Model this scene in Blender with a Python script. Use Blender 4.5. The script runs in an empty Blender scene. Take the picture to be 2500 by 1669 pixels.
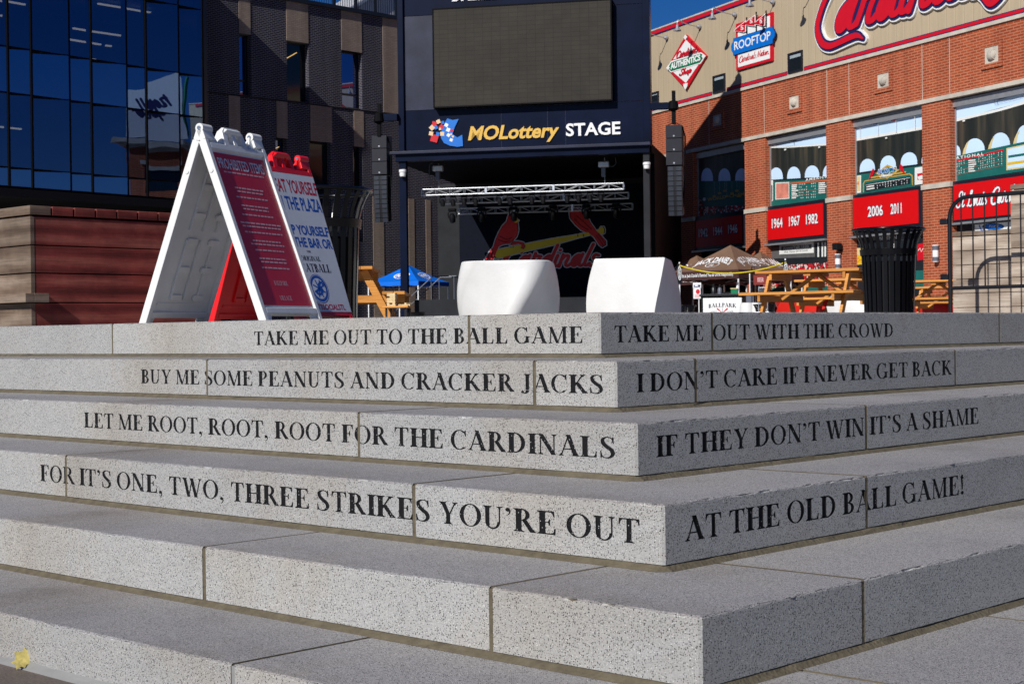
import bpy, math, random
import numpy as np
from mathutils import Vector, Matrix
from mathutils.geometry import delaunay_2d_cdt
random.seed(7)
R = math.radians
sc = bpy.context.scene
col = sc.collection

# ---------------------------------------------------------------- camera, sky, sun
EYE = Vector((0, 0, -0.068))
FPX, CX, CY = 3884.0, 1250.0, 834.5          # focal length and centre in pixels of the 2500 px photograph
CAMROT = Matrix.Rotation(R(90 - 0.296), 3, 'X') @ Matrix.Rotation(R(-0.72), 3, 'Z')
cam = bpy.data.cameras.new('camera')
cam.sensor_width = 36.0
cam.lens = 36.0 * FPX / 2500
cam.clip_start = 0.05
cam.clip_end = 3000
cam.dof.use_dof = True
cam.dof.focus_distance = 4.6
cam.dof.aperture_fstop = 30
camo = bpy.data.objects.new('camera', cam)
col.objects.link(camo)
camo.matrix_world = Matrix.Translation(EYE) @ CAMROT.to_4x4()
sc.camera = camo

SUN_AZ, SUN_EL = 33.5, 34.0                   # light travels towards azimuth SUN_AZ (right of +Y), falling
w = bpy.data.worlds.new('World')
sc.world = w
w.use_nodes = True
nt = w.node_tree
bg = nt.nodes['Background']
sky = nt.nodes.new('ShaderNodeTexSky')
sky.sky_type = 'NISHITA'
sky.sun_disc = False
sky.sun_elevation = R(SUN_EL)
sky.sun_rotation = R(SUN_AZ + 180)
sky.altitude = 300
sky.air_density = 0.75
sky.dust_density = 0.1
sky.ozone_density = 4.0
hsv = nt.nodes.new('ShaderNodeHueSaturation')      # the deep, polarised blue of the photograph's sky
hsv.inputs['Saturation'].default_value = 1.36
hsv.inputs['Value'].default_value = 1.08
hsv.inputs['Hue'].default_value = 0.515
nt.links.new(sky.outputs[0], hsv.inputs['Color'])
nt.links.new(hsv.outputs[0], bg.inputs[0])
bg.inputs[1].default_value = 0.05
sl = bpy.data.lights.new('sun', 'SUN')
sl.energy = 4.9
sl.angle = R(0.5)
sl.color = (1.0, 0.975, 0.93)
slo = bpy.data.objects.new('sun', sl)
col.objects.link(slo)
ldir = Vector((math.sin(R(SUN_AZ)) * math.cos(R(SUN_EL)), math.cos(R(SUN_AZ)) * math.cos(R(SUN_EL)), -math.sin(R(SUN_EL))))
slo.rotation_euler = ldir.to_track_quat('-Z', 'Y').to_euler()
slo.location = (-30, -40, 40)
sc.view_settings.view_transform = 'Standard'
sc.view_settings.look = 'None'
sc.view_settings.gamma = 1.0
sc.view_settings.exposure = 0.0
sc.cycles.max_bounces = 6
sc.cycles.transparent_max_bounces = 8
sc.cycles.sample_clamp_indirect = 6.0

def ray(px, py):
    return CAMROT @ Vector(((px - CX) / FPX, -(py - CY) / FPX, -1.0))
def at(px, py, Y):
    d = ray(px, py)
    return EYE + d * (Y / d.y)
def ground(px, Y, z=0.0):
    d = ray(px, 815.0)
    p = EYE + d * (Y / d.y)
    return Vector((p.x, p.y, z))

# ---------------------------------------------------------------- materials
MATS = {}
def s2l(c):
    return tuple(((x / 255) / 12.92 if x / 255 <= 0.04045 else ((x / 255 + 0.055) / 1.055) ** 2.4) for x in c) + (1.0,)
class NT:
    def __init__(s, name):
        s.m = bpy.data.materials.new(name)
        s.m.use_nodes = True
        s.t = s.m.node_tree
        s.b = s.t.nodes['Principled BSDF']
    def n(s, typ, **kw):
        nd = s.t.nodes.new(typ)
        for k, v in kw.items():
            if k.startswith('i_'):
                nd.inputs[k[2:].replace('_', ' ')].default_value = v
            elif k.startswith('n_'):
                nd.inputs[int(k[2:])].default_value = v
            else:
                setattr(nd, k, v)
        return nd
    def l(s, a, b):
        s.t.links.new(a, b)
    def ramp(s, fac, stops):
        r = s.n('ShaderNodeValToRGB')
        e = r.color_ramp.elements
        while len(e) < len(stops):
            e.new(0.5)
        for k, (p, c) in enumerate(stops):
            e[k].position = p
            e[k].color = c if len(c) == 4 else tuple(c) + (1,)
        s.l(fac, r.inputs[0])
        return r.outputs[0]
    def mix(s, fac, a, b, mode='MIX'):
        m = s.n('ShaderNodeMix', data_type='RGBA', blend_type=mode)
        for inp, v in ((m.inputs[0], fac), (m.inputs[6], a), (m.inputs[7], b)):
            if hasattr(v, 'is_output'):
                s.l(v, inp)
            else:
                inp.default_value = v
        return m.outputs[2]
def mat(name, c, rough=0.55, metal=0.0, spec=0.35, var=0.12, scale=6.0, bump=0.0, bscale=60.0, lin=False, coat=0.0):
    if name in MATS:
        return MATS[name]
    t = NT(name)
    c = (tuple(c) + (1.0,)) if lin else s2l(c)
    t.b.inputs['Roughness'].default_value = rough
    t.b.inputs['Metallic'].default_value = metal
    t.b.inputs['Specular IOR Level'].default_value = spec
    t.b.inputs['Coat Weight'].default_value = coat
    tc = t.n('ShaderNodeTexCoord')
    if var > 0:
        nz = t.n('ShaderNodeTexNoise', i_Scale=scale, i_Detail=5.0, i_Roughness=0.6)
        t.l(tc.outputs['Object'], nz.inputs['Vector'])
        lo = tuple(x * (1 - var) for x in c[:3]) + (1,)
        hi = tuple(min(1, x * (1 + var)) for x in c[:3]) + (1,)
        t.l(t.ramp(nz.outputs['Fac'], [(0.3, lo), (0.7, hi)]), t.b.inputs['Base Color'])
    else:
        t.b.inputs['Base Color'].default_value = c
    if bump > 0:
        nb = t.n('ShaderNodeTexNoise', i_Scale=bscale, i_Detail=4.0)
        t.l(tc.outputs['Object'], nb.inputs['Vector'])
        bp = t.n('ShaderNodeBump', i_Strength=bump, i_Distance=0.01)
        t.l(nb.outputs['Fac'], bp.inputs['Height'])
        t.l(bp.outputs[0], t.b.inputs['Normal'])
    MATS[name] = t.m
    return t.m
def emit(name, c, st):
    t = NT(name)
    t.b.inputs['Base Color'].default_value = s2l(c)
    t.b.inputs['Emission Color'].default_value = s2l(c)
    t.b.inputs['Emission Strength'].default_value = st
    MATS[name] = t.m
    return t.m

def stone(name, base, dark, warm, dens, mott=0.86):
    t = NT(name)
    tc = t.n('ShaderNodeTexCoord')
    o = tc.outputs['Object']
    n1 = t.n('ShaderNodeTexNoise', i_Scale=2.2, i_Detail=6.0, i_Roughness=0.62)
    t.l(o, n1.inputs['Vector'])
    c0 = t.ramp(n1.outputs['Fac'], [(0.25, tuple(x * mott for x in base)), (0.5, base), (0.75, warm)])
    n2 = t.n('ShaderNodeTexNoise', i_Scale=300.0, i_Detail=2.0)
    t.l(o, n2.inputs['Vector'])
    g = t.ramp(n2.outputs['Fac'], [(0.3, (0.80, 0.80, 0.81)), (0.7, (1.08, 1.08, 1.07))])
    c1 = t.mix(1.0, c0, g, 'MULTIPLY')
    # two sizes of dark and pale mineral flecks
    prev = c1
    for sc_, th, keep, cc in ((260.0, 0.40, dens, dark), (420.0, 0.42, dens * 0.9, tuple(x * 1.5 for x in dark)), (330.0, 0.30, 0.10, (0.78, 0.78, 0.76))):
        v = t.n('ShaderNodeTexVoronoi', i_Scale=sc_, i_Randomness=1.0)
        t.l(o, v.inputs['Vector'])
        sep = t.n('ShaderNodeSeparateColor')
        t.l(v.outputs['Color'], sep.inputs[0])
        lt = t.n('ShaderNodeMath', operation='LESS_THAN', n_1=keep)
        t.l(sep.outputs[0], lt.inputs[0])
        d = t.n('ShaderNodeMath', operation='LESS_THAN', n_1=th)
        t.l(v.outputs['Distance'], d.inputs[0])
        mu = t.n('ShaderNodeMath', operation='MULTIPLY')
        t.l(lt.outputs[0], mu.inputs[0])
        t.l(d.outputs[0], mu.inputs[1])
        prev = t.mix(mu.outputs[0], prev, tuple(cc) + (1,))
    # scattered water and rust stains
    n3 = t.n('ShaderNodeTexNoise', i_Scale=0.9, i_Detail=8.0, i_Roughness=0.7, i_Distortion=0.6)
    mp = t.n('ShaderNodeMapping')
    mp.inputs['Location'].default_value = (3.1, 7.7, 1.3)
    t.l(o, mp.inputs[0])
    t.l(mp.outputs[0], n3.inputs['Vector'])
    st = t.ramp(n3.outputs['Fac'], [(0.50, (1, 1, 1)), (0.63, (0.91, 0.87, 0.82)), (0.78, (0.83, 0.78, 0.72))])
    prev = t.mix(1.0, prev, st, 'MULTIPLY')
    oi = t.n('ShaderNodeObjectInfo')                       # every block its own tone
    tone = t.ramp(oi.outputs['Random'], [(0.0, (0.91, 0.905, 0.90)), (0.5, (1.0, 0.995, 0.985)), (1.0, (1.05, 1.04, 1.02))])
    prev = t.mix(1.0, prev, tone, 'MULTIPLY')
    t.l(prev, t.b.inputs['Base Color'])
    t.b.inputs['Roughness'].default_value = 0.75
    t.b.inputs['Specular IOR Level'].default_value = 0.25
    nb = t.n('ShaderNodeTexNoise', i_Scale=170.0, i_Detail=6.0, i_Roughness=0.7)
    t.l(o, nb.inputs['Vector'])
    bp = t.n('ShaderNodeBump', i_Strength=0.8, i_Distance=0.0025)
    t.l(nb.outputs['Fac'], bp.inputs['Height'])
    t.l(bp.outputs[0], t.b.inputs['Normal'])
    MATS[name] = t.m
    return t.m

def brick(name, c1, c2, mortar, bw=0.26, bh=0.085, msize=0.012, bump=0.25):
    t = NT(name)
    tc = t.n('ShaderNodeTexCoord')
    sp = t.n('ShaderNodeSeparateXYZ')
    t.l(tc.outputs['Object'], sp.inputs[0])
    ad = t.n('ShaderNodeMath', operation='ADD')
    t.l(sp.outputs[0], ad.inputs[0])
    t.l(sp.outputs[1], ad.inputs[1])
    cb = t.n('ShaderNodeCombineXYZ')
    t.l(ad.outputs[0], cb.inputs[0])
    t.l(sp.outputs[2], cb.inputs[1])
    b = t.n('ShaderNodeTexBrick', offset=0.5, squash=1.0)
    for k, v in (('Color1', c1), ('Color2', c2), ('Mortar', mortar)):
        b.inputs[k].default_value = tuple(v) + (1,)
    for k, v in (('Scale', 1.0), ('Mortar Size', msize), ('Mortar Smooth', 0.15), ('Bias', 0.0), ('Brick Width', bw), ('Row Height', bh)):
        b.inputs[k].default_value = v
    t.l(cb.outputs[0], b.inputs['Vector'])
    nz = t.n('ShaderNodeTexNoise', i_Scale=0.5, i_Detail=8.0, i_Roughness=0.65)
    t.l(tc.outputs['Object'], nz.inputs['Vector'])
    g = t.ramp(nz.outputs['Fac'], [(0.3, (0.86, 0.84, 0.84)), (0.7, (1.07, 1.07, 1.05))])
    mp = t.n('ShaderNodeMapping')                          # rain streaks
    mp.inputs['Scale'].default_value = (1.8, 1.8, 0.10)
    t.l(tc.outputs['Object'], mp.inputs[0])
    ns = t.n('ShaderNodeTexNoise', i_Scale=1.4, i_Detail=5.0)
    t.l(mp.outputs[0], ns.inputs['Vector'])
    g2 = t.ramp(ns.outputs['Fac'], [(0.35, (0.84, 0.83, 0.83)), (0.6, (1.03, 1.03, 1.03))])
    t.l(t.mix(1.0, t.mix(1.0, b.outputs['Color'], g, 'MULTIPLY'), g2, 'MULTIPLY'), t.b.inputs['Base Color'])
    t.b.inputs['Roughness'].default_value = 0.85
    t.b.inputs['Specular IOR Level'].default_value = 0.2
    bp = t.n('ShaderNodeBump', i_Strength=bump, i_Distance=0.01, invert=True)
    t.l(b.outputs['Fac'], bp.inputs['Height'])
    t.l(bp.outputs[0], t.b.inputs['Normal'])
    MATS[name] = t.m
    return t.m

def wood(name, ca, cb_, cc, stretch=(0.55, 0.55, 3.0), rough=0.7, stain=0.0):
    t = NT(name)
    tc = t.n('ShaderNodeTexCoord')
    mp = t.n('ShaderNodeMapping')
    mp.inputs['Scale'].default_value = stretch
    t.l(tc.outputs['Object'], mp.inputs[0])
    n1 = t.n('ShaderNodeTexNoise', i_Scale=1.6, i_Detail=7.0, i_Roughness=0.65, i_Distortion=1.2)
    t.l(mp.outputs[0], n1.inputs['Vector'])
    wv = t.n('ShaderNodeTexWave', wave_type='RINGS', i_Scale=0.9, i_Distortion=4.0, i_Detail=3.0)
    t.l(mp.outputs[0], wv.inputs['Vector'])
    f = t.n('ShaderNodeMath', operation='ADD')
    h = t.n('ShaderNodeMath', operation='MULTIPLY', n_1=0.30)
    t.l(wv.outputs['Fac'], h.inputs[0])
    t.l(n1.outputs['Fac'], f.inputs[0])
    t.l(h.outputs[0], f.inputs[1])
    c = t.ramp(f.outputs[0], [(0.35, ca), (0.62, cb_), (0.9, cc)])
    if stain:
        n2 = t.n('ShaderNodeTexNoise', i_Scale=2.3, i_Detail=6.0, i_Roughness=0.7)
        t.l(tc.outputs['Object'], n2.inputs['Vector'])
        s_ = t.ramp(n2.outputs['Fac'], [(0.35, (1 - stain,) * 3), (0.6, (1, 1, 1))])
        c = t.mix(1.0, c, s_, 'MULTIPLY')
    mp2 = t.n('ShaderNodeMapping')
    mp2.inputs['Scale'].default_value = (2.0, 2.0, 70.0)
    t.l(tc.outputs['Object'], mp2.inputs[0])
    n3 = t.n('ShaderNodeTexNoise', i_Scale=1.5, i_Detail=4.0, i_Distortion=0.5)
    t.l(mp2.outputs[0], n3.inputs['Vector'])
    c = t.mix(1.0, c, t.ramp(n3.outputs['Fac'], [(0.32, (0.70, 0.69, 0.68)), (0.5, (0.97, 0.97, 0.97)), (0.7, (1.08, 1.08, 1.07))]), 'MULTIPLY')
    oi = t.n('ShaderNodeObjectInfo')                       # every board its own tone
    c = t.mix(1.0, c, t.ramp(oi.outputs['Random'], [(0.0, (0.78, 0.76, 0.74)), (0.5, (1, 1, 1)), (1.0, (1.16, 1.15, 1.14))]), 'MULTIPLY')
    t.l(c, t.b.inputs['Base Color'])
    t.b.inputs['Roughness'].default_value = rough
    t.b.inputs['Specular IOR Level'].default_value = 0.3
    bp = t.n('ShaderNodeBump', i_Strength=0.25, i_Distance=0.004)
    t.l(f.outputs[0], bp.inputs['Height'])
    t.l(bp.outputs[0], t.b.inputs['Normal'])
    MATS[name] = t.m
    return t.m

# ---------------------------------------------------------------- mesh builder
class MB:
    def __init__(s):
        s.v, s.f, s.m = [], [], []
    def add(s, vs, fs, mi=0, xf=None):
        k = len(s.v)
        for p in vs:
            p = Vector(p)
            s.v.append(xf @ p if xf is not None else p)
        for f in fs:
            s.f.append(tuple(i + k for i in f))
            s.m.append(mi)
        return s
    def box(s, x0, x1, y0, y1, z0, z1, mi=0, xf=None):
        return s.add([(x0, y0, z0), (x1, y0, z0), (x1, y1, z0), (x0, y1, z0), (x0, y0, z1), (x1, y0, z1), (x1, y1, z1), (x0, y1, z1)],
                     [(0, 3, 2, 1), (4, 5, 6, 7), (0, 1, 5, 4), (1, 2, 6, 5), (2, 3, 7, 6), (3, 0, 4, 7)], mi, xf)
    def cbox(s, c, d, mi=0, xf=None):
        return s.box(c[0] - d[0] / 2, c[0] + d[0] / 2, c[1] - d[1] / 2, c[1] + d[1] / 2, c[2] - d[2] / 2, c[2] + d[2] / 2, mi, xf)
    def prism(s, pts, y0, y1, mi=0, xf=None):
        # pts in the (x, z) plane, swept from y0 (front) to y1 (back)
        if area(pts) < 0:
            pts = pts[::-1]
        n = len(pts)
        vs = [(p[0], y0, p[1]) for p in pts] + [(p[0], y1, p[1]) for p in pts]
        fs = [tuple(range(n)), tuple(range(2 * n - 1, n - 1, -1))]
        fs += [(i, i + n, (i + 1) % n + n, (i + 1) % n) for i in range(n)]
        return s.add(vs, fs, mi, xf)
    def sheet(s, shp, y, mi=0, xf=None):
        return s.add([(p[0], y, p[1]) for p in shp[0]], shp[1], mi, xf)
    def solid(s, shp, y0, y1, mi=0, xf=None):
        vs, fs = shp
        n = len(vs)
        edges = {}
        for f in fs:
            for a, b in zip(f, f[1:] + f[:1]):
                edges[(a, b)] = 1
        side = [(a, a + n, b + n, b) for (a, b) in edges if (b, a) not in edges]
        return s.add([(p[0], y0, p[1]) for p in vs] + [(p[0], y1, p[1]) for p in vs], list(fs) + side, mi, xf)
    def tube(s, pts, r, n=8, closed=False, mi=0, xf=None, cap=True):
        pts = [Vector(p) for p in pts]
        rs = r if isinstance(r, (list, tuple)) else [r] * len(pts)
        k = len(pts)
        rings = []
        up = None
        for i, p in enumerate(pts):
            a = pts[i - 1] if (i > 0 or closed) else pts[i]
            b = pts[(i + 1) % k] if (i < k - 1 or closed) else pts[i]
            d = (b - a).normalized()
            if up is None:
                up = Vector((0, 0, 1)) if abs(d.z) < 0.9 else Vector((1, 0, 0))
            x = d.cross(up)
            if x.length < 1e-6:
                x = d.cross(Vector((0, 1, 0)))
            x.normalize()
            up = x.cross(d).normalized()
            rings.append([p + (x * math.cos(2 * math.pi * j / n) + up * math.sin(2 * math.pi * j / n)) * rs[i] for j in range(n)])
        vs = [q for g in rings for q in g]
        fs = []
        for i in range(k if closed else k - 1):
            a, b = i * n, ((i + 1) % k) * n
            for j in range(n):
                fs.append((a + j, a + (j + 1) % n, b + (j + 1) % n, b + j))
        if cap and not closed:
            fs.append(tuple(range(n - 1, -1, -1)))
            fs.append(tuple(range((k - 1) * n, k * n)))
        return s.add(vs, fs, mi, xf)
    def lathe(s, prof, n=24, c=(0, 0, 0), mi=0, xf=None, a0=0.0, a1=2 * math.pi):
        full = abs(a1 - a0 - 2 * math.pi) < 1e-6
        m = n if full else n + 1
        vs = []
        for (r, z) in prof:
            for j in range(m):
                a = a0 + (a1 - a0) * j / n
                vs.append((c[0] + r * math.cos(a), c[1] + r * math.sin(a), c[2] + z))
        fs = []
        for i in range(len(prof) - 1):
            for j in range(n):
                j2 = (j + 1) % m
                fs.append((i * m + j, i * m + j2, (i + 1) * m + j2, (i + 1) * m + j))
        return s.add(vs, fs, mi, xf)
    def bar(s, a, b, wd, ht, mi=0, xf=None, up=(0, 0, 1)):
        a, b = Vector(a), Vector(b)
        d = (b - a).normalized()
        x = d.cross(Vector(up))
        if x.length < 1e-5:
            x = Vector((1, 0, 0))
        x.normalize()
        u = x.cross(d).normalized()
        vs = []
        for p in (a, b):
            for sx, su in ((-1, -1), (1, -1), (1, 1), (-1, 1)):
                vs.append(p + x * (sx * wd / 2) + u * (su * ht / 2))
        return s.add(vs, [(0, 1, 2, 3)[::-1], (4, 5, 6, 7), (0, 1, 5, 4), (1, 2, 6, 5), (2, 3, 7, 6), (3, 0, 4, 7)], mi, xf)
def area(p):
    return 0.5 * sum(p[i][0] * p[(i + 1) % len(p)][1] - p[(i + 1) % len(p)][0] * p[i][1] for i in range(len(p)))

def obj(name, mb, mats, parent=None, smooth=None, label=None, bevel=0.0):
    me = bpy.data.meshes.new(name)
    me.from_pydata([tuple(p) for p in mb.v], [], mb.f)
    if not isinstance(mats, (list, tuple)):
        mats = [mats]
    for m in mats:
        me.materials.append(MATS[m] if isinstance(m, str) else m)
    if len(mats) > 1:
        me.polygons.foreach_set('material_index', mb.m)
    me.update()
    if smooth:
        me.polygons.foreach_set('use_smooth', [True] * len(me.polygons))
        me.set_sharp_from_angle(angle=R(smooth))
    o = bpy.data.objects.new(name, me)
    col.objects.link(o)
    if parent is not None:
        o.parent = parent
    if label:
        o['label'] = label
    if bevel:
        b = o.modifiers.new('bevel', 'BEVEL')
        b.width = bevel
        b.segments = 2
        b.limit_method = 'ANGLE'
        b.angle_limit = R(50)
    return o
def tag(o, label=None, cat=None, group=None, kind=None):
    for k, v in (('label', label), ('category', cat), ('group', group), ('kind', kind)):
        if v:
            o[k] = v
    return o
def thing(name, label, cat, loc=(0, 0, 0), rz=0.0, group=None, mtx=None):
    o = bpy.data.objects.new(name, None)
    o.empty_display_size = 0.2
    col.objects.link(o)
    if mtx is not None:
        o.matrix_world = mtx
    else:
        o.location = loc
        o.rotation_euler = (0, 0, rz)
    return tag(o, label, cat, group)
def dup(root, loc, rz, label=None, scale=None):
    def cp(o, par):
        c = o.copy()
        col.objects.link(c)
        if par is not None:
            c.parent = par
        for ch in [x for x in o.children]:
            cp(ch, c)
        return c
    r = cp(root, None)
    r.location = loc
    r.rotation_euler = (0, 0, rz)
    if scale:
        r.scale = scale
    if label:
        r['label'] = label
    return r

class Frame:
    """a vertical plane: local x to the right along it, y into it, z up"""
    def __init__(s, origin, ang):
        # ang: azimuth of the local x axis, degrees from +X towards +Y
        s.o = Vector(origin)
        s.u = Vector((math.cos(R(ang)), math.sin(R(ang)), 0))
        s.d = Vector((-math.sin(R(ang)), math.cos(R(ang)), 0))
        s.m = Matrix.Translation(s.o) @ Matrix.Rotation(R(ang), 4, 'Z')
    def px(s, x, y, v=0.0):
        dr = ray(x, y)
        o = s.o + s.d * v
        k = (o - EYE).dot(s.d) / dr.dot(s.d)
        p = EYE + dr * k - s.o
        return (p.dot(s.u), p.z)
    def poly(s, pts, v=0.0):
        return [s.px(x, y, v) for x, y in pts]
    def scale(s, x, y, v=0.0):
        a, b = s.px(x, y, v), s.px(x, y + 20, v)
        return (a[1] - b[1]) / 20          # metres per pixel, vertical
    def w(s, u, v, z):
        return s.o + s.u * u + s.d * v + Vector((0, 0, z))

# ---------------------------------------------------------------- 2-D shapes: union, strokes, letters
def union(polys):
    vs, fs = [], []
    for p in polys:
        if abs(area(p)) < 1e-9:
            continue
        if area(p) < 0:
            p = p[::-1]
        fs.append(list(range(len(vs), len(vs) + len(p))))
        vs += [Vector((q[0], q[1])) for q in p]
    r = delaunay_2d_cdt(vs, [], fs, 1, 1e-5)
    return [(q.x, q.y) for q in r[0]], [tuple(f) for f, o in zip(r[2], r[5]) if o]
def poly_shape(p):
    if area(p) < 0:
        p = p[::-1]
    return list(p), [tuple(range(len(p)))]
def cr(pts, n=6):
    P = [np.array(p, float) for p in pts]
    P = [2 * P[0] - P[1]] + P + [2 * P[-1] - P[-2]]
    out = []
    for i in range(1, len(P) - 2):
        for k in range(n):
            t = k / n
            out.append(0.5 * ((2 * P[i]) + (-P[i - 1] + P[i + 1]) * t + (2 * P[i - 1] - 5 * P[i] + 4 * P[i + 1] - P[i + 2]) * t * t + (-P[i - 1] + 3 * P[i] - 3 * P[i + 1] + P[i + 2]) * t ** 3))
    out.append(P[-2])
    return out
def stroke(pts, wd, n=6, rnd=True, smooth=True):
    """polygons of a brush stroke; pts are (x, y) or (x, y, width)"""
    q = [(p[0], p[1], p[2] if len(p) > 2 else wd) for p in pts]
    c = cr(q, n) if smooth and len(q) > 2 else [np.array(p, float) for p in q]
    L, Rr = [], []
    for i in range(len(c)):
        a, b = c[max(0, i - 1)], c[min(len(c) - 1, i + 1)]
        d = b[:2] - a[:2]
        d = d / (np.linalg.norm(d) + 1e-9)
        nn = np.array([-d[1], d[0]]) * c[i][2] / 2
        L.append(tuple(c[i][:2] + nn))
        Rr.append(tuple(c[i][:2] - nn))
    out = []
    for i in range(len(c) - 1):
        out.append([Rr[i], Rr[i + 1], L[i + 1], L[i]])
    if rnd:
        for e in (c[0], c[-1]):
            out.append([(e[0] + e[2] / 2 * math.cos(k * math.pi / 5), e[1] + e[2] / 2 * math.sin(k * math.pi / 5)) for k in range(10)])
    return [p for p in out if abs(area(p)) > 1e-8]
def circ(x, y, rx, ry=None, n=20, a0=0.0, a1=360.0):
    ry = rx if ry is None else ry
    full = abs(a1 - a0 - 360) < 1e-6
    m = n if full else n + 1
    return [(x + rx * math.cos(R(a0 + (a1 - a0) * k / n)), y + ry * math.sin(R(a0 + (a1 - a0) * k / n))) for k in range(m)]
def ring(cx, cy, rx, ry, tx, ty, a0=0.0, a1=360.0, n=28):
    out = []
    for k in range(n):
        q = []
        for a in (a0 + (a1 - a0) * k / n, a0 + (a1 - a0) * (k + 1) / n):
            q.append((math.cos(R(a)), math.sin(R(a))))
        out.append([(cx + rx * q[0][0], cy + ry * q[0][1]), (cx + rx * q[1][0], cy + ry * q[1][1]),
                    (cx + (rx - tx) * q[1][0], cy + (ry - ty) * q[1][1]), (cx + (rx - tx) * q[0][0], cy + (ry - ty) * q[0][1])])
    return out

W_, T_, S_ = 0.215, 0.06, 0.055
def _rect(x0, y0, x1, y1):
    return [(x0, y0), (x1, y0), (x1, y1), (x0, y1)]
def _foot(x0, x1, y, up, o=0.085):
    s = 1 if up else -1
    return [(x0 - o, y), (x1 + o, y), (x1 + o, y + s * 0.028), (x1 + 0.012, y + s * 0.075), (x1, y + s * 0.13), (x0, y + s * 0.13), (x0 - 0.012, y + s * 0.075), (x0 - o, y + s * 0.028)]
def _stem(x, wd=W_, top=True, bot=True, o=0.085):
    r = [_rect(x, 0, x + wd, 1)]
    if bot:
        r.append(_foot(x, x + wd, 0, True, o))
    if top:
        r.append(_foot(x, x + wd, 1, False, o))
    return r
def _dg(x0, y0, x1, y1, wd):
    return [(x0 - wd / 2, y0), (x0 + wd / 2, y0), (x1 + wd / 2, y1), (x1 - wd / 2, y1)]
def _arm(x0, x1, y, d, hgt=0.24):
    # horizontal thin arm ending in a beaked serif; d = -1 hangs down from the top, 1 stands on the bottom
    return [_rect(x0, min(y, y + d * S_), x1, max(y, y + d * S_)), [(x1 - 0.19, y), (x1, y), (x1 + 0.012, y + d * hgt), (x1 - 0.028, y + d * hgt), (x1 - 0.075, y + d * 0.10)]]
def serif_glyph(ch):
    W, T, S = W_, T_, S_
    if ch == 'A':
        return [_dg(0.10, 0, 0.40, 1.0, 0.058), _dg(0.68, 0, 0.38, 1.02, 0.19), _rect(0.20, 0.30, 0.58, 0.30 + S), _foot(0.08, 0.12, 0, True, 0.09), _foot(0.60, 0.76, 0, True, 0.075)], 0.80
    if ch == 'B':
        return _stem(0.09) + ring(0.30, 0.75, 0.27, 0.25, 0.15, S, -90, 90) + ring(0.30, 0.27, 0.32, 0.27, 0.165, S, -90, 90) + [_rect(0.2, 0.96, 0.31, 1), _rect(0.2, 0, 0.31, S), _rect(0.2, 0.50, 0.31, 0.54)], 0.68
    if ch == 'C':
        return ring(0.41, 0.5, 0.40, 0.515, 0.165, 0.045, 48, 312) + [[(0.66, 1.0), (0.70, 1.0), (0.71, 0.68), (0.675, 0.68), (0.62, 0.83), (0.60, 0.86)], [(0.71, 0.20), (0.74, 0.24), (0.62, 0.05), (0.55, 0.06)]], 0.75
    if ch == 'D':
        return _stem(0.09) + ring(0.32, 0.5, 0.46, 0.5, 0.17, S, -90, 90) + [_rect(0.2, 1 - S, 0.33, 1), _rect(0.2, 0, 0.33, S)], 0.83
    if ch == 'E':
        return _stem(0.09) + _arm(0.2, 0.62, 1, -1) + _arm(0.2, 0.66, 0, 1, 0.27) + [_rect(0.2, 0.50, 0.47, 0.54), [(0.44, 0.38), (0.475, 0.38), (0.475, 0.66), (0.44, 0.66), (0.40, 0.55), (0.40, 0.49)]], 0.71
    if ch == 'F':
        return _stem(0.09) + _arm(0.2, 0.60, 1, -1) + [_rect(0.2, 0.49, 0.46, 0.53), [(0.43, 0.36), (0.465, 0.36), (0.465, 0.66), (0.43, 0.66), (0.39, 0.55), (0.39, 0.48)]], 0.63
    if ch == 'G':
        return ring(0.41, 0.5, 0.40, 0.515, 0.165, 0.045, 48, 318) + [[(0.66, 1.0), (0.70, 1.0), (0.71, 0.69), (0.675, 0.69), (0.62, 0.83), (0.60, 0.86)], _rect(0.62, 0.04, 0.78, 0.43), _rect(0.53, 0.40, 0.86, 0.44), [(0.66, 0.05), (0.78, 0.1), (0.6, 0.0), (0.5, 0.02)]], 0.86
    if ch == 'H':
        return _stem(0.09) + _stem(0.58) + [_rect(0.2, 0.49, 0.62, 0.49 + S)], 0.84
    if ch == 'I':
        return _stem(0.09), 0.345
    if ch == 'J':
        return [_rect(0.22, 0.12, 0.385, 1), _foot(0.22, 0.385, 1, False)] + ring(0.16, 0.10, 0.225, 0.20, 0.165, 0.05, -110, 0, 12) + [circ(0.08, 0.0, 0.075)], 0.48
    if ch == 'K':
        return _stem(0.09) + [_dg(0.28, 0.40, 0.62, 1.0, 0.075), _dg(0.72, 0, 0.36, 0.58, 0.20), _foot(0.66, 0.78, 0, True, 0.075), _foot(0.58, 0.66, 1, False, 0.09)], 0.85
    if ch == 'L':
        return _stem(0.09) + _arm(0.2, 0.65, 0, 1, 0.29), 0.70
    if ch == 'M':
        return [_dg(0.14, 0, 0.16, 1, 0.058), _dg(0.16, 1.0, 0.50, 0.0, 0.16), _dg(0.50, 0.0, 0.80, 1.0, 0.06), _rect(0.76, 0, 0.925, 1), _foot(0.115, 0.165, 0, True, 0.08), _foot(0.76, 0.925, 0, True), [(0.03, 1), (0.26, 1), (0.2, 0.94), (0.03, 0.965)], _foot(0.78, 0.925, 1, False)], 1.02
    if ch == 'N':
        return [_rect(0.115, 0, 0.17, 1), _dg(0.15, 1.0, 0.68, 0.0, 0.20), _rect(0.665, 0, 0.72, 1), _foot(0.115, 0.17, 0, True, 0.08), [(0.0, 1), (0.24, 1), (0.2, 0.93), (0.0, 0.965)], _foot(0.665, 0.72, 1, False, 0.085)], 0.83
    if ch == 'O':
        return ring(0.43, 0.5, 0.42, 0.515, 0.165, 0.042), 0.86
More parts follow.
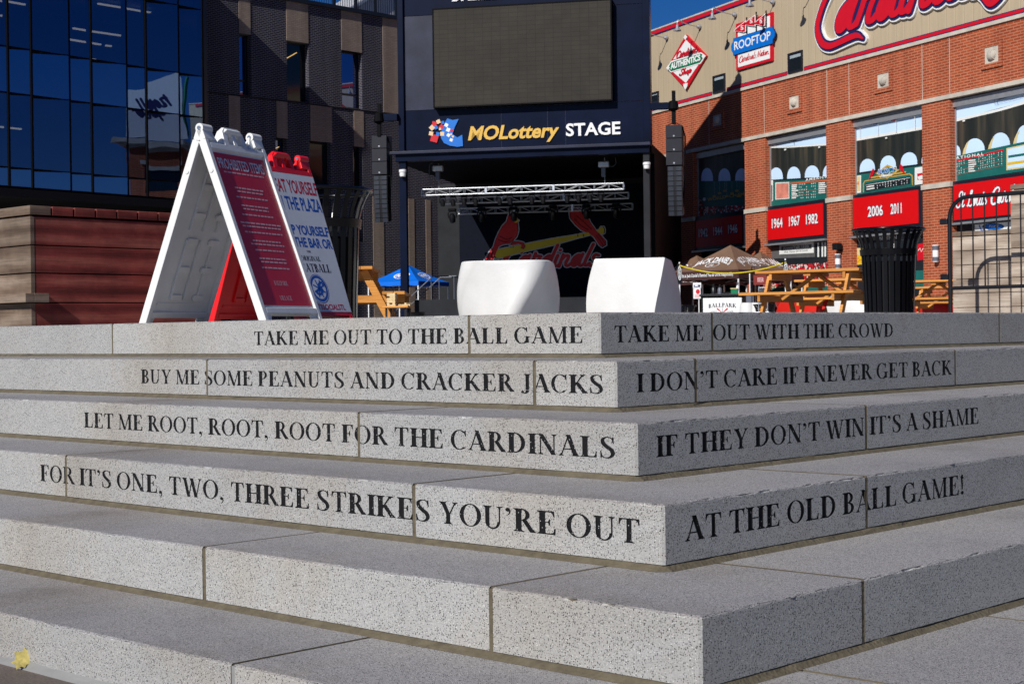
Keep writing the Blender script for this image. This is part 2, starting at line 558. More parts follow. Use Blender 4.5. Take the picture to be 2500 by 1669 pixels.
    if ch == 'P':
        return _stem(0.09) + ring(0.32, 0.73, 0.29, 0.27, 0.155, S, -90, 90) + [_rect(0.2, 0.96, 0.33, 1), _rect(0.2, 0.46, 0.33, 0.5)], 0.65
    if ch == 'R':
        return _stem(0.09) + ring(0.32, 0.74, 0.28, 0.26, 0.155, S, -90, 90) + [_rect(0.2, 0.96, 0.33, 1), _rect(0.2, 0.48, 0.36, 0.52), _dg(0.70, 0, 0.40, 0.52, 0.19), _foot(0.66, 0.76, 0, True, 0.06)], 0.80
    if ch == 'S':
        return stroke([(0.54, 0.83, 0.05), (0.44, 0.955, 0.05), (0.29, 0.985, 0.05), (0.14, 0.88, 0.13), (0.155, 0.70, 0.165), (0.30, 0.53, 0.17), (0.47, 0.38, 0.17), (0.52, 0.20, 0.155), (0.42, 0.05, 0.10), (0.27, 0.012, 0.05), (0.13, 0.06, 0.05), (0.06, 0.2, 0.05)], 0.1, 5, False) + [[(0.50, 0.98), (0.55, 1.0), (0.565, 0.68), (0.53, 0.68), (0.48, 0.86)], [(0.035, 0.34), (0.07, 0.34), (0.12, 0.14), (0.10, 0.03), (0.045, 0.0)]], 0.64
    if ch == 'T':
        return [_rect(0.275, 0, 0.44, 1), _foot(0.275, 0.44, 0, True), _rect(0.03, 1 - S, 0.685, 1)] + [[(0.03, 1), (0.2, 1), (0.09, 0.88), (0.055, 0.73), (0.015, 0.73)], [(0.685, 1), (0.515, 1), (0.625, 0.88), (0.66, 0.73), (0.70, 0.73)]], 0.71
    if ch == 'U':
        return [_rect(0.09, 0.32, 0.255, 1), _rect(0.60, 0.32, 0.655, 1), _foot(0.09, 0.255, 1, False), _foot(0.60, 0.655, 1, False, 0.085)] + ring(0.3725, 0.32, 0.2825, 0.335, 0.11, 0.06, 180, 360, 18) + [[(0.09, 0.33), (0.255, 0.33), (0.255, 0.24), (0.27, 0.15), (0.14, 0.10), (0.1, 0.22)]], 0.78
    if ch == 'V':
        return [_dg(0.17, 1, 0.42, -0.01, 0.19), _dg(0.43, -0.01, 0.68, 1, 0.06), _foot(0.10, 0.24, 1, False, 0.075), _foot(0.66, 0.70, 1, False, 0.085)], 0.80
    if ch == 'W':
        return [_dg(0.16, 1, 0.38, -0.01, 0.17), _dg(0.39, -0.01, 0.58, 1.0, 0.058), _dg(0.55, 1, 0.79, -0.01, 0.17), _dg(0.80, -0.01, 1.01, 1, 0.058), _foot(0.08, 0.22, 1, False, 0.07), _foot(0.99, 1.03, 1, False, 0.085), _foot(0.48, 0.6, 1, False, 0.06)], 1.12
    if ch == 'Y':
        return [_rect(0.30, 0, 0.465, 0.45), _foot(0.30, 0.465, 0, True), [(0.30, 0.45), (0.465, 0.45), (0.26, 1), (0.08, 1)], _dg(0.43, 0.42, 0.66, 1, 0.06), _foot(0.10, 0.24, 1, False, 0.075), _foot(0.63, 0.68, 1, False, 0.085)], 0.77
    if ch == "'":
        return [circ(0.11, 0.90, 0.088)] + stroke([(0.16, 0.92, 0.07), (0.185, 0.80, 0.055), (0.14, 0.70, 0.04), (0.06, 0.64, 0.02)], 0.05, 4, False), 0.26
    if ch == ',':
        return [circ(0.11, 0.075, 0.088)] + stroke([(0.16, 0.09, 0.07), (0.185, -0.03, 0.055), (0.14, -0.13, 0.04), (0.06, -0.19, 0.02)], 0.05, 4, False), 0.28
    if ch == '!':
        return [circ(0.14, 0.08, 0.095), [(0.11, 0.25), (0.17, 0.25), (0.24, 0.88), (0.2, 1.0), (0.08, 1.0), (0.04, 0.88)]], 0.32
    return [], 0.30
def serif_polys(s, track=0.05, space=0.27):
    x, out = 0.0, []
    for ch in s:
        if ch == ' ':
            x += space
            continue
        g, wd = serif_glyph(ch)
        out += [[(p[0] + x, p[1]) for p in q] for q in g]
        x += wd + track
    return out, x - track

SCR = {
 'C': ([[(0.86, 0.78, 0.10), (0.90, 1.0, 0.14), (0.74, 1.14, 0.15), (0.48, 1.06, 0.19), (0.24, 0.74, 0.23), (0.16, 0.34, 0.23), (0.26, 0.02, 0.21), (0.48, -0.06, 0.20), (0.72, 0.02, 0.19), (0.94, 0.06, 0.17), (1.12, -0.08, 0.05)]], 0.82),
 'a': ([[(0.44, 0.52), (0.30, 0.62), (0.12, 0.46), (0.07, 0.2), (0.17, 0.02), (0.32, 0.1), (0.44, 0.40)], [(0.48, 0.66), (0.42, 0.3), (0.44, 0.05), (0.58, 0.04), (0.66, 0.14)]], 0.60),
 'r': ([[(0.04, 0.05), (0.10, 0.4), (0.13, 0.76)], [(0.1, 0.58), (0.26, 0.60), (0.42, 0.58)], [(0.40, 0.58), (0.33, 0.3), (0.35, 0.06), (0.48, 0.04), (0.56, 0.14)]], 0.52),
 'd': ([[(0.44, 0.52), (0.30, 0.62), (0.12, 0.46), (0.07, 0.2), (0.17, 0.02), (0.32, 0.1), (0.44, 0.40)], [(0.56, 1.18), (0.48, 0.7), (0.43, 0.3), (0.45, 0.05), (0.58, 0.04), (0.66, 0.14)]], 0.60),
 'i': ([[(0.10, 0.62), (0.06, 0.3), (0.09, 0.05), (0.22, 0.04), (0.30, 0.14)], [(0.15, 0.88), (0.16, 0.90)]], 0.27),
 'n': ([[(0.08, 0.64), (0.03, 0.0)], [(0.05, 0.34), (0.18, 0.56), (0.34, 0.58), (0.36, 0.42), (0.31, 0.2), (0.36, 0.04), (0.48, 0.05), (0.56, 0.15)]], 0.53),
 'l': ([[(0.25, 1.18), (0.14, 0.6), (0.08, 0.25), (0.11, 0.05), (0.23, 0.04), (0.31, 0.14)]], 0.28),
 's': ([[(0.0, 0.12), (0.12, 0.0), (0.28, 0.06), (0.32, 0.2), (0.22, 0.34), (0.14, 0.46), (0.22, 0.6), (0.36, 0.56)]], 0.42),
 't': ([[(0.22, 1.0), (0.13, 0.5), (0.08, 0.2), (0.12, 0.03), (0.24, 0.04), (0.32, 0.14)], [(0.0, 0.62), (0.38, 0.66)]], 0.32),
 'o': ([[(0.28, 0.6), (0.12, 0.46), (0.08, 0.18), (0.2, 0.02), (0.36, 0.14), (0.40, 0.42), (0.28, 0.6)], [(0.38, 0.5), (0.54, 0.5)]], 0.50),
 'u': ([[(0.08, 0.62), (0.05, 0.25), (0.14, 0.02), (0.30, 0.12), (0.40, 0.4)], [(0.44, 0.64), (0.38, 0.25), (0.42, 0.04), (0.54, 0.04), (0.60, 0.14)]], 0.56),
 'h': ([[(0.22, 1.18), (0.10, 0.5), (0.03, 0.0)], [(0.06, 0.32), (0.2, 0.56), (0.34, 0.56), (0.34, 0.36), (0.30, 0.14), (0.38, 0.02), (0.52, 0.12)]], 0.52),
 'p': ([[(0.12, 0.66), (0.04, 0.2), (-0.06, -0.34)], [(0.08, 0.42), (0.22, 0.6), (0.38, 0.5), (0.36, 0.2), (0.22, 0.02), (0.07, 0.12)]], 0.50),
 'e': ([[(0.10, 0.28), (0.34, 0.40), (0.34, 0.56), (0.20, 0.60), (0.09, 0.4), (0.10, 0.12), (0.24, 0.02), (0.44, 0.14)]], 0.44),
 'N': ([[(0.0, 0.0), (0.14, 0.5), (0.26, 1.1)], [(0.26, 1.1), (0.38, 0.5), (0.5, 0.0)], [(0.5, 0.0), (0.62, 0.6), (0.8, 1.15)]], 0.80),
 'S': ([[(0.60, 0.86), (0.56, 1.1), (0.36, 1.14), (0.22, 0.95), (0.3, 0.7), (0.46, 0.5), (0.48, 0.22), (0.32, 0.0), (0.1, 0.02), (-0.02, 0.2), (0.08, 0.34)]], 0.62),
 'L': ([[(0.40, 0.9), (0.46, 1.12), (0.30, 1.1), (0.24, 0.7), (0.18, 0.2), (0.06, 0.02), (0.2, 0.08), (0.4, 0.0), (0.62, 0.1)]], 0.58),
 'M': ([[(0.0, 0.0), (0.16, 0.6), (0.28, 1.1)], [(0.28, 1.1), (0.36, 0.4)], [(0.36, 0.4), (0.66, 1.1)], [(0.66, 1.1), (0.62, 0.4), (0.70, 0.02), (0.84, 0.1)]], 0.84),
}
def script_polys(s, wd=0.15, shear=0.22, track=0.0, extra=0.0):
    x, out = 0.0, []
    for ch in s:
        if ch not in SCR:
            x += 0.3
            continue
        st, adv = SCR[ch]
        for k in st:
            pts = []
            for p in k:
                ww = (p[2] * wd / 0.15 if len(p) > 2 else wd) + extra
                pts.append((p[0] + x + shear * p[1], p[1], ww))
            out += stroke(pts, wd, 4)
        x += adv + track
    return out, x

_sans = {}
def sans(s, bold=0.0, spacing=1.0):
    """built-in sans letters, cap height 1, starting at x = 0"""
    key = (s, bold, spacing)
    if key in _sans:
        return _sans[key]
    c = bpy.data.curves.new('letters', 'FONT')
    c.body = s
    c.resolution_u = 3
    c.offset = bold
    c.space_character = spacing
    o = bpy.data.objects.new('letters', c)
    col.objects.link(o)
    me = bpy.data.meshes.new_from_object(o.evaluated_get(bpy.context.evaluated_depsgraph_get()))
    k = 1 / 0.69
    vs = [(p.co.x * k, p.co.y * k) for p in me.vertices]
    fs = [tuple(p.vertices) for p in me.polygons]
    bpy.data.objects.remove(o)
    bpy.data.curves.remove(c)
    bpy.data.meshes.remove(me)
    x0 = min(p[0] for p in vs)
    vs = [(p[0] - x0, p[1]) for p in vs]
    wd = max(p[0] for p in vs)
    _sans[key] = ((vs, fs), wd)
    return _sans[key]
def tf(shape, x=0.0, y=0.0, sx=1.0, sy=1.0, shear=0.0, rot=0.0):
    c, s = math.cos(rot), math.sin(rot)
    out = []
    for a, b in shape[0]:
        a, b = a * sx + shear * b * sy, b * sy
        out.append((x + a * c - b * s, y + a * s + b * c))
    return out, shape[1]
def tfp(polys, x=0.0, y=0.0, sx=1.0, sy=1.0):
    return [[(x + a * sx, y + b * sy) for a, b in p] for p in polys]
def fit(F, shape_w, p0, p1, hpx, v=0.0, shear=0.0):
    """place a cap-height-1 shape on a frame so that its baseline runs between two photo pixels"""
    shape, wd = shape_w
    a, b = F.px(p0[0], p0[1], v), F.px(p1[0], p1[1], v)
    h = hpx * F.scale((p0[0] + p1[0]) / 2, p0[1], v)
    return tf(shape, a[0], a[1], (b[0] - a[0]) / wd, h, shear)
def merge(*shapes):
    vs, fs = [], []
    for s in shapes:
        k = len(vs)
        vs += list(s[0])
        fs += [tuple(i + k for i in f) for f in s[1]]
    return vs, fs
# ================================================================= stone steps
stone('step_stone', (0.400, 0.397, 0.390), (0.042, 0.041, 0.041), (0.425, 0.410, 0.385), 0.22)
stone('tread_stone', (0.345, 0.333, 0.335), (0.04, 0.04, 0.043), (0.375, 0.356, 0.345), 0.30, 0.74)
stone('chipped_stone', (0.52, 0.52, 0.51), (0.2, 0.2, 0.2), (0.55, 0.54, 0.52), 0.08)
mat('engraving_paint', (0.006, 0.006, 0.007), 0.7, spec=0.22, var=0.5, scale=180, bump=0.5, bscale=240, lin=True)
def flecked_paint():
    m = MATS['engraving_paint']
    t = NT.__new__(NT)
    t.m, t.t, t.b = m, m.node_tree, m.node_tree.nodes['Principled BSDF']
    tc = t.n('ShaderNodeTexCoord')
    v = t.n('ShaderNodeTexVoronoi', i_Scale=230.0)
    t.l(tc.outputs['Object'], v.inputs['Vector'])
    sp = t.n('ShaderNodeSeparateColor')
    t.l(v.outputs['Color'], sp.inputs[0])
    lt = t.n('ShaderNodeMath', operation='LESS_THAN', n_1=0.06)
    t.l(sp.outputs[0], lt.inputs[0])
    d_ = t.n('ShaderNodeMath', operation='LESS_THAN', n_1=0.34)
    t.l(v.outputs['Distance'], d_.inputs[0])
    mu = t.n('ShaderNodeMath', operation='MULTIPLY')
    t.l(lt.outputs[0], mu.inputs[0])
    t.l(d_.outputs[0], mu.inputs[1])
    src = t.b.inputs['Base Color'].links[0].from_socket
    t.l(t.mix(mu.outputs[0], src, (0.34, 0.34, 0.34, 1)), t.b.inputs['Base Color'])
flecked_paint()
mat('joint_mortar', (0.112, 0.092, 0.060), 0.9, var=0.25, scale=25, bump=0.5, bscale=90, lin=True)
mat('pale_sealant', (0.23, 0.228, 0.222), 0.7, var=0.08, scale=12, bump=0.2, lin=True)
TA = 43.5
eR = Vector((math.sin(R(TA)), math.cos(R(TA)), 0))
eL = Vector((-math.cos(R(TA)), math.sin(R(TA)), 0))
T, RISE, HST = 0.400, 0.1524, 0.1375
C1 = Vector((0.2926, 5.285, 0))
def corner(i):
    return C1 - (eL + eR) * (T * i)
def joint(i, px, right):
    # distance along the wing at which the photo shows a joint at column px
    t = (px - CX) / FPX
    c, e = corner(i), (eR if right else eL)
    return (t * c.y - c.x) / (e.x - t * e.y)
LYR = [
 ("TAKE ME OUT TO THE BALL GAME", 583, 1338, 0.255, "TAKE ME  OUT WITH THE CROWD", 1409, 2050, 0.26),
 ("BUY ME SOME PEANUTS AND CRACKER JACKS", 322, 1384, 0.285, "I DON'T CARE IF I NEVER GET BACK", 1459, 2182, 0.295),
 ("LET ME ROOT, ROOT, ROOT FOR THE CARDINALS", 190, 1410, 0.30, "IF THEY DON'T WIN IT'S A SHAME", 1502, 2243, 0.31),
 ("FOR IT'S ONE, TWO, THREE STRIKES YOU'RE OUT", 88, 1463, 0.31, "AT THE OLD BALL GAME!", 1566, 2210, 0.33),
 (None,) * 8, (None,) * 8]
JL = [[1146, 275], [1304, 504.6], [873], [1005.6, 157], [1190, 491], [558]]
JR = [[1739, 2440], [1697, 2331], [2112], [2111], [2100], []]
LEND, REND = 9.0, 7.5
GAP, BV = 0.0125, 0.007
def sweep(mb, c, nodes, prof, mi, skip=None, jit=None, caps=True):
    """nodes: ('L', a) or ('R', b) distances along the wings, or ('K', 0); prof: (inset, z)"""
    def pos(nd, d):
        s, a = nd
        if s == 'L':
            return c + eL * max(a, d) + eR * d
        if s == 'R':
            return c + eR * max(a, d) + eL * d
        return c + (eL + eR) * d
    n = len(prof)
    vs = []
    chip, c_left = [], 0
    for nd in nodes:
        if c_left == 0 and jit and len(jit) > 2 and random.random() < 0.02 and nd[1] > 0.08:
            c_left = random.randint(1, 4)
        chip.append(random.uniform(0.35, 1.0) if c_left else 0.0)
        c_left = max(0, c_left - 1)
    for nd, cp in zip(nodes, chip):
        for k, (d, z) in enumerate(prof):
            if cp and jit and k in jit:
                d, z = d + 0.0045 * cp, z - 0.0030 * cp
            p = pos(nd, d) + Vector((0, 0, z))
            if jit and k in jit:
                p += Vector((random.uniform(-1, 1), random.uniform(-1, 1), random.uniform(-1, 0.4))) * 0.0013 * (3.0 if random.random() < 0.06 else 1.0)
            vs.append(p)
    fs, ms = [], []
    for i in range(len(nodes) - 1):
        for k in range(n):
            k2 = (k + 1) % n
            if skip is not None and k == skip and not (nodes[i][1] < 0.01 and nodes[i + 1][1] < 0.01):
                continue
            fs.append((i * n + k, (i + 1) * n + k, (i + 1) * n + k2, i * n + k2))
            ms.append(3 if (jit and len(jit) > 2 and k in jit and chip[i] and chip[i + 1]) else mi[k])
    base = len(mb.v)
    mb.v += vs
    for f, m_ in zip(fs, ms):
        mb.f.append(tuple(i + base for i in f))
        mb.m.append(m_)
    if caps:
        mb.f.append(tuple(base + k for k in range(n))[::-1])
        mb.m.append(4 if jit and len(jit) > 2 else 0)
        mb.f.append(tuple(base + (len(nodes) - 1) * n + k for k in range(n)))
        mb.m.append(4 if jit and len(jit) > 2 else 0)
def sub(nodes, step=0.02):
    out = []
    for (s, a), (s2, b) in zip(nodes, nodes[1:]):
        out.append((s, a))
        if s == s2 and abs(a - b) > 2 * step:
            k = int(abs(a - b) / step)
            out += [(s, a + (b - a) * j / k) for j in range(1, k)]
    out.append(nodes[-1])
    return out
STEP_LABELS = [
 "topmost pale stone step engraved TAKE ME OUT TO THE BALL GAME",
 "pale stone step engraved BUY ME SOME PEANUTS AND CRACKER JACKS",
 "pale stone step engraved LET ME ROOT ROOT ROOT FOR THE CARDINALS",
 "pale stone step engraved FOR IT'S ONE TWO THREE STRIKES YOU'RE OUT",
 "plain stone step without writing just below the AT THE OLD BALL GAME lettering",
 "lowest plain stone step meeting the brown pavement by the fallen leaf"]
for i in range(6):
    c0 = corner(i)
    zt = -RISE * i
    z0 = zt - HST
    root = thing('stone_step', STEP_LABELS[i], 'step', (c0.x, c0.y, zt - RISE), group='corner steps up to the plaza')
    loc = Vector((c0.x, c0.y, zt - RISE))
    cl = Vector((0, 0, 0))
    hz0, hz1 = z0 - loc.z, zt - loc.z
    g = 0.5 * GAP
    JLd = [joint(i, p, False) for p in JL[i]]
    JRd = [joint(i, p, True) for p in JR[i]]
    if i == 5:
        JRd = [joint(4, 1932, True) + T, joint(4, 2387, True) + T]
    depth = T + 0.06
    nb = 6
    arc = [(BV * (1 - math.cos(R(90 * k / nb))), hz1 - BV + BV * math.sin(R(90 * k / nb))) for k in range(nb + 1)]
    prof = [(0, hz0)] + arc + [(depth, hz1), (depth, hz0)]
    np_ = len(prof)
    mi = [0] * np_
    for k in range(3, np_ - 2):
        mi[k] = 1
    spans = []
    edges = JLd + [LEND]
    for a, b in zip(edges, edges[1:]):
        spans.append([('L', b - g), ('L', a + g)])
    e2 = JRd + [REND]
    spans.append([('L', JLd[0] - g), ('L', 0.006), ('R', 0.006), ('R', (JRd[0] if JRd else REND) - g)])
    if JRd:
        for a, b in zip(e2, e2[1:]):
            spans.append([('R', a + g), ('R', b - g)])
    # lettering of the whole wing, in wing coordinates (x grows to the right)
    lyr = LYR[i]
    lets = {}
    for side, k in (('L', 0), ('R', 4)):
        if lyr[k]:
            ps, wd = serif_polys(lyr[k])
            a = joint(i, lyr[k + 1] * 1.0643, side == 'R') * (1 if side == 'R' else -1)
            b = joint(i, lyr[k + 2] * 1.0643, side == 'R') * (1 if side == 'R' else -1)
            lets[side] = tfp(ps, a, hz0 + lyr[k + 3] * HST, (b - a) / wd, 0.41 * HST)
    for sp in spans:
        mb = MB()
        nodes = sub(sp)
        sweep(mb, cl, nodes, prof, mi, skip=0, jit=set(range(3, nb)))
        # engraved front panels
        for side in ('L', 'R'):
            xs = [(-a if side == 'L' else a) for (s, a) in sp if s == side]
            if not xs:
                continue
            xa, xb = min(xs), max(xs)
            za, zb = hz0, hz1 - BV
            polys = [[(xa, za), (xb, za), (xb, zb), (xa, zb)]]
            for p in lets.get(side, []):
                if max(q[0] for q in p) > xa and min(q[0] for q in p) < xb and abs(area(p)) > 1e-9:
                    polys.append(p if area(p) > 0 else p[::-1])
            vs, fs = [], []
            for p in polys:
                fs.append(list(range(len(vs), len(vs) + len(p))))
                vs += [Vector(q) for q in p]
            r = delaunay_2d_cdt(vs, [], fs, 1, 1e-6)
            e = eL if side == 'L' else eR
            inn = eR if side == 'L' else eL
            sg = -1 if side == 'L' else 1
            def P(q, d):
                return cl + e * (sg * q.x) + inn * d + Vector((0, 0, q.y))
            nv = len(r[0])
            base = len(mb.v)
            mb.v += [P(q, 0.0) for q in r[0]] + [P(q, 0.0028) for q in r[0]]
            cls = [(0 in o, len(o) > (1 if 0 in o else 0)) for o in r[5]]
            em = {}
            for f, (inr, ing) in zip(r[2], cls):
                if inr:
                    for p_, q_ in zip(f, f[1:] + f[:1]):
                        em[(p_, q_)] = ing
            for f, (inr, ing) in zip(r[2], cls):
                if not inr:
                    continue
                f = tuple(f)
                mb.f.append(tuple(base + k + (nv if ing else 0) for k in f))
                mb.m.append(2 if ing else 0)
                if ing:
                    for p_, q_ in zip(f, f[1:] + f[:1]):
                        if em.get((q_, p_), False) is False:
                            mb.f.append((base + p_, base + q_, base + q_ + nv, base + p_ + nv))
                            mb.m.append(2)
        bo = obj('block', mb, ['step_stone', 'tread_stone', 'engraving_paint', 'chipped_stone', 'joint_mortar'], root)
        if len(sp) == 2:
            nn_ = eR if sp[0][0] == 'L' else eL
            bo.location = nn_ * random.uniform(-0.0012, 0.0008) + Vector((0, 0, random.uniform(0.0002, 0.0013)))
    mo = MB()
    gz = RISE - HST
    if i < 5:
        mp = [(-0.015, 0.0005), (-0.005, gz * 0.5), (0.0035, gz * 0.98), (0.006, gz + 0.004), (0.006, hz1 - 0.008), (0.010, hz1 - 0.0004), (depth - 0.01, hz1 - 0.0004), (depth - 0.01, 0.0005)]
    else:
        mp = [(-0.020, 0.030), (-0.011, 0.037), (-0.003, 0.044), (0.0045, 0.055), (0.0045, hz1 - 0.006), (0.010, hz1 - 0.0025), (depth - 0.01, hz1 - 0.0025), (depth - 0.01, 0.0005)]
    nodes = sub([('L', LEND - 0.02), ('L', 0.011), ('R', 0.011), ('R', REND - 0.02)], 0.05)
    sweep(mo, cl, nodes, mp, [0] * 8, jit={1, 2})
    for e_, n_, ds in ((eL, eR, JLd), (eR, eL, JRd)):
        for a in ds:
            q_ = [e_ * (a - g) + n_ * 0.0009, e_ * (a + g) + n_ * 0.0009, e_ * (a + g) + n_ * 0.03, e_ * (a - g) + n_ * 0.03]
            mo.add([(p.x, p.y, gz * 0.6) for p in q_] + [(p.x, p.y, hz1 - 0.004) for p in q_], [(0, 1, 5, 4), (1, 2, 6, 5), (3, 0, 4, 7), (4, 5, 6, 7)])
    obj('mortar_joint', mo, 'joint_mortar' if i < 5 else 'pale_sealant', root)

# ---- ground: the plaza above, one wide pavement below
def pave(name, c, var):
    t = NT(name)
    tc = t.n('ShaderNodeTexCoord')
    o = tc.outputs['Object']
    n1 = t.n('ShaderNodeTexNoise', i_Scale=3.0, i_Detail=8.0, i_Roughness=0.7)
    t.l(o, n1.inputs['Vector'])
    c0 = t.ramp(n1.outputs['Fac'], [(0.3, tuple(x * (1 - var) for x in c)), (0.7, tuple(x * (1 + var) for x in c))])
    n2 = t.n('ShaderNodeTexNoise', i_Scale=220.0, i_Detail=3.0)
    t.l(o, n2.inputs['Vector'])
    g = t.ramp(n2.outputs['Fac'], [(0.3, (0.65, 0.65, 0.65)), (0.7, (1.3, 1.28, 1.25))])
    t.l(t.mix(1.0, c0, g, 'MULTIPLY'), t.b.inputs['Base Color'])
    t.b.inputs['Roughness'].default_value = 0.85
    bp = t.n('ShaderNodeBump', i_Strength=0.6, i_Distance=0.003)
    t.l(n2.outputs['Fac'], bp.inputs['Height'])
    t.l(bp.outputs[0], t.b.inputs['Normal'])
    MATS[name] = t.m
pave('pavement_brown', (0.115, 0.092, 0.078), 0.25)
pave('plaza_paving', (0.26, 0.25, 0.24), 0.12)
mb = MB()
k0 = C1 + (eL + eR) * 0.38
q = [k0, k0 + eR * 260, k0 + (eL + eR) * 260, k0 + eL * 260]
mb.add([(p.x, p.y, -0.006) for p in q], [(0, 1, 2, 3)])
tag(obj('plaza', mb, 'plaza_paving'), kind='structure')
mb = MB()
zg = -RISE * 6 + 0.030
mb.add([(-900, -900, zg), (900, -900, zg), (900, 1500, zg), (-900, 1500, zg)], [(0, 1, 2, 3)])
tag(obj('pavement', mb, 'pavement_brown'), kind='structure')

# ---- fallen leaves
def leaf(name, label, p, s, rz, tilt, m):
    t = thing(name, label, 'leaf', p, 0)
    t.rotation_euler = (R(54), R(4), R(12))
    out = [(0, 0), (.2, .12), (.42, .06), (.44, .3), (.74, .42), (.56, .62), (.6, .92), (.34, .84), (.22, 1.02), (.04, 1.24), (-.12, 1.0), (-.34, .88), (-.6, .98), (-.56, .64), (-.78, .42), (-.44, .3), (-.4, .08), (-.16, .14)]
    b = MB()
    vs = [(0, 0.45 * s, 0.012 * s)] + [(x * s, y * s, s * (0.30 * abs(x) * (1 if x > 0 else .7) + 0.10 * y * y)) for x, y in out]
    n = len(out)
    vs2 = [(x, y, z + 0.0008) for x, y, z in vs]
    fs = [(0, k + 1, (k + 1) % n + 1) for k in range(n)]
    fs2 = [(n + 1, n + 1 + (k + 1) % n + 1, n + 1 + k + 1)[::-1] for k in range(n)]
    xf = Matrix.Rotation(rz, 4, 'Z') @ Matrix.Rotation(tilt, 4, 'Y')
    b.add(vs + vs2, [f[::-1] for f in fs] + fs2, 0, xf)
    obj('blade', b, m, t, 60)
    b = MB()
    b.tube([(0, 0, 0.002), (0.02 * s, -0.3 * s, 0.004), (0.1 * s, -0.5 * s, 0.002)], 0.0011, 6, xf=xf)
    obj('stalk', b, m, t)
mat('leaf_yellow', (0.40, 0.33, 0.10), 0.7, var=0.4, scale=60, lin=True)
mat('leaf_brown', (0.28, 0.12, 0.045), 0.6, var=0.35, scale=30, lin=True)
d = ray(60, 1624); k = (zg - EYE.z) / d.z; p = EYE + d * k
leaf('fallen_leaf', 'yellow green maple leaf lying on brown pavement against the lowest step', (p.x + 0.026, p.y - 0.038, zg + 0.012), 0.040, R(58), R(-4), 'leaf_yellow')
d = ray(8, 1605); k = (zg - EYE.z) / d.z; p = EYE + d * k
leaf('fallen_leaf', 'small curled brown leaf at the lower left beside the lowest step', (p.x - 0.008, p.y - 0.03, zg + 0.020), 0.024, R(-80), R(14), 'leaf_brown')
# ================================================================= brick hall on the right
brick('red_brick', (0.385, 0.074, 0.024), (0.28, 0.050, 0.018), (0.46, 0.19, 0.11), 0.30, 0.088, 0.016)
mat('limestone', (0.50, 0.45, 0.38), 0.8, var=0.22, scale=1.4, bump=0.2, lin=True)
mat('sign_red', (0.55, 0.006, 0.018), 0.45, var=0.05, lin=True)
mat('banner_red', (0.60, 0.002, 0.004), 0.5, var=0.03, lin=True)
mat('sign_navy', (0.012, 0.014, 0.085), 0.5, var=0.06, lin=True)
mat('sign_white', (0.78, 0.78, 0.77), 0.5, var=0.03, lin=True)
mat('sign_green', (0.0, 0.16, 0.065), 0.5, var=0.05, lin=True)
mat('sign_blue', (0.0, 0.14, 0.55), 0.5, var=0.05, lin=True)
mat('black_metal', (0.006, 0.006, 0.008), 0.35, spec=0.5, var=0.1, lin=True)
mat('black_matte', (0.006, 0.006, 0.008), 0.7, spec=0.2, var=0.1, lin=True)
mat('dark_frame', (0.012, 0.012, 0.02), 0.4, spec=0.5, var=0.1, lin=True)
mat('galvanised', (0.45, 0.46, 0.48), 0.35, metal=0.6, var=0.1, lin=True)
def siding(name, c, pitch=0.3):
    t = NT(name)
    tc = t.n('ShaderNodeTexCoord')
    sp = t.n('ShaderNodeSeparateXYZ')
    t.l(tc.outputs['Object'], sp.inputs[0])
    m = t.n('ShaderNodeMath', operation='MULTIPLY', n_1=1 / pitch)
    t.l(sp.outputs[0], m.inputs[0])
    f = t.n('ShaderNodeMath', operation='FRACT')
    t.l(m.outputs[0], f.inputs[0])
    r = t.ramp(f.outputs[0], [(0.0, (0, 0, 0)), (0.05, (1, 1, 1)), (0.9, (1, 1, 1)), (0.97, (0, 0, 0))])
    mp = t.n('ShaderNodeMapping')
    mp.inputs['Scale'].default_value = (3.0, 3.0, 0.25)
    t.l(tc.outputs['Object'], mp.inputs[0])
    nz = t.n('ShaderNodeTexNoise', i_Scale=1.6, i_Detail=6.0)
    t.l(mp.outputs[0], nz.inputs['Vector'])
    g = t.ramp(nz.outputs['Fac'], [(0.3, tuple(x * 0.93 for x in c)), (0.7, tuple(x * 1.05 for x in c))])
    t.l(g, t.b.inputs['Base Color'])
    t.b.inputs['Roughness'].default_value = 0.5
    bp = t.n('ShaderNodeBump', i_Strength=0.35, i_Distance=0.02)
    t.l(r, bp.inputs['Height'])
    t.l(bp.outputs[0], t.b.inputs['Normal'])
    MATS[name] = t.m
siding('tan_siding', (0.45, 0.36, 0.24), 0.42)
mat('dark_glass', (0.008, 0.012, 0.016), 0.08, spec=0.45, var=0, lin=True)
mat('blind', (0.30, 0.36, 0.38), 0.6, var=0.1, lin=True)

FB = Frame((10.04, 60.0, 0), -65.3)
ZG = 0.0
def fz(x, y, v=0.0):
    return FB.px(x, y, v)[1]
U0, U1 = FB.px(1560, 600)[0], 13.75
z_low0, z_low1 = fz(2019, 303.5), fz(2019, 294.3)           # lower stone band
z_up0, z_up1 = fz(2318.7, 89.7), fz(2318.7, 80.8)           # upper stone band
z_cap0, z_cap1 = fz(2045, 492), fz(2045, 481)               # pier band
z_roof = fz(1700, 38.5)
hall = thing('brick_hall', 'long red brick hall with tan upper storey, stone bands and tall picture bays', 'building', mtx=FB.m)
piers = [(FB.px(a, 400)[0], FB.px(b, 400)[0]) for a, b in ((1500, 1540), (1660, 1691.6), (1818, 1868.7), (2017.5, 2076.7), (2251.8, 2320.3))]
mb = MB()
mb.box(U0 - 1.2, U1, 0, 1.2, z_low1, z_up0)
obj('wall', mb, 'red_brick', hall)
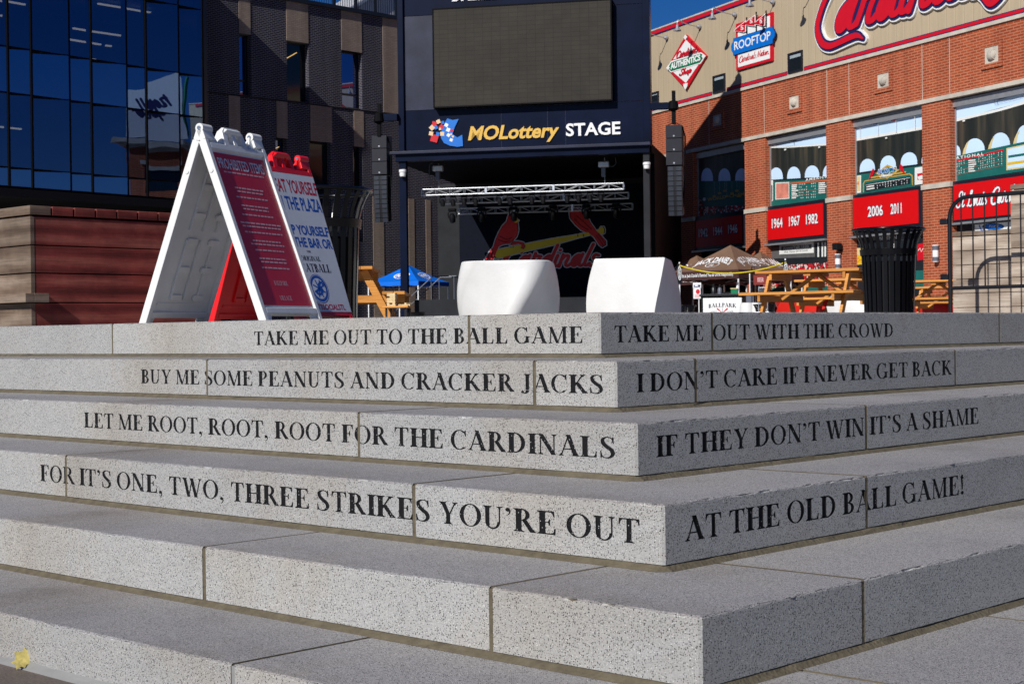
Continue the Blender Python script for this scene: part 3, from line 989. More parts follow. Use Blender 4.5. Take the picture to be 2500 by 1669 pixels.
for a, b in piers:
    mb = MB()
    mb.box(a, b, 0, 1.2, ZG, z_low0 - 0.001)
    pr = obj('pier', mb, 'red_brick', hall)
    if a > piers[0][0] + 0.1:
        mb = MB()
        mb.box(a - 0.03, b + 0.03, -0.05, 0.6, z_cap0, z_cap1)
        obj('pier_band', mb, 'limestone', pr)
mb = MB()
mb.box(U0 - 1.2, U1 + 0.02, -0.05, 1.2, z_low0, z_low1)
obj('stone_band', mb, 'limestone', hall)
mb = MB()
mb.box(U0 - 1.2, U1 + 0.02, -0.06, 1.2, z_up0, z_up1)
obj('stone_band', mb, 'limestone', hall)
mb = MB()
mb.box(U0 - 1.2, U1, 0.03, 1.2, z_up1, z_roof)
obj('upper_siding', mb, 'tan_siding', hall)
mb = MB()
mb.box(U0 - 1.2, U1, -0.02, 9.0, z_roof, z_roof + 0.06)
mb.box(U0 - 1.2, U1, 1.2, 9.0, ZG, z_roof - 0.01)
obj('roof', mb, 'limestone', hall)
# vertical control joints
for x in (1730, 1865, 2019, 2073, 2252, 2319):
    u = FB.px(x, 220)[0]
    mb = MB()
    mb.box(u - 0.012, u + 0.012, -0.004, 0.01, z_low1 + 0.01, z_up0 - 0.01)
    obj('control_joint', mb, 'limestone', hall)
# red and navy stripes
def stripe(name, x0, x1, za, zb):
    u0, u1 = FB.px(x0, 200)[0], FB.px(x1, 200)[0]
    b = MB()
    b.box(u0, u1, 0.0, 0.03, za, zb)
    obj(name, b, 'sign_navy', hall)
    b = MB()
    b.box(u0, u1, -0.008, 0.0, za + (zb - za) * 0.2, zb - (zb - za) * 0.2)
    obj(name, b, 'sign_red', hall)
zs0, zs1 = fz(2318.7, 79.5), fz(2318.7, 67.5)
stripe('painted_stripe', 1560, 1737, zs0, zs1)
stripe('painted_stripe', 1774, 1921, zs0, zs1)
stripe('painted_stripe', 1963, 2505, zs0, zs1)
zt0, zt1 = fz(1650, 68), fz(1650, 55)
stripe('painted_stripe', 1560, 2505, zt0, zt1)
# small square windows in the siding
for (x0, x1, yt, yb) in ((1740.6, 1770.5, 187, 222), (1924, 1959.5, 132, 172), (1588, 1608, 228, 250)):
    (u0, zt_), (u1, zb_) = FB.px(x0, yt), FB.px(x1, yb)
    b = MB()
    th = 0.07
    for q in ((u0, u1, zb_, zb_ + th), (u0, u1, zt_ - th, zt_), (u0, u0 + th, zb_ + th, zt_ - th), (u1 - th, u1, zb_ + th, zt_ - th)):
        b.box(q[0], q[1], -0.03, 0.05, q[2], q[3])
    f = obj('window', b, 'dark_frame', hall)
    b = MB()
    b.box(u0 + th, u1 - th, 0.004, 0.026, zb_ + th, zt_ - th)
    obj('pane', b, 'dark_glass', f)
    b = MB()
    b.box(u0 + th * 1.6, u1 - th * 1.6, -0.002, 0.004, zb_ + (zt_ - zb_) * 0.72, zt_ - th * 1.4)
    obj('blind', b, 'blind', f)
# stone baseball medallions in brick frames
for (cx, cy, hw, hh) in ((1752.5, 294, 10.5, 14.5), (1940.5, 250, 11.8, 16.5), (2158, 197, 14, 18.5), (2423, 134, 17, 21.5)):
    cu, cz = FB.px(cx, cy)
    s = FB.scale(cx, cy)
    rw = (FB.px(cx + hw, cy)[0] - FB.px(cx - hw, cy)[0]) / 2
    rh = hh * s * 0.93
    b = MB()
    e = 0.16
    b.box(cu - rw - e, cu + rw + e, -0.05, 0.0, cz - rh - e, cz - rh)
    b.box(cu - rw - e, cu + rw + e, -0.05, 0.0, cz + rh, cz + rh + e)
    b.box(cu - rw - e, cu - rw, -0.05, 0.0, cz - rh, cz + rh)
    b.box(cu + rw, cu + rw + e, -0.05, 0.0, cz - rh, cz + rh)
    f = obj('medallion_frame', b, 'red_brick', hall)
    b = MB()
    b.box(cu - rw, cu + rw, -0.03, 0.0, cz - rh, cz + rh)
    rr = min(rw, rh) * 0.74
    xf = Matrix.Translation((cu, -0.03, cz)) @ Matrix.Rotation(R(90), 4, 'X')
    b.lathe([(rr * math.cos(R(a)), rr * 0.75 * math.sin(R(a))) for a in range(0, 91, 15)], 28, (0, 0, 0), 0, xf)
    for sd in (-1, 1):
        pts = []
        for a in range(-65, 66, 13):
            x, z = sd * (0.95 - 0.55 * math.cos(R(a))) * rr, math.sin(R(a)) * rr * 0.92
            y = -0.03 - 0.75 * math.sqrt(max(0, rr * rr - x * x - z * z)) - 0.002
            pts.append((cu + x, y, cz + z))
        b.tube(pts, 0.012, 5)
    obj('stone_baseball', b, 'limestone', f, 40)

# ---- printed picture panels in the bays (flat window graphics of an old ballpark)
mat('print_sky', (0.55, 0.72, 0.92), 0.45, var=0.06, scale=0.6, lin=True)
def arcade(name):
    t = NT(name)
    tc = t.n('ShaderNodeTexCoord')
    mp = t.n('ShaderNodeMapping')
    mp.inputs['Scale'].default_value = (2.2, 1, 0.18)
    mp.inputs['Rotation'].default_value = (0, R(-12), 0)
    t.l(tc.outputs['Object'], mp.inputs[0])
    nz = t.n('ShaderNodeTexNoise', i_Scale=1.5, i_Detail=3.0)
    t.l(mp.outputs[0], nz.inputs['Vector'])
    t.l(t.ramp(nz.outputs['Fac'], [(0.42, (0.014, 0.018, 0.016)), (0.56, (0.032, 0.032, 0.026)), (0.74, (0.085, 0.068, 0.043))]), t.b.inputs['Base Color'])
    t.b.inputs['Roughness'].default_value = 0.45
    MATS[name] = t.m
arcade('print_canopy')
mat('print_white', (0.72, 0.73, 0.70), 0.45, var=0.05, lin=True)
mat('print_green', (0.012, 0.12, 0.105), 0.45, var=0.12, scale=2, lin=True)
mat('print_dark', (0.012, 0.016, 0.02), 0.45, var=0.1, lin=True)
mat('print_cream', (0.62, 0.50, 0.24), 0.45, var=0.06, lin=True)
mat('print_gold', (0.52, 0.31, 0.05), 0.45, var=0.06, lin=True)
mat('print_orange', (0.52, 0.11, 0.04), 0.45, var=0.06, lin=True)
mat('print_pink', (0.62, 0.22, 0.16), 0.45, var=0.25, scale=3, lin=True)
mat('print_grey', (0.10, 0.10, 0.10), 0.45, var=0.15, lin=True)
mat('print_yellow', (0.66, 0.42, 0.02), 0.45, var=0.08, lin=True)
def crowd(name):
    t = NT(name)
    tc = t.n('ShaderNodeTexCoord')
    v = t.n('ShaderNodeTexVoronoi', i_Scale=13.0)
    t.l(tc.outputs['Object'], v.inputs['Vector'])
    sp = t.n('ShaderNodeSeparateColor')
    t.l(v.outputs['Color'], sp.inputs[0])
    r = t.n('ShaderNodeValToRGB')
    r.color_ramp.interpolation = 'CONSTANT'
    e = r.color_ramp.elements
    for p, c in ((0.0, (0.02, 0.015, 0.02, 1)), (0.28, (0.5, 0.01, 0.02, 1)), (0.62, (0.62, 0.5, 0.46, 1)), (0.74, (0.28, 0.01, 0.015, 1)), (0.9, (0.7, 0.68, 0.66, 1))):
        if p == 0.0:
            e[0].color = c
        elif p == 0.28:
            e[1].position = p
            e[1].color = c
        else:
            q = e.new(p)
            q.color = c
    t.l(sp.outputs[0], r.inputs[0])
    t.l(r.outputs[0], t.b.inputs['Base Color'])
    t.b.inputs['Roughness'].default_value = 0.5
    MATS[name] = t.m
crowd('print_crowd')
VB = 0.24
class Print:
    """a flat printed panel: layers of coloured sheets, 3 mm apart"""
    def __init__(s, root, F, v):
        s.root, s.F, s.v, s.k, s.b, s.ms = root, F, v, 0, MB(), []
    def put(s, shape, m, name=None):
        s.k += 1
        if m not in s.ms:
            s.ms.append(m)
        s.b.sheet(shape, s.v - 0.002 * s.k, s.ms.index(m))
    def poly(s, pts, m, name=None):
        s.put(poly_shape(s.F.poly(pts, s.v)), m, name)
    def polys(s, lst, m, name=None):
        s.put(merge(*[poly_shape(s.F.poly(p, s.v)) for p in lst]), m, name)
    def line(s, pts, wpx, m, name=None):
        sc_ = s.F.scale(pts[0][0], pts[0][1], s.v)
        s.put(union(stroke(s.F.poly(pts, s.v), wpx * sc_, rnd=False, smooth=False)), m, name)
    def done(s):
        obj('print', s.b, s.ms if len(s.ms) > 1 else s.ms[0], s.root)
def arch(x0, x1, yb0, yb1, yt, lean=0.0):
    """pixel outline of a parabolic arch from (x0, yb0) over yt to (x1, yb1)"""
    pts = [(x0, yb0)]
    for k in range(1, 12):
        t = k / 12
        x = x0 + (x1 - x0) * (0.5 - 0.5 * math.cos(math.pi * t)) + lean * math.sin(math.pi * t)
        y = (yb0 + (yb1 - yb0) * t) - ((yb0 + yb1) / 2 - yt) * math.sin(math.pi * t) ** 0.72
        pts.append((x, y))
    pts.append((x1, yb1))
    return pts
def words(P, x, y0, y1, wdt, rows, m, seed, slope=0.0, cols=None):
    """rows of small printed word blocks"""
    rnd = random.Random(seed)
    out = []
    for r_ in range(rows):
        yy = y0 + (y1 - y0) * r_ / max(1, rows - 1)
        if cols:
            for c_ in cols:
                if rnd.random() < 0.75:
                    xx = x + c_
                    out.append([(xx, yy + slope * c_), (xx + 1.3, yy + slope * c_), (xx + 1.3, yy + slope * c_ + 3.0), (xx, yy + slope * c_ + 3.0)])
        else:
            w_ = wdt * rnd.uniform(0.6, 1.0)
            out.append([(x, yy), (x + w_, yy + slope * w_), (x + w_, yy + slope * w_ + 3.0), (x, yy + 3.0)])
    P.polys(out, m)
def mural(label, quad):
    g = thing('picture_panel', label, 'window graphic', mtx=FB.m, group='ballpark pictures filling the bays')
    P = Print(g, FB, VB)
    P.poly(quad, 'print_sky')
    return P
def BZ(x0, x1, y, at_x):
    """points on the horizontal wall line that passes (at_x, y), at columns x0 and x1"""
    z = FB.px(at_x, y, VB)[1]
    out = []
    for x in (x0, x1):
        lo, hi = 0.0, 1669.0
        for _ in range(40):
            m = (lo + hi) / 2
            if FB.px(x, m, VB)[1] > z:
                lo = m
            else:
                hi = m
        out.append((x, (lo + hi) / 2))
    return out
def bay_quad(x0, x1, yt, yb):
    (a, b), (c, d_) = BZ(x0, x1, yt, (x0 + x1) / 2), BZ(x0, x1, yb, (x0 + x1) / 2)
    return [a, b, d_, c]

# bay with the flags and the stadium sign
P = mural('printed stadium picture with four flags and a BUSCH scoreboard sign', [(2070, 300), (2260, 255), (2260, 456), (2070, 486)])
P.poly([(2070, 343), (2260, 309.5), (2260, 425), (2070, 460)], 'print_canopy')
P.poly([(2070, 341), (2260, 308), (2260, 315), (2070, 348)], 'print_white')
P.polys([arch(2058, 2090, 430, 424, 394), arch(2099, 2137, 422, 418, 388), arch(2149, 2188, 414, 409, 380), arch(2199, 2240, 406, 401, 372), arch(2250, 2290, 401, 396, 368)], 'print_sky')
P.poly([(2070, 428), (2260, 400), (2260, 456), (2070, 488)], 'print_green')
P.poly([(2070, 425), (2260, 398), (2260, 403), (2070, 430)], 'print_dark')
P.poly([(2076, 432), (2103, 428), (2103, 470), (2076, 474)], 'print_white')
P.poly([(2077, 434), (2101, 430), (2101, 466), (2077, 470)], 'print_cream')
P.put(fit(FB, sans('DOBBS', 0.02), (2073, 454), (2098, 450), 7, VB), 'sign_red')
P.poly([(2108, 448), (2112, 441), (2222, 423), (2229, 428), (2230, 452), (2108, 470)], 'print_gold')
P.poly([(2110, 449), (2113, 443), (2221, 426), (2227, 430), (2228, 452), (2110, 470)], 'print_green')
P.poly([(2114, 449), (2224, 431), (2224, 449), (2114, 468)], 'print_dark')
P.line([(2115, 452), (2223, 434)], 0.9, 'print_white')
words(P, 2117, 455, 461, 22, 2, 'print_white', 5, -0.16)
words(P, 2143, 447, 457, 0, 3, 'print_white', 6, -0.165, [k * 6.6 for k in range(12)])
P.poly([(2139, 424), (2168, 402), (2198, 415), (2168, 437)], 'print_gold')
P.poly([(2146, 424), (2168, 407), (2191, 415), (2168, 432)], 'print_green')
P.poly([(2128, 432), (2214, 418), (2214, 422), (2128, 436)], 'print_gold')
P.put(fit(FB, sans('BUSCH', 0.03), (2145, 425.5), (2190, 418.5), 11.5, VB, 0.2), 'print_white')
P.put(fit(FB, sans('BUSCH', 0.005), (2146, 424.8), (2189, 417.8), 10, VB, 0.2), 'sign_blue')
ps, wd = script_polys('Stadium', 0.16)
P.put(fit(FB, (union(ps), wd), (2150, 433), (2183, 428), 6, VB), 'print_white')
for cx, cy in ((2133, 420), (2202, 409)):
    P.poly([(cx + 1, cy - 9), (cx + 4, cy - 5), (cx + 4, cy + 2), (cx - 3, cy + 12), (cx - 10, cy + 19), (cx - 5, cy + 4), (cx - 3, cy - 3)] if cx < 2150 else
           [(cx - 1, cy - 8), (cx + 4, cy - 4), (cx + 6, cy + 5), (cx + 10, cy + 14), (cx + 6, cy + 14), (cx, cy + 8), (cx - 4, cy + 2), (cx - 3, cy - 4)], 'sign_red')
P.poly([(2236, 410), (2262, 406), (2262, 448), (2236, 452)], 'print_white')
P.poly([(2242, 424), (2262, 421), (2262, 440), (2243, 440)], 'sign_red')
P.poly([(2243, 432), (2252, 428), (2262, 429), (2262, 436), (2246, 440)], 'print_white')
for x, y0, y1, m in ((2103, 300, 337, 'print_white'), (2147, 292, 330, 'sign_blue'), (2191, 284, 322, 'sign_red'), (2237, 274, 314, 'print_white')):
    P.line([(x, y0), (x, y1)], 1.5, 'print_white')
    P.poly([(x - 1, y0), (x - 1, y0 + 12), (x - 8, y0 + 11), (x - 13, y0 + 13), (x - 9, y0 + 5), (x - 5, y0 + 2)], m)
P.polys([[(x, y), (x + 5, y - 0.8), (x + 5, y + 2.4), (x, y + 3.2)] for x, y in ((2080, 350), (2165, 336))], 'print_white')
P.done()
# bay with the american league board
P = mural('printed stadium picture with an AMERICAN scoreboard and a pink portrait board', [(1862, 352), (2026, 308), (2026, 500), (1862, 520)])
P.poly([(1862, 360), (2026, 353), (2026, 440), (1862, 448)], 'print_canopy')
P.poly([(1862, 357.5), (1925, 358), (2026, 350), (2026, 354.5), (1925, 361), (1862, 361.5)], 'print_white')
P.polys([arch(1879, 1912, 441, 440, 409), arch(1922, 1955, 439, 438, 407), arch(1965, 2001, 437, 435, 404), arch(2009, 2046, 433, 430, 400)], 'print_sky')
P.poly([(1862, 441), (2026, 432), (2026, 510), (1862, 520)], 'print_green')
P.poly([(1862, 440), (2026, 431), (2026, 436), (1862, 444)], 'print_dark')
P.poly([(1869, 441), (1888, 440), (1888, 490), (1869, 492)], 'print_white')
P.poly([(1869, 453), (1886.5, 452), (1886.5, 488), (1869, 490)], 'print_grey')
words(P, 1871, 456, 483, 12, 6, 'print_white', 8)
P.poly([(1894, 446), (1928, 444.5), (1928, 485), (1894, 487.5)], 'print_white')
P.poly([(1896, 448), (1926.5, 446.5), (1926.5, 483), (1896, 485.5)], 'print_pink')
P.poly([(1931, 446), (2026, 438), (2026, 442), (1931, 450)], 'print_orange')
words(P, 1934, 451, 482, 17, 8, 'print_white', 9, -0.06)
words(P, 1952, 449, 482, 0, 6, 'print_white', 10, -0.07, [0, 4.5, 9, 13.5, 18, 22, 30, 34.5, 39])
words(P, 2000, 446, 470, 20, 6, 'print_white', 11, -0.08)
P.line([(1933, 469), (2026, 461)], 0.5, 'print_orange')
P.line([(1933, 478.5), (2026, 470)], 0.5, 'print_orange')
P.put(fit(FB, sans('AMERICAN', 0.03, 1.35), (1968.5, 442.5), (2034, 436), 6.0, VB), 'print_white')
P.line([(1872, 346), (1946, 343.2)], 2.4, 'print_grey')
P.line([(1880, 339.5), (1946, 336)], 0.6, 'print_grey')
for x in (1898.5, 1941):
    P.line([(x, 333), (x, 354)], 1.1, 'print_grey')
P.polys([[(x, y), (x + 5, y - 0.5), (x + 5, y + 3), (x, y + 3.4)] for x, y in ((1917, 364), (2000, 358))], 'print_white')
P.done()
# bay with the national league board
P = mural('printed stadium picture with a NATIONAL scoreboard and light mast', [(2312, 262), (2540, 205), (2540, 400), (2312, 450)])
P.poly([(2312, 298), (2540, 238), (2540, 360), (2312, 386)], 'print_canopy')
P.poly([(2312, 296), (2440, 265.5), (2540, 236), (2540, 243), (2440, 272), (2312, 302.5)], 'print_white')
P.polys([arch(2310, 2346, 384, 380, 352), arch(2358, 2405, 377, 371, 338, -2), arch(2420, 2467, 367, 360, 324, -2), arch(2482, 2530, 352, 346, 305, -2)], 'print_sky')
for x, y in ((2358, 377), (2420, 367), (2482, 352)):
    P.poly([(x - 8, y + 2), (x - 5, y - 12), (x + 2, y - 27), (x + 9, y - 34), (x + 4, y - 22), (x + 1, y - 8), (x, y + 1)], 'print_cream')
P.poly([(2312, 386), (2540, 338), (2540, 412), (2312, 446)], 'print_green')
P.poly([(2458, 362), (2540, 345), (2540, 405), (2458, 416)], 'print_cream')
P.poly([(2461, 365), (2540, 348), (2540, 402), (2461, 412)], 'print_sky')
P.poly([(2461, 397), (2540, 386), (2540, 392), (2461, 404)], 'print_yellow')
P.poly([(2463, 380), (2540, 368), (2540, 374), (2463, 386)], 'print_green')
P.poly([(2322, 394), (2452, 364.5), (2452, 368.5), (2322, 398.5)], 'sign_red')
P.put(fit(FB, sans('NATIONAL', 0.03, 1.45), (2325, 391), (2403, 374.5), 6.5, VB), 'print_white')
words(P, 2366, 391, 417, 22, 6, 'print_white', 12, -0.1)
words(P, 2324, 397, 425, 0, 6, 'print_white', 13, -0.2, [0, 4.7, 9.4, 14, 19, 24, 31])
words(P, 2391, 382, 410, 0, 6, 'print_white', 14, -0.21, [0, 5, 10, 15.3, 20.6, 26, 31.5, 37, 48, 56])
for dy in (0, 12, 23):
    P.line([(2322, 408 + dy), (2452, 381 + dy)], 0.5, 'print_orange')
P.line([(2440, 243), (2540, 214)], 3.0, 'print_grey')
P.line([(2430, 232), (2540, 203)], 0.9, 'print_grey')
P.line([(2432, 255), (2540, 226)], 0.7, 'print_grey')
for x in (2431, 2438):
    P.line([(x, 226), (x, 254)], 1.1, 'print_grey')
P.polys([[(x, y), (x + 6, y - 1.2), (x + 6, y + 2.6), (x, y + 3.8)] for x, y in ((2353, 294), (2465, 262))], 'print_white')
P.done()
# bay with the championship banners, half in the stage's shadow
P = mural('printed stadium picture reading WORLD CHAMPIONS above a red crowd', [(1686, 388), (1826, 352), (1826, 520), (1686, 540)])
P.poly([(1686, 388), (1826, 360), (1826, 440), (1686, 446)], 'print_canopy')
P.polys([arch(1674, 1696, 442, 442, 412), arch(1712, 1741, 442, 442, 410), arch(1754, 1784, 442, 442, 411), arch(1795, 1828, 442, 442, 411)], 'print_sky')
P.poly([(1686, 443), (1826, 441), (1826, 508), (1686, 526)], 'print_green')
P.put(fit(FB, sans('WORLD  CHAMPIONS', 0.035), (1727, 491), (1856, 488), 7.5, VB), 'print_gold')
P.poly(circ(1720, 486.5, 3.6, 4.4), 'print_white')
P.poly([(1692, 465), (1698, 462), (1718, 500), (1692, 506)], 'print_crowd')
P.poly([(1692, 506), (1826, 500), (1826, 520), (1692, 534)], 'print_crowd')
for x, y in ((1745, 480), (1758, 473), (1771, 467), (1776, 480), (1789, 473), (1801, 467), (1807, 480)):
    P.line([(x, 443), (x, y)], 0.6, 'print_white')
    P.poly([(x - 4, y - 3), (x + 4, y - 3.6), (x + 4, y + 1), (x - 4, y + 1.6)], 'print_gold')
P.done()
P = mural('printed stadium picture in shade, left of the WORLD CHAMPIONS one', [(1520, 415), (1668, 392), (1668, 545), (1520, 560)])
P.poly([(1520, 420), (1668, 398), (1668, 460), (1520, 470)], 'print_canopy')
P.polys([arch(1590, 1608, 438, 438, 405)], 'print_sky')
P.poly([(1520, 462), (1668, 455), (1668, 530), (1520, 545)], 'print_dark')
P.poly([(1520, 500), (1640, 488), (1640, 530), (1520, 545)], 'print_crowd')
P.done()
# ---- thin awning frames over the bays and the dark glass below the boards
bays = [(piers[i][1], piers[i + 1][0]) for i in range(4)] + [(piers[4][1], U1)]
for a, b in bays:
    mb = MB()
    mb.box(a, b, 0.12, VB + 0.1, z_low0 - 0.28, z_low0 - 0.05)
    mb.box(a, a + 0.06, 0.20, VB + 0.05, z_cap0 - 1.0, z_low0 - 0.28)
    f = obj('bay_frame', mb, 'galvanised', hall)
    mb = MB()
    mb.box(a, b, VB + 0.12, VB + 0.3, ZG, z_low0 - 0.3)
    obj('glass', mb, 'dark_glass', f)

# ---- red anniversary boards
def board(label, fr, rd, txts, bottom_ledge=True):
    """fr, rd: pixel corners (x0, x1, ytop_left, ytop_right, ybot_left, ybot_right) of frame and red face"""
    v = 0.06
    g = thing('banner_board', label, 'banner board', mtx=FB.m, group='red year boards across the bays')
    def quad(q):
        x0, x1, a, b, c, d_ = q
        return FB.poly([(x0, c), (x1, d_), (x1, b), (x0, a)], v)
    p = quad(fr)
    za, zb = (p[0][1] + p[1][1]) / 2, (p[2][1] + p[3][1]) / 2
    u0, u1 = p[0][0], p[1][0]
    b = MB()
    b.box(u0, u1, v + 0.002, VB + 0.1, za, zb)
    obj('frame', b, 'dark_frame', g, bevel=0.02)
    b = MB()
    q = quad(rd)
    ra, rb = (q[0][1] + q[1][1]) / 2, (q[2][1] + q[3][1]) / 2
    b.box(q[0][0], q[1][0], v - 0.02, v + 0.002, ra, rb)
    fb_ = b
    for s, x0, y0, x1, y1, h in txts:
        if s.startswith('~'):
            ps, wd = script_polys(s[1:], 0.13)
            pb, _ = script_polys(s[1:], 0.13, extra=0.09)
            fb_.sheet(fit(FB, (union(ps), wd), (x0, y0), (x1, y1), h, v), v - 0.030, 1)
            fb_.sheet(fit(FB, (union(pb), wd), (x0, y0), (x1, y1), h, v), v - 0.025, 2)
        else:
            fb_.sheet(fit(FB, sans(s, 0.02), (x0, y0), (x1, y1), h, v), v - 0.030, 1)
            fb_.sheet(fit(FB, sans(s, 0.05), (x0 - .6, y0 + .6), (x1 + .6, y1 + .6), h * 1.05, v), v - 0.025, 2)
    obj('face', fb_, ['banner_red', 'sign_white', 'sign_navy'], g)
    if bottom_ledge:
        b = MB()
        b.box(u0, u1, -0.02, VB + 0.1, za - 0.07, za - 0.004)
        obj('ledge', b, 'galvanised', g)
board('black framed red board reading 2006 and 2011', (2077, 2251, 477, 452.5, 575, 563), (2084, 2243, 484, 464, 560, 546), [('2006', 2120.5, 529, 2157, 524, 24), ('2011', 2176, 522.5, 2203, 519, 24)])
board('black framed red board reading 1964 1967 and 1982', (1869, 2017.5, 504, 486, 595, 583), (1876, 2010.5, 513, 496, 586, 573), [('1964', 1886, 557, 1912, 554, 22), ('1967', 1928, 552, 1954.5, 549, 22.5), ('1982', 1969.5, 547.5, 1998, 544, 23)])
board('shaded red board reading 1942 1944 and 1946', (1692, 1818, 528, 515, 612, 601), (1699.5, 1812, 540, 524, 604, 594), [('1942', 1707.5, 579, 1729.5, 576.5, 19.5), ('1944', 1743, 575, 1765, 572.5, 20), ('1946', 1779, 570, 1802, 567.5, 20.5)])
board('shaded red board reading 1934 beside the stage', (1560, 1650, 541, 528, 632, 622), (1566, 1643, 557, 547, 616, 609), [('1934', 1613, 589.5, 1634, 587, 19)])
board('red board in white script starting St Louis behind the crowd barrier', (2320.3, 2560, 445, 410, 544, 522), (2330, 2560, 452, 421, 537, 515), [('~St Louis Cardinals', 2336, 507, 2522, 489, 33)])
# ---- shop fronts under the boards (flat printed advertisements)
P = Print(thing('shop_poster', 'grey News Talk 1120 advertisement over a printed red crowd', 'poster', mtx=FB.m, group='printed posters at the foot of the bays'), FB, VB)
P.poly([(1862, 600), (2026, 586), (2026, 800), (1862, 800)], 'print_grey')
P.poly([(1990, 596), (2026, 590), (2026, 645), (1990, 648)], 'print_dark')
P.polys([[(x, 592), (x + 4, 592), (x + 4, 640), (x, 641)] for x in (1996, 2006, 2013)], 'print_white')
P.poly([(1903, 593), (1987, 588), (1987, 617), (1903, 621)], 'print_white')
P.poly([(1908, 602), (1982, 596), (1982, 607), (1908, 612)], 'print_grey')
P.put(fit(FB, sans('News/Talk 1120', 0.03), (1914, 609.8), (1975, 605), 7, VB), 'print_white')
P.put(fit(FB, sans('The Voice Of St Louis', 0.0), (1915, 617.5), (1973, 614.5), 4.2, VB), 'print_grey')
P.put(fit(FB, sans('es', 0.03), (1872.5, 615), (1881.5, 614), 6.5, VB), 'print_orange')
P.poly([(1862, 632), (2026, 626), (2026, 800), (1862, 800)], 'print_dark')
P.poly([(1905, 648), (2026, 640), (2026, 800), (1862, 800), (1862, 670)], 'print_crowd')
P.poly([(1862, 704), (2026, 698), (2026, 712), (1862, 718)], 'print_green')
P.line([(1862, 702), (2026, 696)], 1.5, 'print_cream')
P.done()
P = Print(thing('shop_poster', 'yellow advertisement with red script behind the black litter bin', 'poster', mtx=FB.m, group='printed posters at the foot of the bays'), FB, VB)
P.poly([(2070, 575), (2260, 560), (2260, 800), (2070, 800)], 'print_dark')
P.poly([(2079, 606), (2108, 605), (2108, 645), (2079, 648)], 'print_cream')
P.poly([(2079, 618), (2112, 628), (2112, 644), (2079, 648)], 'print_yellow')
P.line([(2090, 633), (2096, 630), (2100, 634), (2092, 642), (2098, 636), (2105, 634), (2103, 641)], 1.0, 'sign_red')
P.polys([[(x, 572), (x + 12, 571), (x + 12, 586), (x, 587)] for x in (2128, 2150, 2170, 2196)], 'print_grey')
P.put(fit(FB, sans('NATION', 0.02), (2148, 587), (2190, 585), 9, VB), 'print_white')
P.poly([(2240, 596), (2256, 593), (2256, 634), (2240, 636)], 'sign_red')
P.line([(2242, 612), (2247, 606), (2250, 614), (2255, 606)], 2.2, 'print_white')
P.poly([(2236, 660), (2260, 660), (2260, 700), (2236, 700)], 'print_green')
P.done()
P = Print(thing('shop_poster', 'white advertisement reading and You with a blue oval badge', 'poster', mtx=FB.m, group='printed posters at the foot of the bays'), FB, VB)
P.poly([(2312, 545), (2560, 530), (2560, 800), (2312, 800)], 'print_dark')
P.poly([(2380, 548), (2560, 534), (2560, 700), (2380, 700)], 'print_white')
P.poly(circ(2425, 553, 27, 8), 'sign_navy')
P.poly(circ(2425, 553, 24, 6.5), 'sign_blue')
P.put(fit(FB, sans('Ford'), (2415, 556), (2437, 554), 6, VB, 0.3), 'print_white')
P.line([(2391, 549), (2396, 562), (2408, 568), (2416, 560), (2414, 552), (2404, 556), (2394, 574)], 3.5, 'sign_blue')
ps, wd = serif_polys('A')
P.put(fit(FB, sans('and You', -0.005), (2436, 571), (2500, 565), 13, VB), 'sign_navy')
P.done()

# ---- wall lights and camera boxes on the piers
for (cx, yt, yb, lab) in ((2284.5, 598, 640, 'striped cylinder wall light right of the 2006 2011 board'), (2046, 620, 656, 'striped cylinder wall light left of the 2006 2011 board')):
    u, zt_ = FB.px(cx, yt, -0.1)
    _, zb_ = FB.px(cx, yb, -0.1)
    g = thing('wall_light', lab, 'wall lamp', mtx=FB.m @ Matrix.Translation((u, -0.11, zb_)), group='cylinder lights on the brick piers')
    H = zt_ - zb_
    mat('lamp_white', (0.80, 0.80, 0.80), 0.4, var=0.02, lin=True)
    mat('lamp_grey', (0.11, 0.12, 0.15), 0.4, var=0.05, lin=True)
    b = MB(); b.lathe([(0.0, 0.30 * H), (0.098, 0.30 * H), (0.098, 0.70 * H), (0, 0.70 * H)], 20); obj('diffuser', b, 'lamp_white', g, 40)
    b = MB()
    b.lathe([(0, 0.06 * H), (0.105, 0.06 * H), (0.105, 0.3 * H), (0, 0.3 * H)], 20)
    b.lathe([(0, 0.7 * H), (0.105, 0.7 * H), (0.105, 0.95 * H), (0, 0.95 * H)], 20)
    b.box(-0.05, 0.05, 0.06, 0.112, 0.1 * H, 0.9 * H)
    obj('shade', b, 'lamp_grey', g, 40)
    b = MB()
    b.lathe([(0, 0.95 * H), (0.11, 0.95 * H), (0.11, H), (0, H)], 20)
    b.lathe([(0, 0), (0.09, 0), (0.11, 0.06 * H), (0, 0.06 * H)], 20)
    obj('cap', b, 'lamp_white', g, 40)
u, z = FB.px(2043.5, 602, -0.2)
g = thing('wall_speaker', 'small black box speaker on the brick pier above the striped wall light', 'speaker', mtx=FB.m @ Matrix.Translation((u, -0.2, z)))
b = MB(); b.box(-0.14, 0.14, -0.12, 0.12, -0.11, 0.12); obj('cabinet', b, 'black_matte', g, bevel=0.02)
b = MB(); b.box(-0.06, 0.06, 0.1, 0.198, -0.16, -0.02); obj('bracket', b, 'black_matte', g)

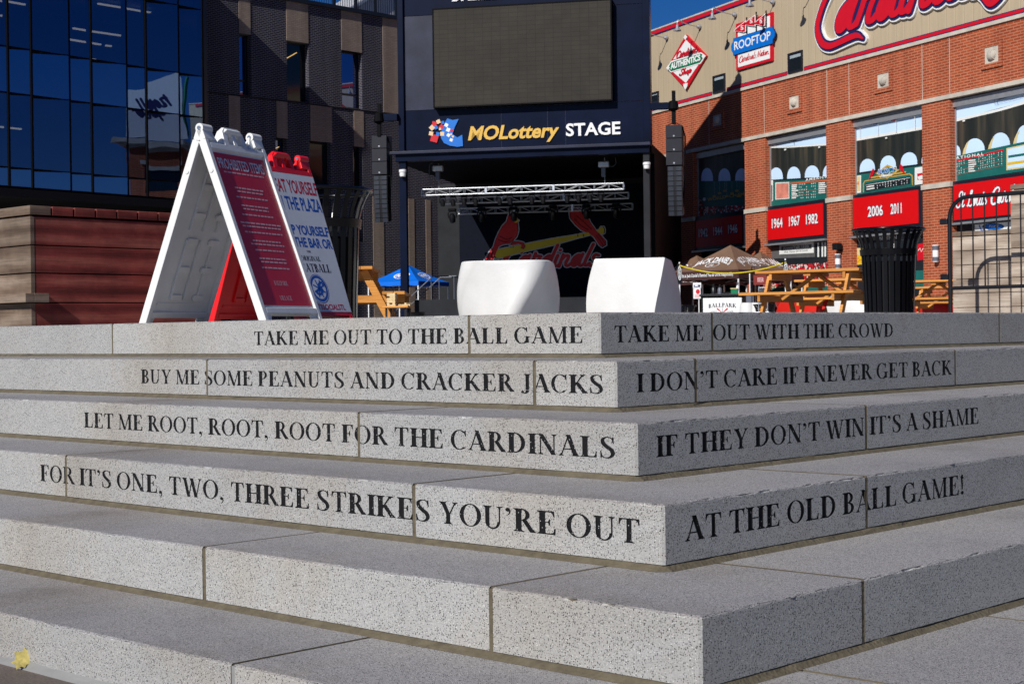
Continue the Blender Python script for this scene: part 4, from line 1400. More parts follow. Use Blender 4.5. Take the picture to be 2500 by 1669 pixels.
# ---- painted signs on the siding
def flat(g, polys_px, v0, v1, m, name):
    b = MB()
    for p in polys_px:
        b.prism(FB.poly(p, 0), v0, v1)
    obj(name, b, m, g)
k = 1 / 7.34
def q8(pts):
    return [(1600 + x * k, 20 + y * k) for x, y in pts]
g = thing('shop_sign', 'red and white diamond sign with a green AUTHENTICS banner', 'sign', mtx=FB.m)
flat(g, [q8([(570, 480), (935, 862), (572, 1466), (226, 1080)])], -0.06, 0.03, 'sign_red', 'board')
flat(g, [q8([(572, 575), (800, 800), (345, 925)]), q8([(345, 1150), (800, 1015), (572, 1345)])], -0.07, -0.062, 'sign_white', 'white_field')
flat(g, [q8([(230, 1078), (310, 952), (845, 795), (935, 862), (840, 1000), (305, 1155)])], -0.078, -0.071, 'sign_white', 'banner_edge')
flat(g, [q8([(255, 1075), (318, 975), (848, 818), (905, 868), (830, 980), (310, 1135)])], -0.086, -0.079, 'sign_green', 'banner')
flat(g, [q8(p) for p in ([(570, 482), (604, 520), (570, 578), (538, 530)], [(888, 825), (936, 864), (896, 916), (862, 870)], [(262, 1030), (290, 1075), (268, 1110), (226, 1080)], [(535, 1362), (612, 1345), (606, 1405), (572, 1466), (538, 1410)])], -0.094, -0.087, 'sign_white', 'base_plate')
b = MB()
b.sheet(fit(FB, sans('AUTHENTICS', 0.05), q8([(305, 1098)])[0], q8([(842, 942)])[0], 98 * k, 0), -0.092)
obj('lettering', b, 'sign_white', g)
b = MB()
for s, a, c, h in (('Cardinals', (400, 905), (790, 790), 105), ('Shop', (462, 1215), (680, 1150), 100)):
    ps, wd = script_polys(s, 0.17)
    b.sheet(fit(FB, (union(ps), wd), q8([a])[0], q8([c])[0], h * k * 0.9, 0), -0.099)
obj('script_lettering', b, 'sign_red', g)
g = thing('rooftop_sign', 'red framed white sign with three pennants and a blue ROOFTOP banner', 'sign', mtx=FB.m)
flat(g, [q8([(1465, 293), (2118, 75), (2118, 942), (1472, 1126)])], -0.06, 0.03, 'sign_red', 'frame')
flat(g, [q8([(1505, 330), (2078, 140), (2078, 905), (1508, 1065)])], -0.07, -0.062, 'sign_white', 'white_field')
flat(g, [q8([(1437, 550), (2148, 328), (2155, 372), (2180, 400), (2196, 450), (2188, 520), (2152, 580), (2150, 645), (1437, 858), (1432, 815), (1405, 770), (1398, 690), (1412, 640), (1436, 600)])], -0.105, -0.072, 'sign_navy', 'banner_edge')
flat(g, [q8([(1444, 558), (2140, 340), (2148, 378), (2172, 406), (2187, 452), (2179, 516), (2144, 574), (2142, 638), (1444, 846), (1440, 810), (1414, 766), (1407, 692), (1420, 646), (1443, 606)])], -0.115, -0.106, 'sign_blue', 'banner')
b = MB()
b.sheet(fit(FB, sans('ROOFTOP', 0.015), q8([(1460, 762)])[0], q8([(2112, 578)])[0], 150 * k, 0), -0.121)
obj('lettering', b, 'sign_white', g)
b = MB()
ps, wd = script_polys('Cardinals Nation', 0.12)
b.sheet(fit(FB, (union(ps), wd), q8([(1520, 985)])[0], q8([(2055, 830)])[0], 95 * k, 0), -0.078)
obj('script_lettering', b, 'sign_red', g)
for pn, pole, st in (([(1445, 420), (1500, 360), (1672, 225), (1668, 430), (1620, 445), (1540, 425)], (1672, 172, 470), (1605, 365)), ([(1610, 302), (1700, 220), (1840, 122), (1840, 335), (1760, 328), (1700, 318)], (1842, 75, 430), (1770, 245)), ([(1785, 300), (1880, 220), (2018, 103), (2015, 320), (1960, 332), (1880, 306)], (2020, 52, 350), (1945, 245))):
    u_, zt_ = FB.px(*q8([(pole[0], pole[1])])[0])
    _, zb_ = FB.px(*q8([(pole[0], pole[2])])[0])
    b = MB(); b.box(u_ - 0.02, u_ + 0.02, -0.11, -0.072, zb_, zt_); obj('pennant_pole', b, 'black_matte', g)
    flat(g, [q8(pn)], -0.120, -0.112, 'sign_white', 'pennant')
    cxm, cym = sum(p[0] for p in pn) / 6, sum(p[1] for p in pn) / 6
    flat(g, [q8([(cxm + (x - cxm) * 0.86, cym + (y - cym) * 0.84) for x, y in pn])], -0.126, -0.121, 'sign_red', 'pennant')
    b = MB()
    a_, c_ = q8([(st[0] - 26, st[1] + 40)])[0], q8([(st[0] + 24, st[1] + 26)])[0]
    b.sheet(fit(FB, sans('S', 0.0), a_, c_, 80 * k, 0), -0.128)
    b.sheet(fit(FB, sans('tL', 0.0), a_, c_, 62 * k, 0), -0.130)
    obj('monogram', b, 'sign_white', g)

# ---- the great red script across the siding
k7 = 1 / 4.517
def q7(x, y):
    return (1980 + x * k7, y * k7)
def loc7(pts):
    return [FB.px(*q7(x, y)) for x, y in pts]
sF = FB.scale(2150, 60)
g = thing('script_sign', 'huge red script sign outlined navy and white across the tan siding', 'sign', mtx=FB.m)
Cpts = [(420, -330), (330, -260), (215, -60), (130, 150), (95, 330), (140, 470), (225, 512), (330, 478), (430, 430), (530, 395), (600, 430)]
Cw = [12, 16, 18, 19, 20, 20, 18, 16, 17, 15, 3]
body = stroke([(p[0], p[1], w_ * sF * 0.9) for p, w_ in zip(loc7(Cpts), Cw)], 1, 6)
ps, wd = script_polys('ardinals', 0.14, shear=0.30)
a0, b0 = FB.px(*q7(270, 410)), FB.px(*q7(1960, 95))
hx = 85 * sF
ps = tfp(ps, a0[0], a0[1] + 0.12, (b0[0] - a0[0]) / wd, hx * 1.25)
tail = stroke([(p[0], p[1], 14 * sF) for p in loc7([(1650, -120), (1760, -150), (1900, -60), (1995, 45), (2090, -10), (2200, -160)])], 1, 6)
allp = body + ps + tail
def grow(polys, e):
    out = []
    for p in polys:
        if area(p) < 0:
            p = p[::-1]
        for i in range(len(p)):
            x, y = p[i]
            out.append(circ(x, y, e, n=8))
            x2, y2 = p[(i + 1) % len(p)]
            d_ = math.hypot(x2 - x, y2 - y)
            if d_ > 1e-6:
                nx, ny = (y2 - y) / d_ * e, -(x2 - x) / d_ * e
                out.append([(x, y), (x + nx, y + ny), (x2 + nx, y2 + ny), (x2, y2)][::-1])
        out.append(p)
    return out
for e, v0, v1, m, nm in ((0.0, -0.12, -0.091, 'sign_red', 'red_script'), (0.075, -0.09, -0.061, 'sign_navy', 'navy_outline'), (0.14, -0.06, 0.03, 'sign_white', 'white_outline')):
    b = MB()
    b.solid(union(grow(allp, e) if e else allp), v0, v1)
    obj(nm, b, m, g)

# ---- gooseneck lamps above the signs
GOOSE = None
for i, (bx, by) in enumerate(((1628.5, 93), (1709, 66), (1796, 37), (1889, 6), (1985, -28))):
    u, z = FB.px(bx, by)
    if GOOSE is None:
        GOOSE = thing('sign_lamp', '', 'wall lamp', mtx=FB.m @ Matrix.Translation((u, -0.02, z)), group='gooseneck lamps over the painted signs')
        b = MB()
        xf = Matrix.Rotation(R(90), 4, 'X')
        b.lathe([(0, 0.12), (0.05, 0.12), (0.09, 0.06), (0.10, 0.0)], 16, (0, 0, 0), 0, xf)
        obj('wall_base', b, 'galvanised', GOOSE, 40)
        b = MB()
        b.tube(cr([(0, -0.1, 0), (0, -0.5, 0.05), (0, -0.82, 0.12), (0, -0.96, 0.22), (0, -1.04, 0.14), (0, -1.05, 0.0)], 5), 0.02, 7)
        obj('neck', b, 'galvanised', GOOSE, 40)
        b = MB()
        b.lathe([(0.03, 0.02), (0.05, 0.0), (0.06, -0.10), (0.16, -0.22), (0.17, -0.24), (0.155, -0.235), (0.05, -0.11), (0, -0.10)], 18, (0, -1.05, 0))
        obj('lamp_shade', b, 'galvanised', GOOSE, 40)
        r = GOOSE
    else:
        r = dup(GOOSE, (0, 0, 0), 0)
        r.matrix_world = FB.m @ Matrix.Translation((u, -0.02, z))
    r['label'] = ('gooseneck lamp nearest the stage, left of the diamond sign', 'gooseneck lamp over the diamond AUTHENTICS sign', 'gooseneck lamp just left of the ROOFTOP sign', 'gooseneck lamp between the ROOFTOP sign and the great script', 'gooseneck lamp over the first letter of the great script')[i]
# ================================================================= the stage
FS = Frame((0.41, 57.0, 0), -12.0)
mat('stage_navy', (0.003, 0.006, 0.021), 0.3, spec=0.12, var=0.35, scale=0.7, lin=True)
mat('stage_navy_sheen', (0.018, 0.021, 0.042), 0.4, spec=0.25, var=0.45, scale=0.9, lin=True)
mat('stage_black', (0.002, 0.002, 0.003), 0.7, spec=0.1, var=0.2, lin=True)
mat('stage_grey', (0.019, 0.020, 0.023), 0.7, spec=0.15, var=0.2, scale=1.5, lin=True)
mat('letter_gold', (0.66, 0.40, 0.07), 0.45, var=0.03, lin=True)
mat('letter_white', (0.76, 0.76, 0.76), 0.45, var=0.02, lin=True)
mat('aluminium', (0.55, 0.57, 0.60), 0.38, metal=0.75, var=0.1, lin=True)
mat('logo_red', (0.62, 0.010, 0.016), 0.5, var=0.12, scale=2, lin=True)
mat('logo_yellow', (0.72, 0.52, 0.015), 0.5, var=0.10, scale=2, lin=True)
mat('logo_outline', (0.55, 0.57, 0.62), 0.5, var=0.05, lin=True)
mat('backdrop_navy', (0.0025, 0.004, 0.011), 0.7, spec=0.1, var=0.2, lin=True)
mat('confetti_cream', (0.70, 0.48, 0.28), 0.5, var=0.05, lin=True)
def ledface(name):
    t = NT(name)
    tc = t.n('ShaderNodeTexCoord')
    b = t.n('ShaderNodeTexBrick', offset=0.0)
    for k_, v_ in (('Color1', (0.038, 0.033, 0.027, 1)), ('Color2', (0.034, 0.030, 0.025, 1)), ('Mortar', (0.019, 0.018, 0.016, 1))):
        b.inputs[k_].default_value = v_
    for k_, v_ in (('Scale', 1.0), ('Mortar Size', 0.006), ('Brick Width', 0.32), ('Row Height', 0.16)):
        b.inputs[k_].default_value = v_
    sp = t.n('ShaderNodeSeparateXYZ')
    t.l(tc.outputs['Object'], sp.inputs[0])
    cb = t.n('ShaderNodeCombineXYZ')
    t.l(sp.outputs[0], cb.inputs[0])
    t.l(sp.outputs[2], cb.inputs[1])
    t.l(cb.outputs[0], b.inputs['Vector'])
    nz = t.n('ShaderNodeTexNoise', i_Scale=1.4, i_Detail=7.0)
    t.l(tc.outputs['Object'], nz.inputs['Vector'])
    g = t.ramp(nz.outputs['Fac'], [(0.3, (0.85, 0.85, 0.85)), (0.7, (1.1, 1.1, 1.1))])
    t.l(t.mix(1.0, b.outputs['Color'], g, 'MULTIPLY'), t.b.inputs['Base Color'])
    t.b.inputs['Roughness'].default_value = 0.7
    t.b.inputs['Specular IOR Level'].default_value = 0.15
    MATS[name] = t.m
ledface('led_face')
def fu(x, y=400, v=0.0):
    return FS.px(x, y, v)[0]
def fzs(x, y, v=0.0):
    return FS.px(x, y, v)[1]
ZTOP = 14.9
uL0, uL1, uR0, uR1 = fu(976), fu(990), fu(1573), fu(1591)
zh0, zh1 = fzs(1280, 377.5), fzs(1280, 362)
stage = thing('stage', 'dark open air stage with a big blank screen over a MOLottery STAGE sign', 'stage', mtx=FS.m)
for a, b_ in ((uL0, uL1), (uR0, uR1)):
    b = MB(); b.box(a, b_, -0.12, 0.3, zh1 + 0.002, ZTOP); obj('tower_column', b, 'stage_navy', stage, bevel=0.01)
zsep = fzs(1280, 258)
b = MB(); b.box(uL1, uR0, 0.0, 0.3, zh1 + 0.001, zsep - 0.015); obj('sign_panel', b, 'stage_navy', stage)
ztp = fzs(1280, 24)
b = MB(); b.box(uL1, fu(1062), 0.0, 0.3, zsep, ztp - 0.02); obj('tower_panel', b, 'stage_navy_sheen', stage)  # lighter navy here paints in the sunlit sheen of the left panel
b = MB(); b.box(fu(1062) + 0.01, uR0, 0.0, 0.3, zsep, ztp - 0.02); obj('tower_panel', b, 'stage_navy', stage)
b = MB(); b.box(uL1, uR0, 0.0, 0.3, ztp, ZTOP - 0.1); obj('tower_panel', b, 'stage_navy', stage)
for x in (1225, 1338, 1382):
    b = MB(); u = fu(x); b.box(u - 0.006, u + 0.006, -0.003, 0.004, zh1 + 0.05, zsep - 0.05); obj('seam', b, 'stage_navy_sheen', stage)
VS = -0.34
sx0, sx1 = FS.px(1057, 200, VS)[0], FS.px(1495, 200, VS)[0]
sz0, sz1 = FS.px(1057, 264.5, VS)[1], FS.px(1057, 21.5, VS)[1]
b = MB()
e = 0.05
b.box(sx0, sx1, VS, -0.002, sz0, sz0 + e); b.box(sx0, sx1, VS, -0.002, sz1 - e, sz1)
b.box(sx0, sx0 + e, VS, -0.002, sz0 + e, sz1 - e); b.box(sx1 - e, sx1, VS, -0.002, sz0 + e, sz1 - e)
scr = obj('screen_frame', b, 'stage_black', stage)
b = MB(); b.box(sx0 + e, sx1 - e, VS + 0.012, -0.004, sz0 + e, sz1 - e); obj('screen', b, 'led_face', scr)
# lettering over the stage
b = MB()
b.sheet(fit(FS, sans('MOLottery', 0.03), (1143, 342), (1361, 333.5), 32, -0.03, 0.22), -0.05)
obj('gold_lettering', b, 'letter_gold', stage)
b = MB()
b.sheet(fit(FS, sans('STAGE', 0.025), (1382, 332), (1515, 327.5), 29, -0.03), -0.05)
obj('white_lettering', b, 'letter_white', stage)
b = MB()
ps, wd = serif_polys('BALLPARK VILLAGE')
b.sheet(fit(FS, (union(ps), wd), (1103, 4.5), (1480, -12), 40, -0.03), -0.05)
obj('white_lettering', b, 'letter_white', stage)
kz = 1 / 3.356
def q2(pts):
    return FS.poly([(950 + x * kz, y * kz) for x, y in pts], -0.03)
b = MB()
b.sheet(poly_shape(q2([(478, 972), (520, 985), (572, 976), (540, 1040), (520, 1100), (560, 1128), (600, 1105), (606, 1198), (560, 1204), (500, 1195), (450, 1172), (425, 1130), (432, 1060), (455, 1010)])), -0.05, 0)
rnd = random.Random(3)
for x, y, s, m in ((405, 998, 17, 1), (440, 1005, 13, 0), (372, 1015, 20, 2), (352, 1048, 20, 1), (385, 1045, 16, 0), (430, 1040, 18, 2), (470, 1026, 15, 3), (345, 1095, 18, 1), (400, 1098, 15, 0), (436, 1098, 18, 1), (372, 1135, 32, 2), (485, 1065, 16, 3), (515, 1072, 12, 2), (488, 1108, 14, 3), (510, 1100, 8, 1), (510, 1148, 13, 3), (418, 1058, 10, 1), (524, 1120, 9, 1)):
    a = rnd.uniform(0, 90)
    b.sheet(poly_shape(q2([(x + s * 1.3 * math.cos(R(a + 90 * j)), y + s * 1.3 * math.sin(R(a + 90 * j))) for j in range(4)])), -0.055 - 0.001 * rnd.random(), m)
obj('emblem_logo', b, ['sign_blue', 'confetti_cream', 'sign_red', 'letter_white'], stage)
# header beam, roof, walls and deck
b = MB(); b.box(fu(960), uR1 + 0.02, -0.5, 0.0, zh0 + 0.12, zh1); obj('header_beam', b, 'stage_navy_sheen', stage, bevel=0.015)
b = MB(); b.box(fu(972), uR1 - 0.05, -0.35, -0.002, zh0 - 0.12, zh0 + 0.118); obj('header_flange', b, 'stage_navy', stage)
b = MB(); b.box(fu(966), uR1, 0.0, 9.4, zh0 - 0.1, zh1 - 0.003); obj('roof', b, 'stage_black', stage)
VBK = 8.8
ub0, ub1 = FS.px(1070, 600, VBK)[0], uR1 - 0.1
b = MB(); b.box(ub0, ub1, VBK, VBK + 0.3, 0, zh0 - 0.1); obj('back_wall', b, 'stage_grey', stage)
b = MB(); b.box(uR1 - 0.1, uR1 + 0.06, 0.32, 9.2, 0, zh0 - 0.1); obj('side_wall', b, 'stage_black', stage)
for x0, x1, nm in ((981, 998, 'post'), (1574.6, 1590, 'post')):
    b = MB(); b.box(fu(x0, 600), fu(x1, 600), -0.25, 0.0, 0, zh0 - 0.12); obj(nm, b, 'stage_navy' if x0 < 1200 else 'stage_grey', stage, bevel=0.01)
zd = FS.px(1300, 727, 0.4)[1]
ud0 = FS.px(1012, 740, 0.4)[0]
b = MB(); b.box(ud0, uR1 - 0.11, 0.4, VBK - 0.01, 0, zd); obj('deck', b, 'stage_grey', stage)
# steps and handrails at the deck's left end
for j in range(5):
    b = MB(); b.box(ud0 - 0.28 * (j + 1), ud0 - 0.28 * j, 3.2, 4.4, 0, zd - 0.22 * (j + 1)); obj('stair_step', b, 'stage_grey', stage)
for v in (3.2, 4.4):
    b = MB()
    b.tube([(ud0 - 1.5, v, 0.9), (ud0 - 0.05, v, zd + 0.95), (ud0 + 0.9, v, zd + 0.95)], 0.022, 8)
    b.tube([(ud0 - 0.1, v, zd), (ud0 - 0.1, v, zd + 0.93)], 0.02, 8)
    b.tube([(ud0 + 0.8, v, zd), (ud0 + 0.8, v, zd + 0.95)], 0.02, 8)
    obj('handrail', b, 'lamp_grey', stage, 40)

# printed backdrop with the birds on the bat
bd = thing('stage_backdrop', 'printed navy backdrop with two red birds on a yellow bat and red script', 'backdrop banner', mtx=FS.m)
VD = VBK - 0.03
kb = 1 / 3.915
def qb(pts):
    return FS.poly([(1100 + x * kb, 500 + y * kb) for x, y in pts], VD)
b = MB()
b.box(FS.px(1122, 600, VD)[0], ub1 - 0.15, VD, VBK - 0.002, zd + 0.25, zh0 - 0.35)
BM = ['backdrop_navy', 'logo_outline', 'logo_red', 'logo_yellow', 'stage_black']
def fill(pts, mi, y, e=0.0):
    p = qb(pts)
    b.sheet(union(grow([p], e)) if e else poly_shape(p), y, mi)
birdA = [(560, 82), (600, 92), (628, 120), (640, 150), (648, 200), (650, 245), (636, 300), (600, 345), (560, 372), (500, 380), (460, 400), (440, 450), (400, 534), (322, 534), (365, 460), (408, 400), (430, 330), (455, 270), (495, 200), (535, 160), (545, 120)]
birdB = [(1130, 40), (1235, 30), (1300, 90), (1340, 170), (1392, 245), (1440, 290), (1488, 345), (1490, 385), (1450, 408), (1420, 385), (1370, 310), (1320, 270), (1250, 245), (1190, 190), (1142, 130)]
bat = [(412, 440), (440, 428), (720, 372), (960, 325), (1210, 285), (1420, 238), (1436, 210), (1466, 208), (1478, 235), (1474, 270), (1452, 280), (1430, 264), (1215, 318), (980, 385), (740, 440), (450, 514), (425, 510), (410, 480)]
beak = [(600, 145), (622, 125), (655, 150), (640, 166), (616, 172)]
foot = [(560, 385), (600, 350), (650, 345), (700, 360), (718, 395), (700, 425), (672, 415), (680, 385), (650, 372), (600, 385)]
for p in (birdA, birdB, bat, foot, beak):
    fill(p, 1, VD - 0.004, 0.035)
ps, wd = script_polys('Cardinals', 0.17, shear=0.25)
a_, c_ = FS.px(1100 + 470 * kb, 500 + 612 * kb, VD), FS.px(1100 + 1400 * kb, 500 + 588 * kb, VD)
hs = 205 * kb * FS.scale(1330, 640, VD)
pp = tfp(ps, a_[0], a_[1] + 0.05, (c_[0] - a_[0]) / wd, hs / 1.18)
b.sheet(union(grow(pp, 0.035)), VD - 0.003, 1)
b.sheet(union(pp), VD - 0.006, 2)
for p in (birdA, birdB):
    fill(p, 4, VD - 0.008)
def shrink(pts, f=0.95):
    cx_, cy_ = sum(p[0] for p in pts) / len(pts), sum(p[1] for p in pts) / len(pts)
    return [(cx_ + (x - cx_) * f, cy_ + (y - cy_) * f) for x, y in pts]
fill(bat, 4, VD - 0.010)
fill([(x, y) for x, y in shrink(bat, 0.982)], 3, VD - 0.012)
for p in (birdA, birdB):
    fill(shrink(p, 0.955), 2, VD - 0.014)
def bline(pts, wpx, mi, y):
    b.sheet(union(stroke(qb(pts), wpx * kb * FS.scale(1300, 600, VD), rnd=False)), y, mi)
for pts in ([(470, 300), (540, 330), (590, 310)], [(455, 330), (520, 355), (570, 340)], [(1180, 130), (1250, 200), (1320, 240)], [(1200, 100), (1280, 170), (1350, 235)], [(1390, 290), (1430, 340), (1460, 390)], [(1410, 280), (1450, 330), (1478, 375)], [(380, 430), (350, 530)], [(410, 440), (375, 530)]):
    bline(pts, 6, 4, VD - 0.016)
fill(foot, 4, VD - 0.017)
fill(shrink(foot, 0.93), 2, VD - 0.019)
fill(beak, 3, VD - 0.018)
for xx in (1213, 1268):
    bline([(xx, 280), (xx + 6, 306)], 7, 4, VD - 0.018)
bline([(575, 395), (580, 412)], 5, 4, VD - 0.018)
bline([(597, 392), (602, 410)], 5, 4, VD - 0.018)
obj('print', b, BM, bd)

# ---- lighting trusses, lamps, hoists
def truss(label, p0, p1, hpx, v, m='aluminium'):
    a_, c_ = FS.px(p0[0], p0[1], v), FS.px(p1[0], p1[1], v)
    H = hpx * FS.scale(p0[0], p0[1], v)
    L = c_[0] - a_[0]
    z = (a_[1] + c_[1]) / 2
    g = thing('light_truss', label, 'truss', mtx=FS.m @ Matrix.Translation((a_[0], v, z)), group='lighting trusses hung under the stage roof')
    n = max(6, int(L / 0.5))
    r = 0.021
    b = MB()
    for y in (0, H):
        for zz in (0, H):
            b.tube([(0, y, zz), (L, y, zz)], r, 8)
    obj('chord', b, m, g, 40)
    b = MB()
    for i in range(n):
        x0, x1 = L * i / n, L * (i + 1) / n
        for y in (0, H):
            up = (i % 2 == 0)
            b.tube([(x0 + 0.02, y, 0.01 if up else H - 0.01), (x1 - 0.02, y, H - 0.01 if up else 0.01)], 0.012, 6)
            b.tube([(x1, y, 0), (x1, y, H)], 0.012, 6)
        for zz in (0, H):
            b.tube([(x0, 0, zz), (x1, H, zz)], 0.010, 6)
    for x in (0.0, L):
        for y in (0, H):
            b.tube([(x, y, 0), (x, y, H)], r, 8)
        for zz in (0, H):
            b.tube([(x, 0, zz), (x, H, zz)], r, 8)
    for f_ in (0.325, 0.66):
        b.box(L * f_ - 0.04, L * f_ + 0.04, -0.03, 0.0, -0.02, H + 0.02)
    obj('lacing', b, m, g, 40)
    return a_[0], L, z, H
t1 = truss('front bright aluminium lighting truss in the sun', (1029, 477), (1522, 462), 14.5, 0.7)
t2 = truss('middle lighting truss in the shade behind the bright front one', (1079, 497), (1534, 484), 14, 3.6)
t3 = truss('rear lighting truss in front of the bird backdrop', (1119, 521), (1544, 512), 14, 6.4)
def mover(name, label, cat, group, big):
    g = thing(name, label, cat, group=group)
    s = 1.45 if big else 1.0
    b = MB(); b.box(-0.10 * s, 0.10 * s, -0.08 * s, 0.08 * s, -0.07 * s, 0); obj('base', b, 'stage_black', g, bevel=0.01)
    b = MB()
    b.tube([(-0.11 * s, 0, -0.26 * s), (-0.12 * s, 0, -0.12 * s), (-0.08 * s, 0, -0.075 * s), (0.08 * s, 0, -0.075 * s), (0.12 * s, 0, -0.12 * s), (0.11 * s, 0, -0.26 * s)], 0.018 * s, 6)
    obj('yoke', b, 'black_metal', g, 40)
    b = MB()
    xf = Matrix.Translation((0, 0, -0.25 * s)) @ Matrix.Rotation(R(25), 4, 'X')
    b.lathe([(0, 0.12 * s), (0.06 * s, 0.11 * s), (0.085 * s, 0.05 * s), (0.09 * s, -0.04 * s), (0.075 * s, -0.13 * s), (0.0, -0.13 * s)], 16, (0, 0, 0), 0, xf)
    obj('head', b, 'black_metal', g, 40)
    b = MB(); b.lathe([(0, -0.131 * s), (0.062 * s, -0.131 * s)], 16, (0, 0, 0), 0, xf); b.lathe([(0.062 * s, -0.131 * s), (0.07 * s, -0.135 * s)], 16, (0, 0, 0), 0, xf)
    obj('lens', b, 'aluminium', g)
    return g
sm = None
for i, x in enumerate((315, 415, 520, 630, 860, 960, 1168, 1275, 1505, 1615, 1725, 1830)):
    px_ = 1000 + x / 3.915
    u = FS.px(px_, 480, 0.85)[0]
    f_ = (px_ - 1029) / (1522 - 1029)
    if sm is None:
        sm = mover('spot_lamp', 'x', 'stage light', 'small spot lamps under the front truss', False)
        r = sm
    else:
        r = dup(sm, (0, 0, 0), 0)
    r.matrix_world = FS.m @ Matrix.Translation((u, 0.85, t1[2] - 0.02))
    r['label'] = 'small round black spot lamp hanging under the bright front truss'
bgm = None
for i, x in enumerate((415, 695, 1000, 1378, 1695, 1978)):
    u = FS.px(1000 + x / 3.915, 500, 6.5)[0]
    if bgm is None:
        bgm = mover('moving_light', 'x', 'stage light', 'large moving lights on the rear truss', True)
        r = bgm
    else:
        r = dup(bgm, (0, 0, 0), 0)
    r.matrix_world = FS.m @ Matrix.Translation((u, 6.36, t3[2] + 0.22))
    r['label'] = 'large black moving light hanging at the rear truss'
for i, (x, y0, lab) in enumerate(((1069, 404, 'wrapped chain hoist over the left end of the bright truss'), (1474, 394, 'wrapped chain hoist over the right end of the bright truss'))):
    u, z = FS.px(x, y0, 0.8)
    g = thing('chain_hoist', lab, 'hoist', mtx=FS.m @ Matrix.Translation((u, 0.8, z)), group='hoists carrying the front truss')
    b = MB(); b.box(-0.2, 0.2, -0.1, 0.1, -0.22, 0.0); obj('motor', b, 'galvanised', g, bevel=0.04)
    b = MB(); b.box(-0.09, 0.07, -0.07, 0.07, -0.56, -0.222); obj('chain_bag', b, 'lamp_grey', g, bevel=0.03)
    b = MB(); b.tube([(0.03, 0, zh0 - z - 0.12), (0.03, 0, 0.0)], 0.015, 6); b.tube([(0.03, 0, -0.5), (0.03, 0, t1[2] + t1[3] - z)], 0.012, 6); obj('chain', b, 'galvanised', g)
    b = MB(); b.tube(cr([(-0.15, 0, 0.12), (-0.32, 0, 0.0), (-0.3, 0, -0.5), (-0.15, 0, -0.95), (0.1, 0, -0.85)] if i == 0 else [(0.42, 0, 0.12), (0.44, 0, -0.1), (0.3, 0, -0.2), (0.2, 0, -0.15)], 6), 0.012, 6); obj('cable', b, 'lamp_grey', g, 60)
for x, y0, y1, lab in ((983, 414, 431, 'small white lamp on the left stage post'), (1579, 396, 412, 'small white lamp on the right stage post')):
    u, zt_ = FS.px(x, y0, -0.4)
    _, zb_ = FS.px(x, y1, -0.4)
    H = zt_ - zb_
    g = thing('post_lamp', lab, 'lamp', mtx=FS.m @ Matrix.Translation((u, -0.4, zb_)), group='white lamps on the stage posts')
    b = MB(); b.lathe([(0, 0), (0.10, 0), (0.115, 0.05), (0.115, H * 0.6), (0, H * 0.6)], 18); obj('housing', b, 'letter_white', g, 40)
    b = MB(); b.lathe([(0, H * 0.6), (0.135, H * 0.62), (0.135, H * 0.92), (0.1, H), (0, H)], 18); obj('cap', b, 'letter_white', g, 40)
    b = MB(); b.box(-0.04, 0.04, 0.08, 0.148, 0.05, H * 0.5); obj('bracket', b, 'stage_black', g)
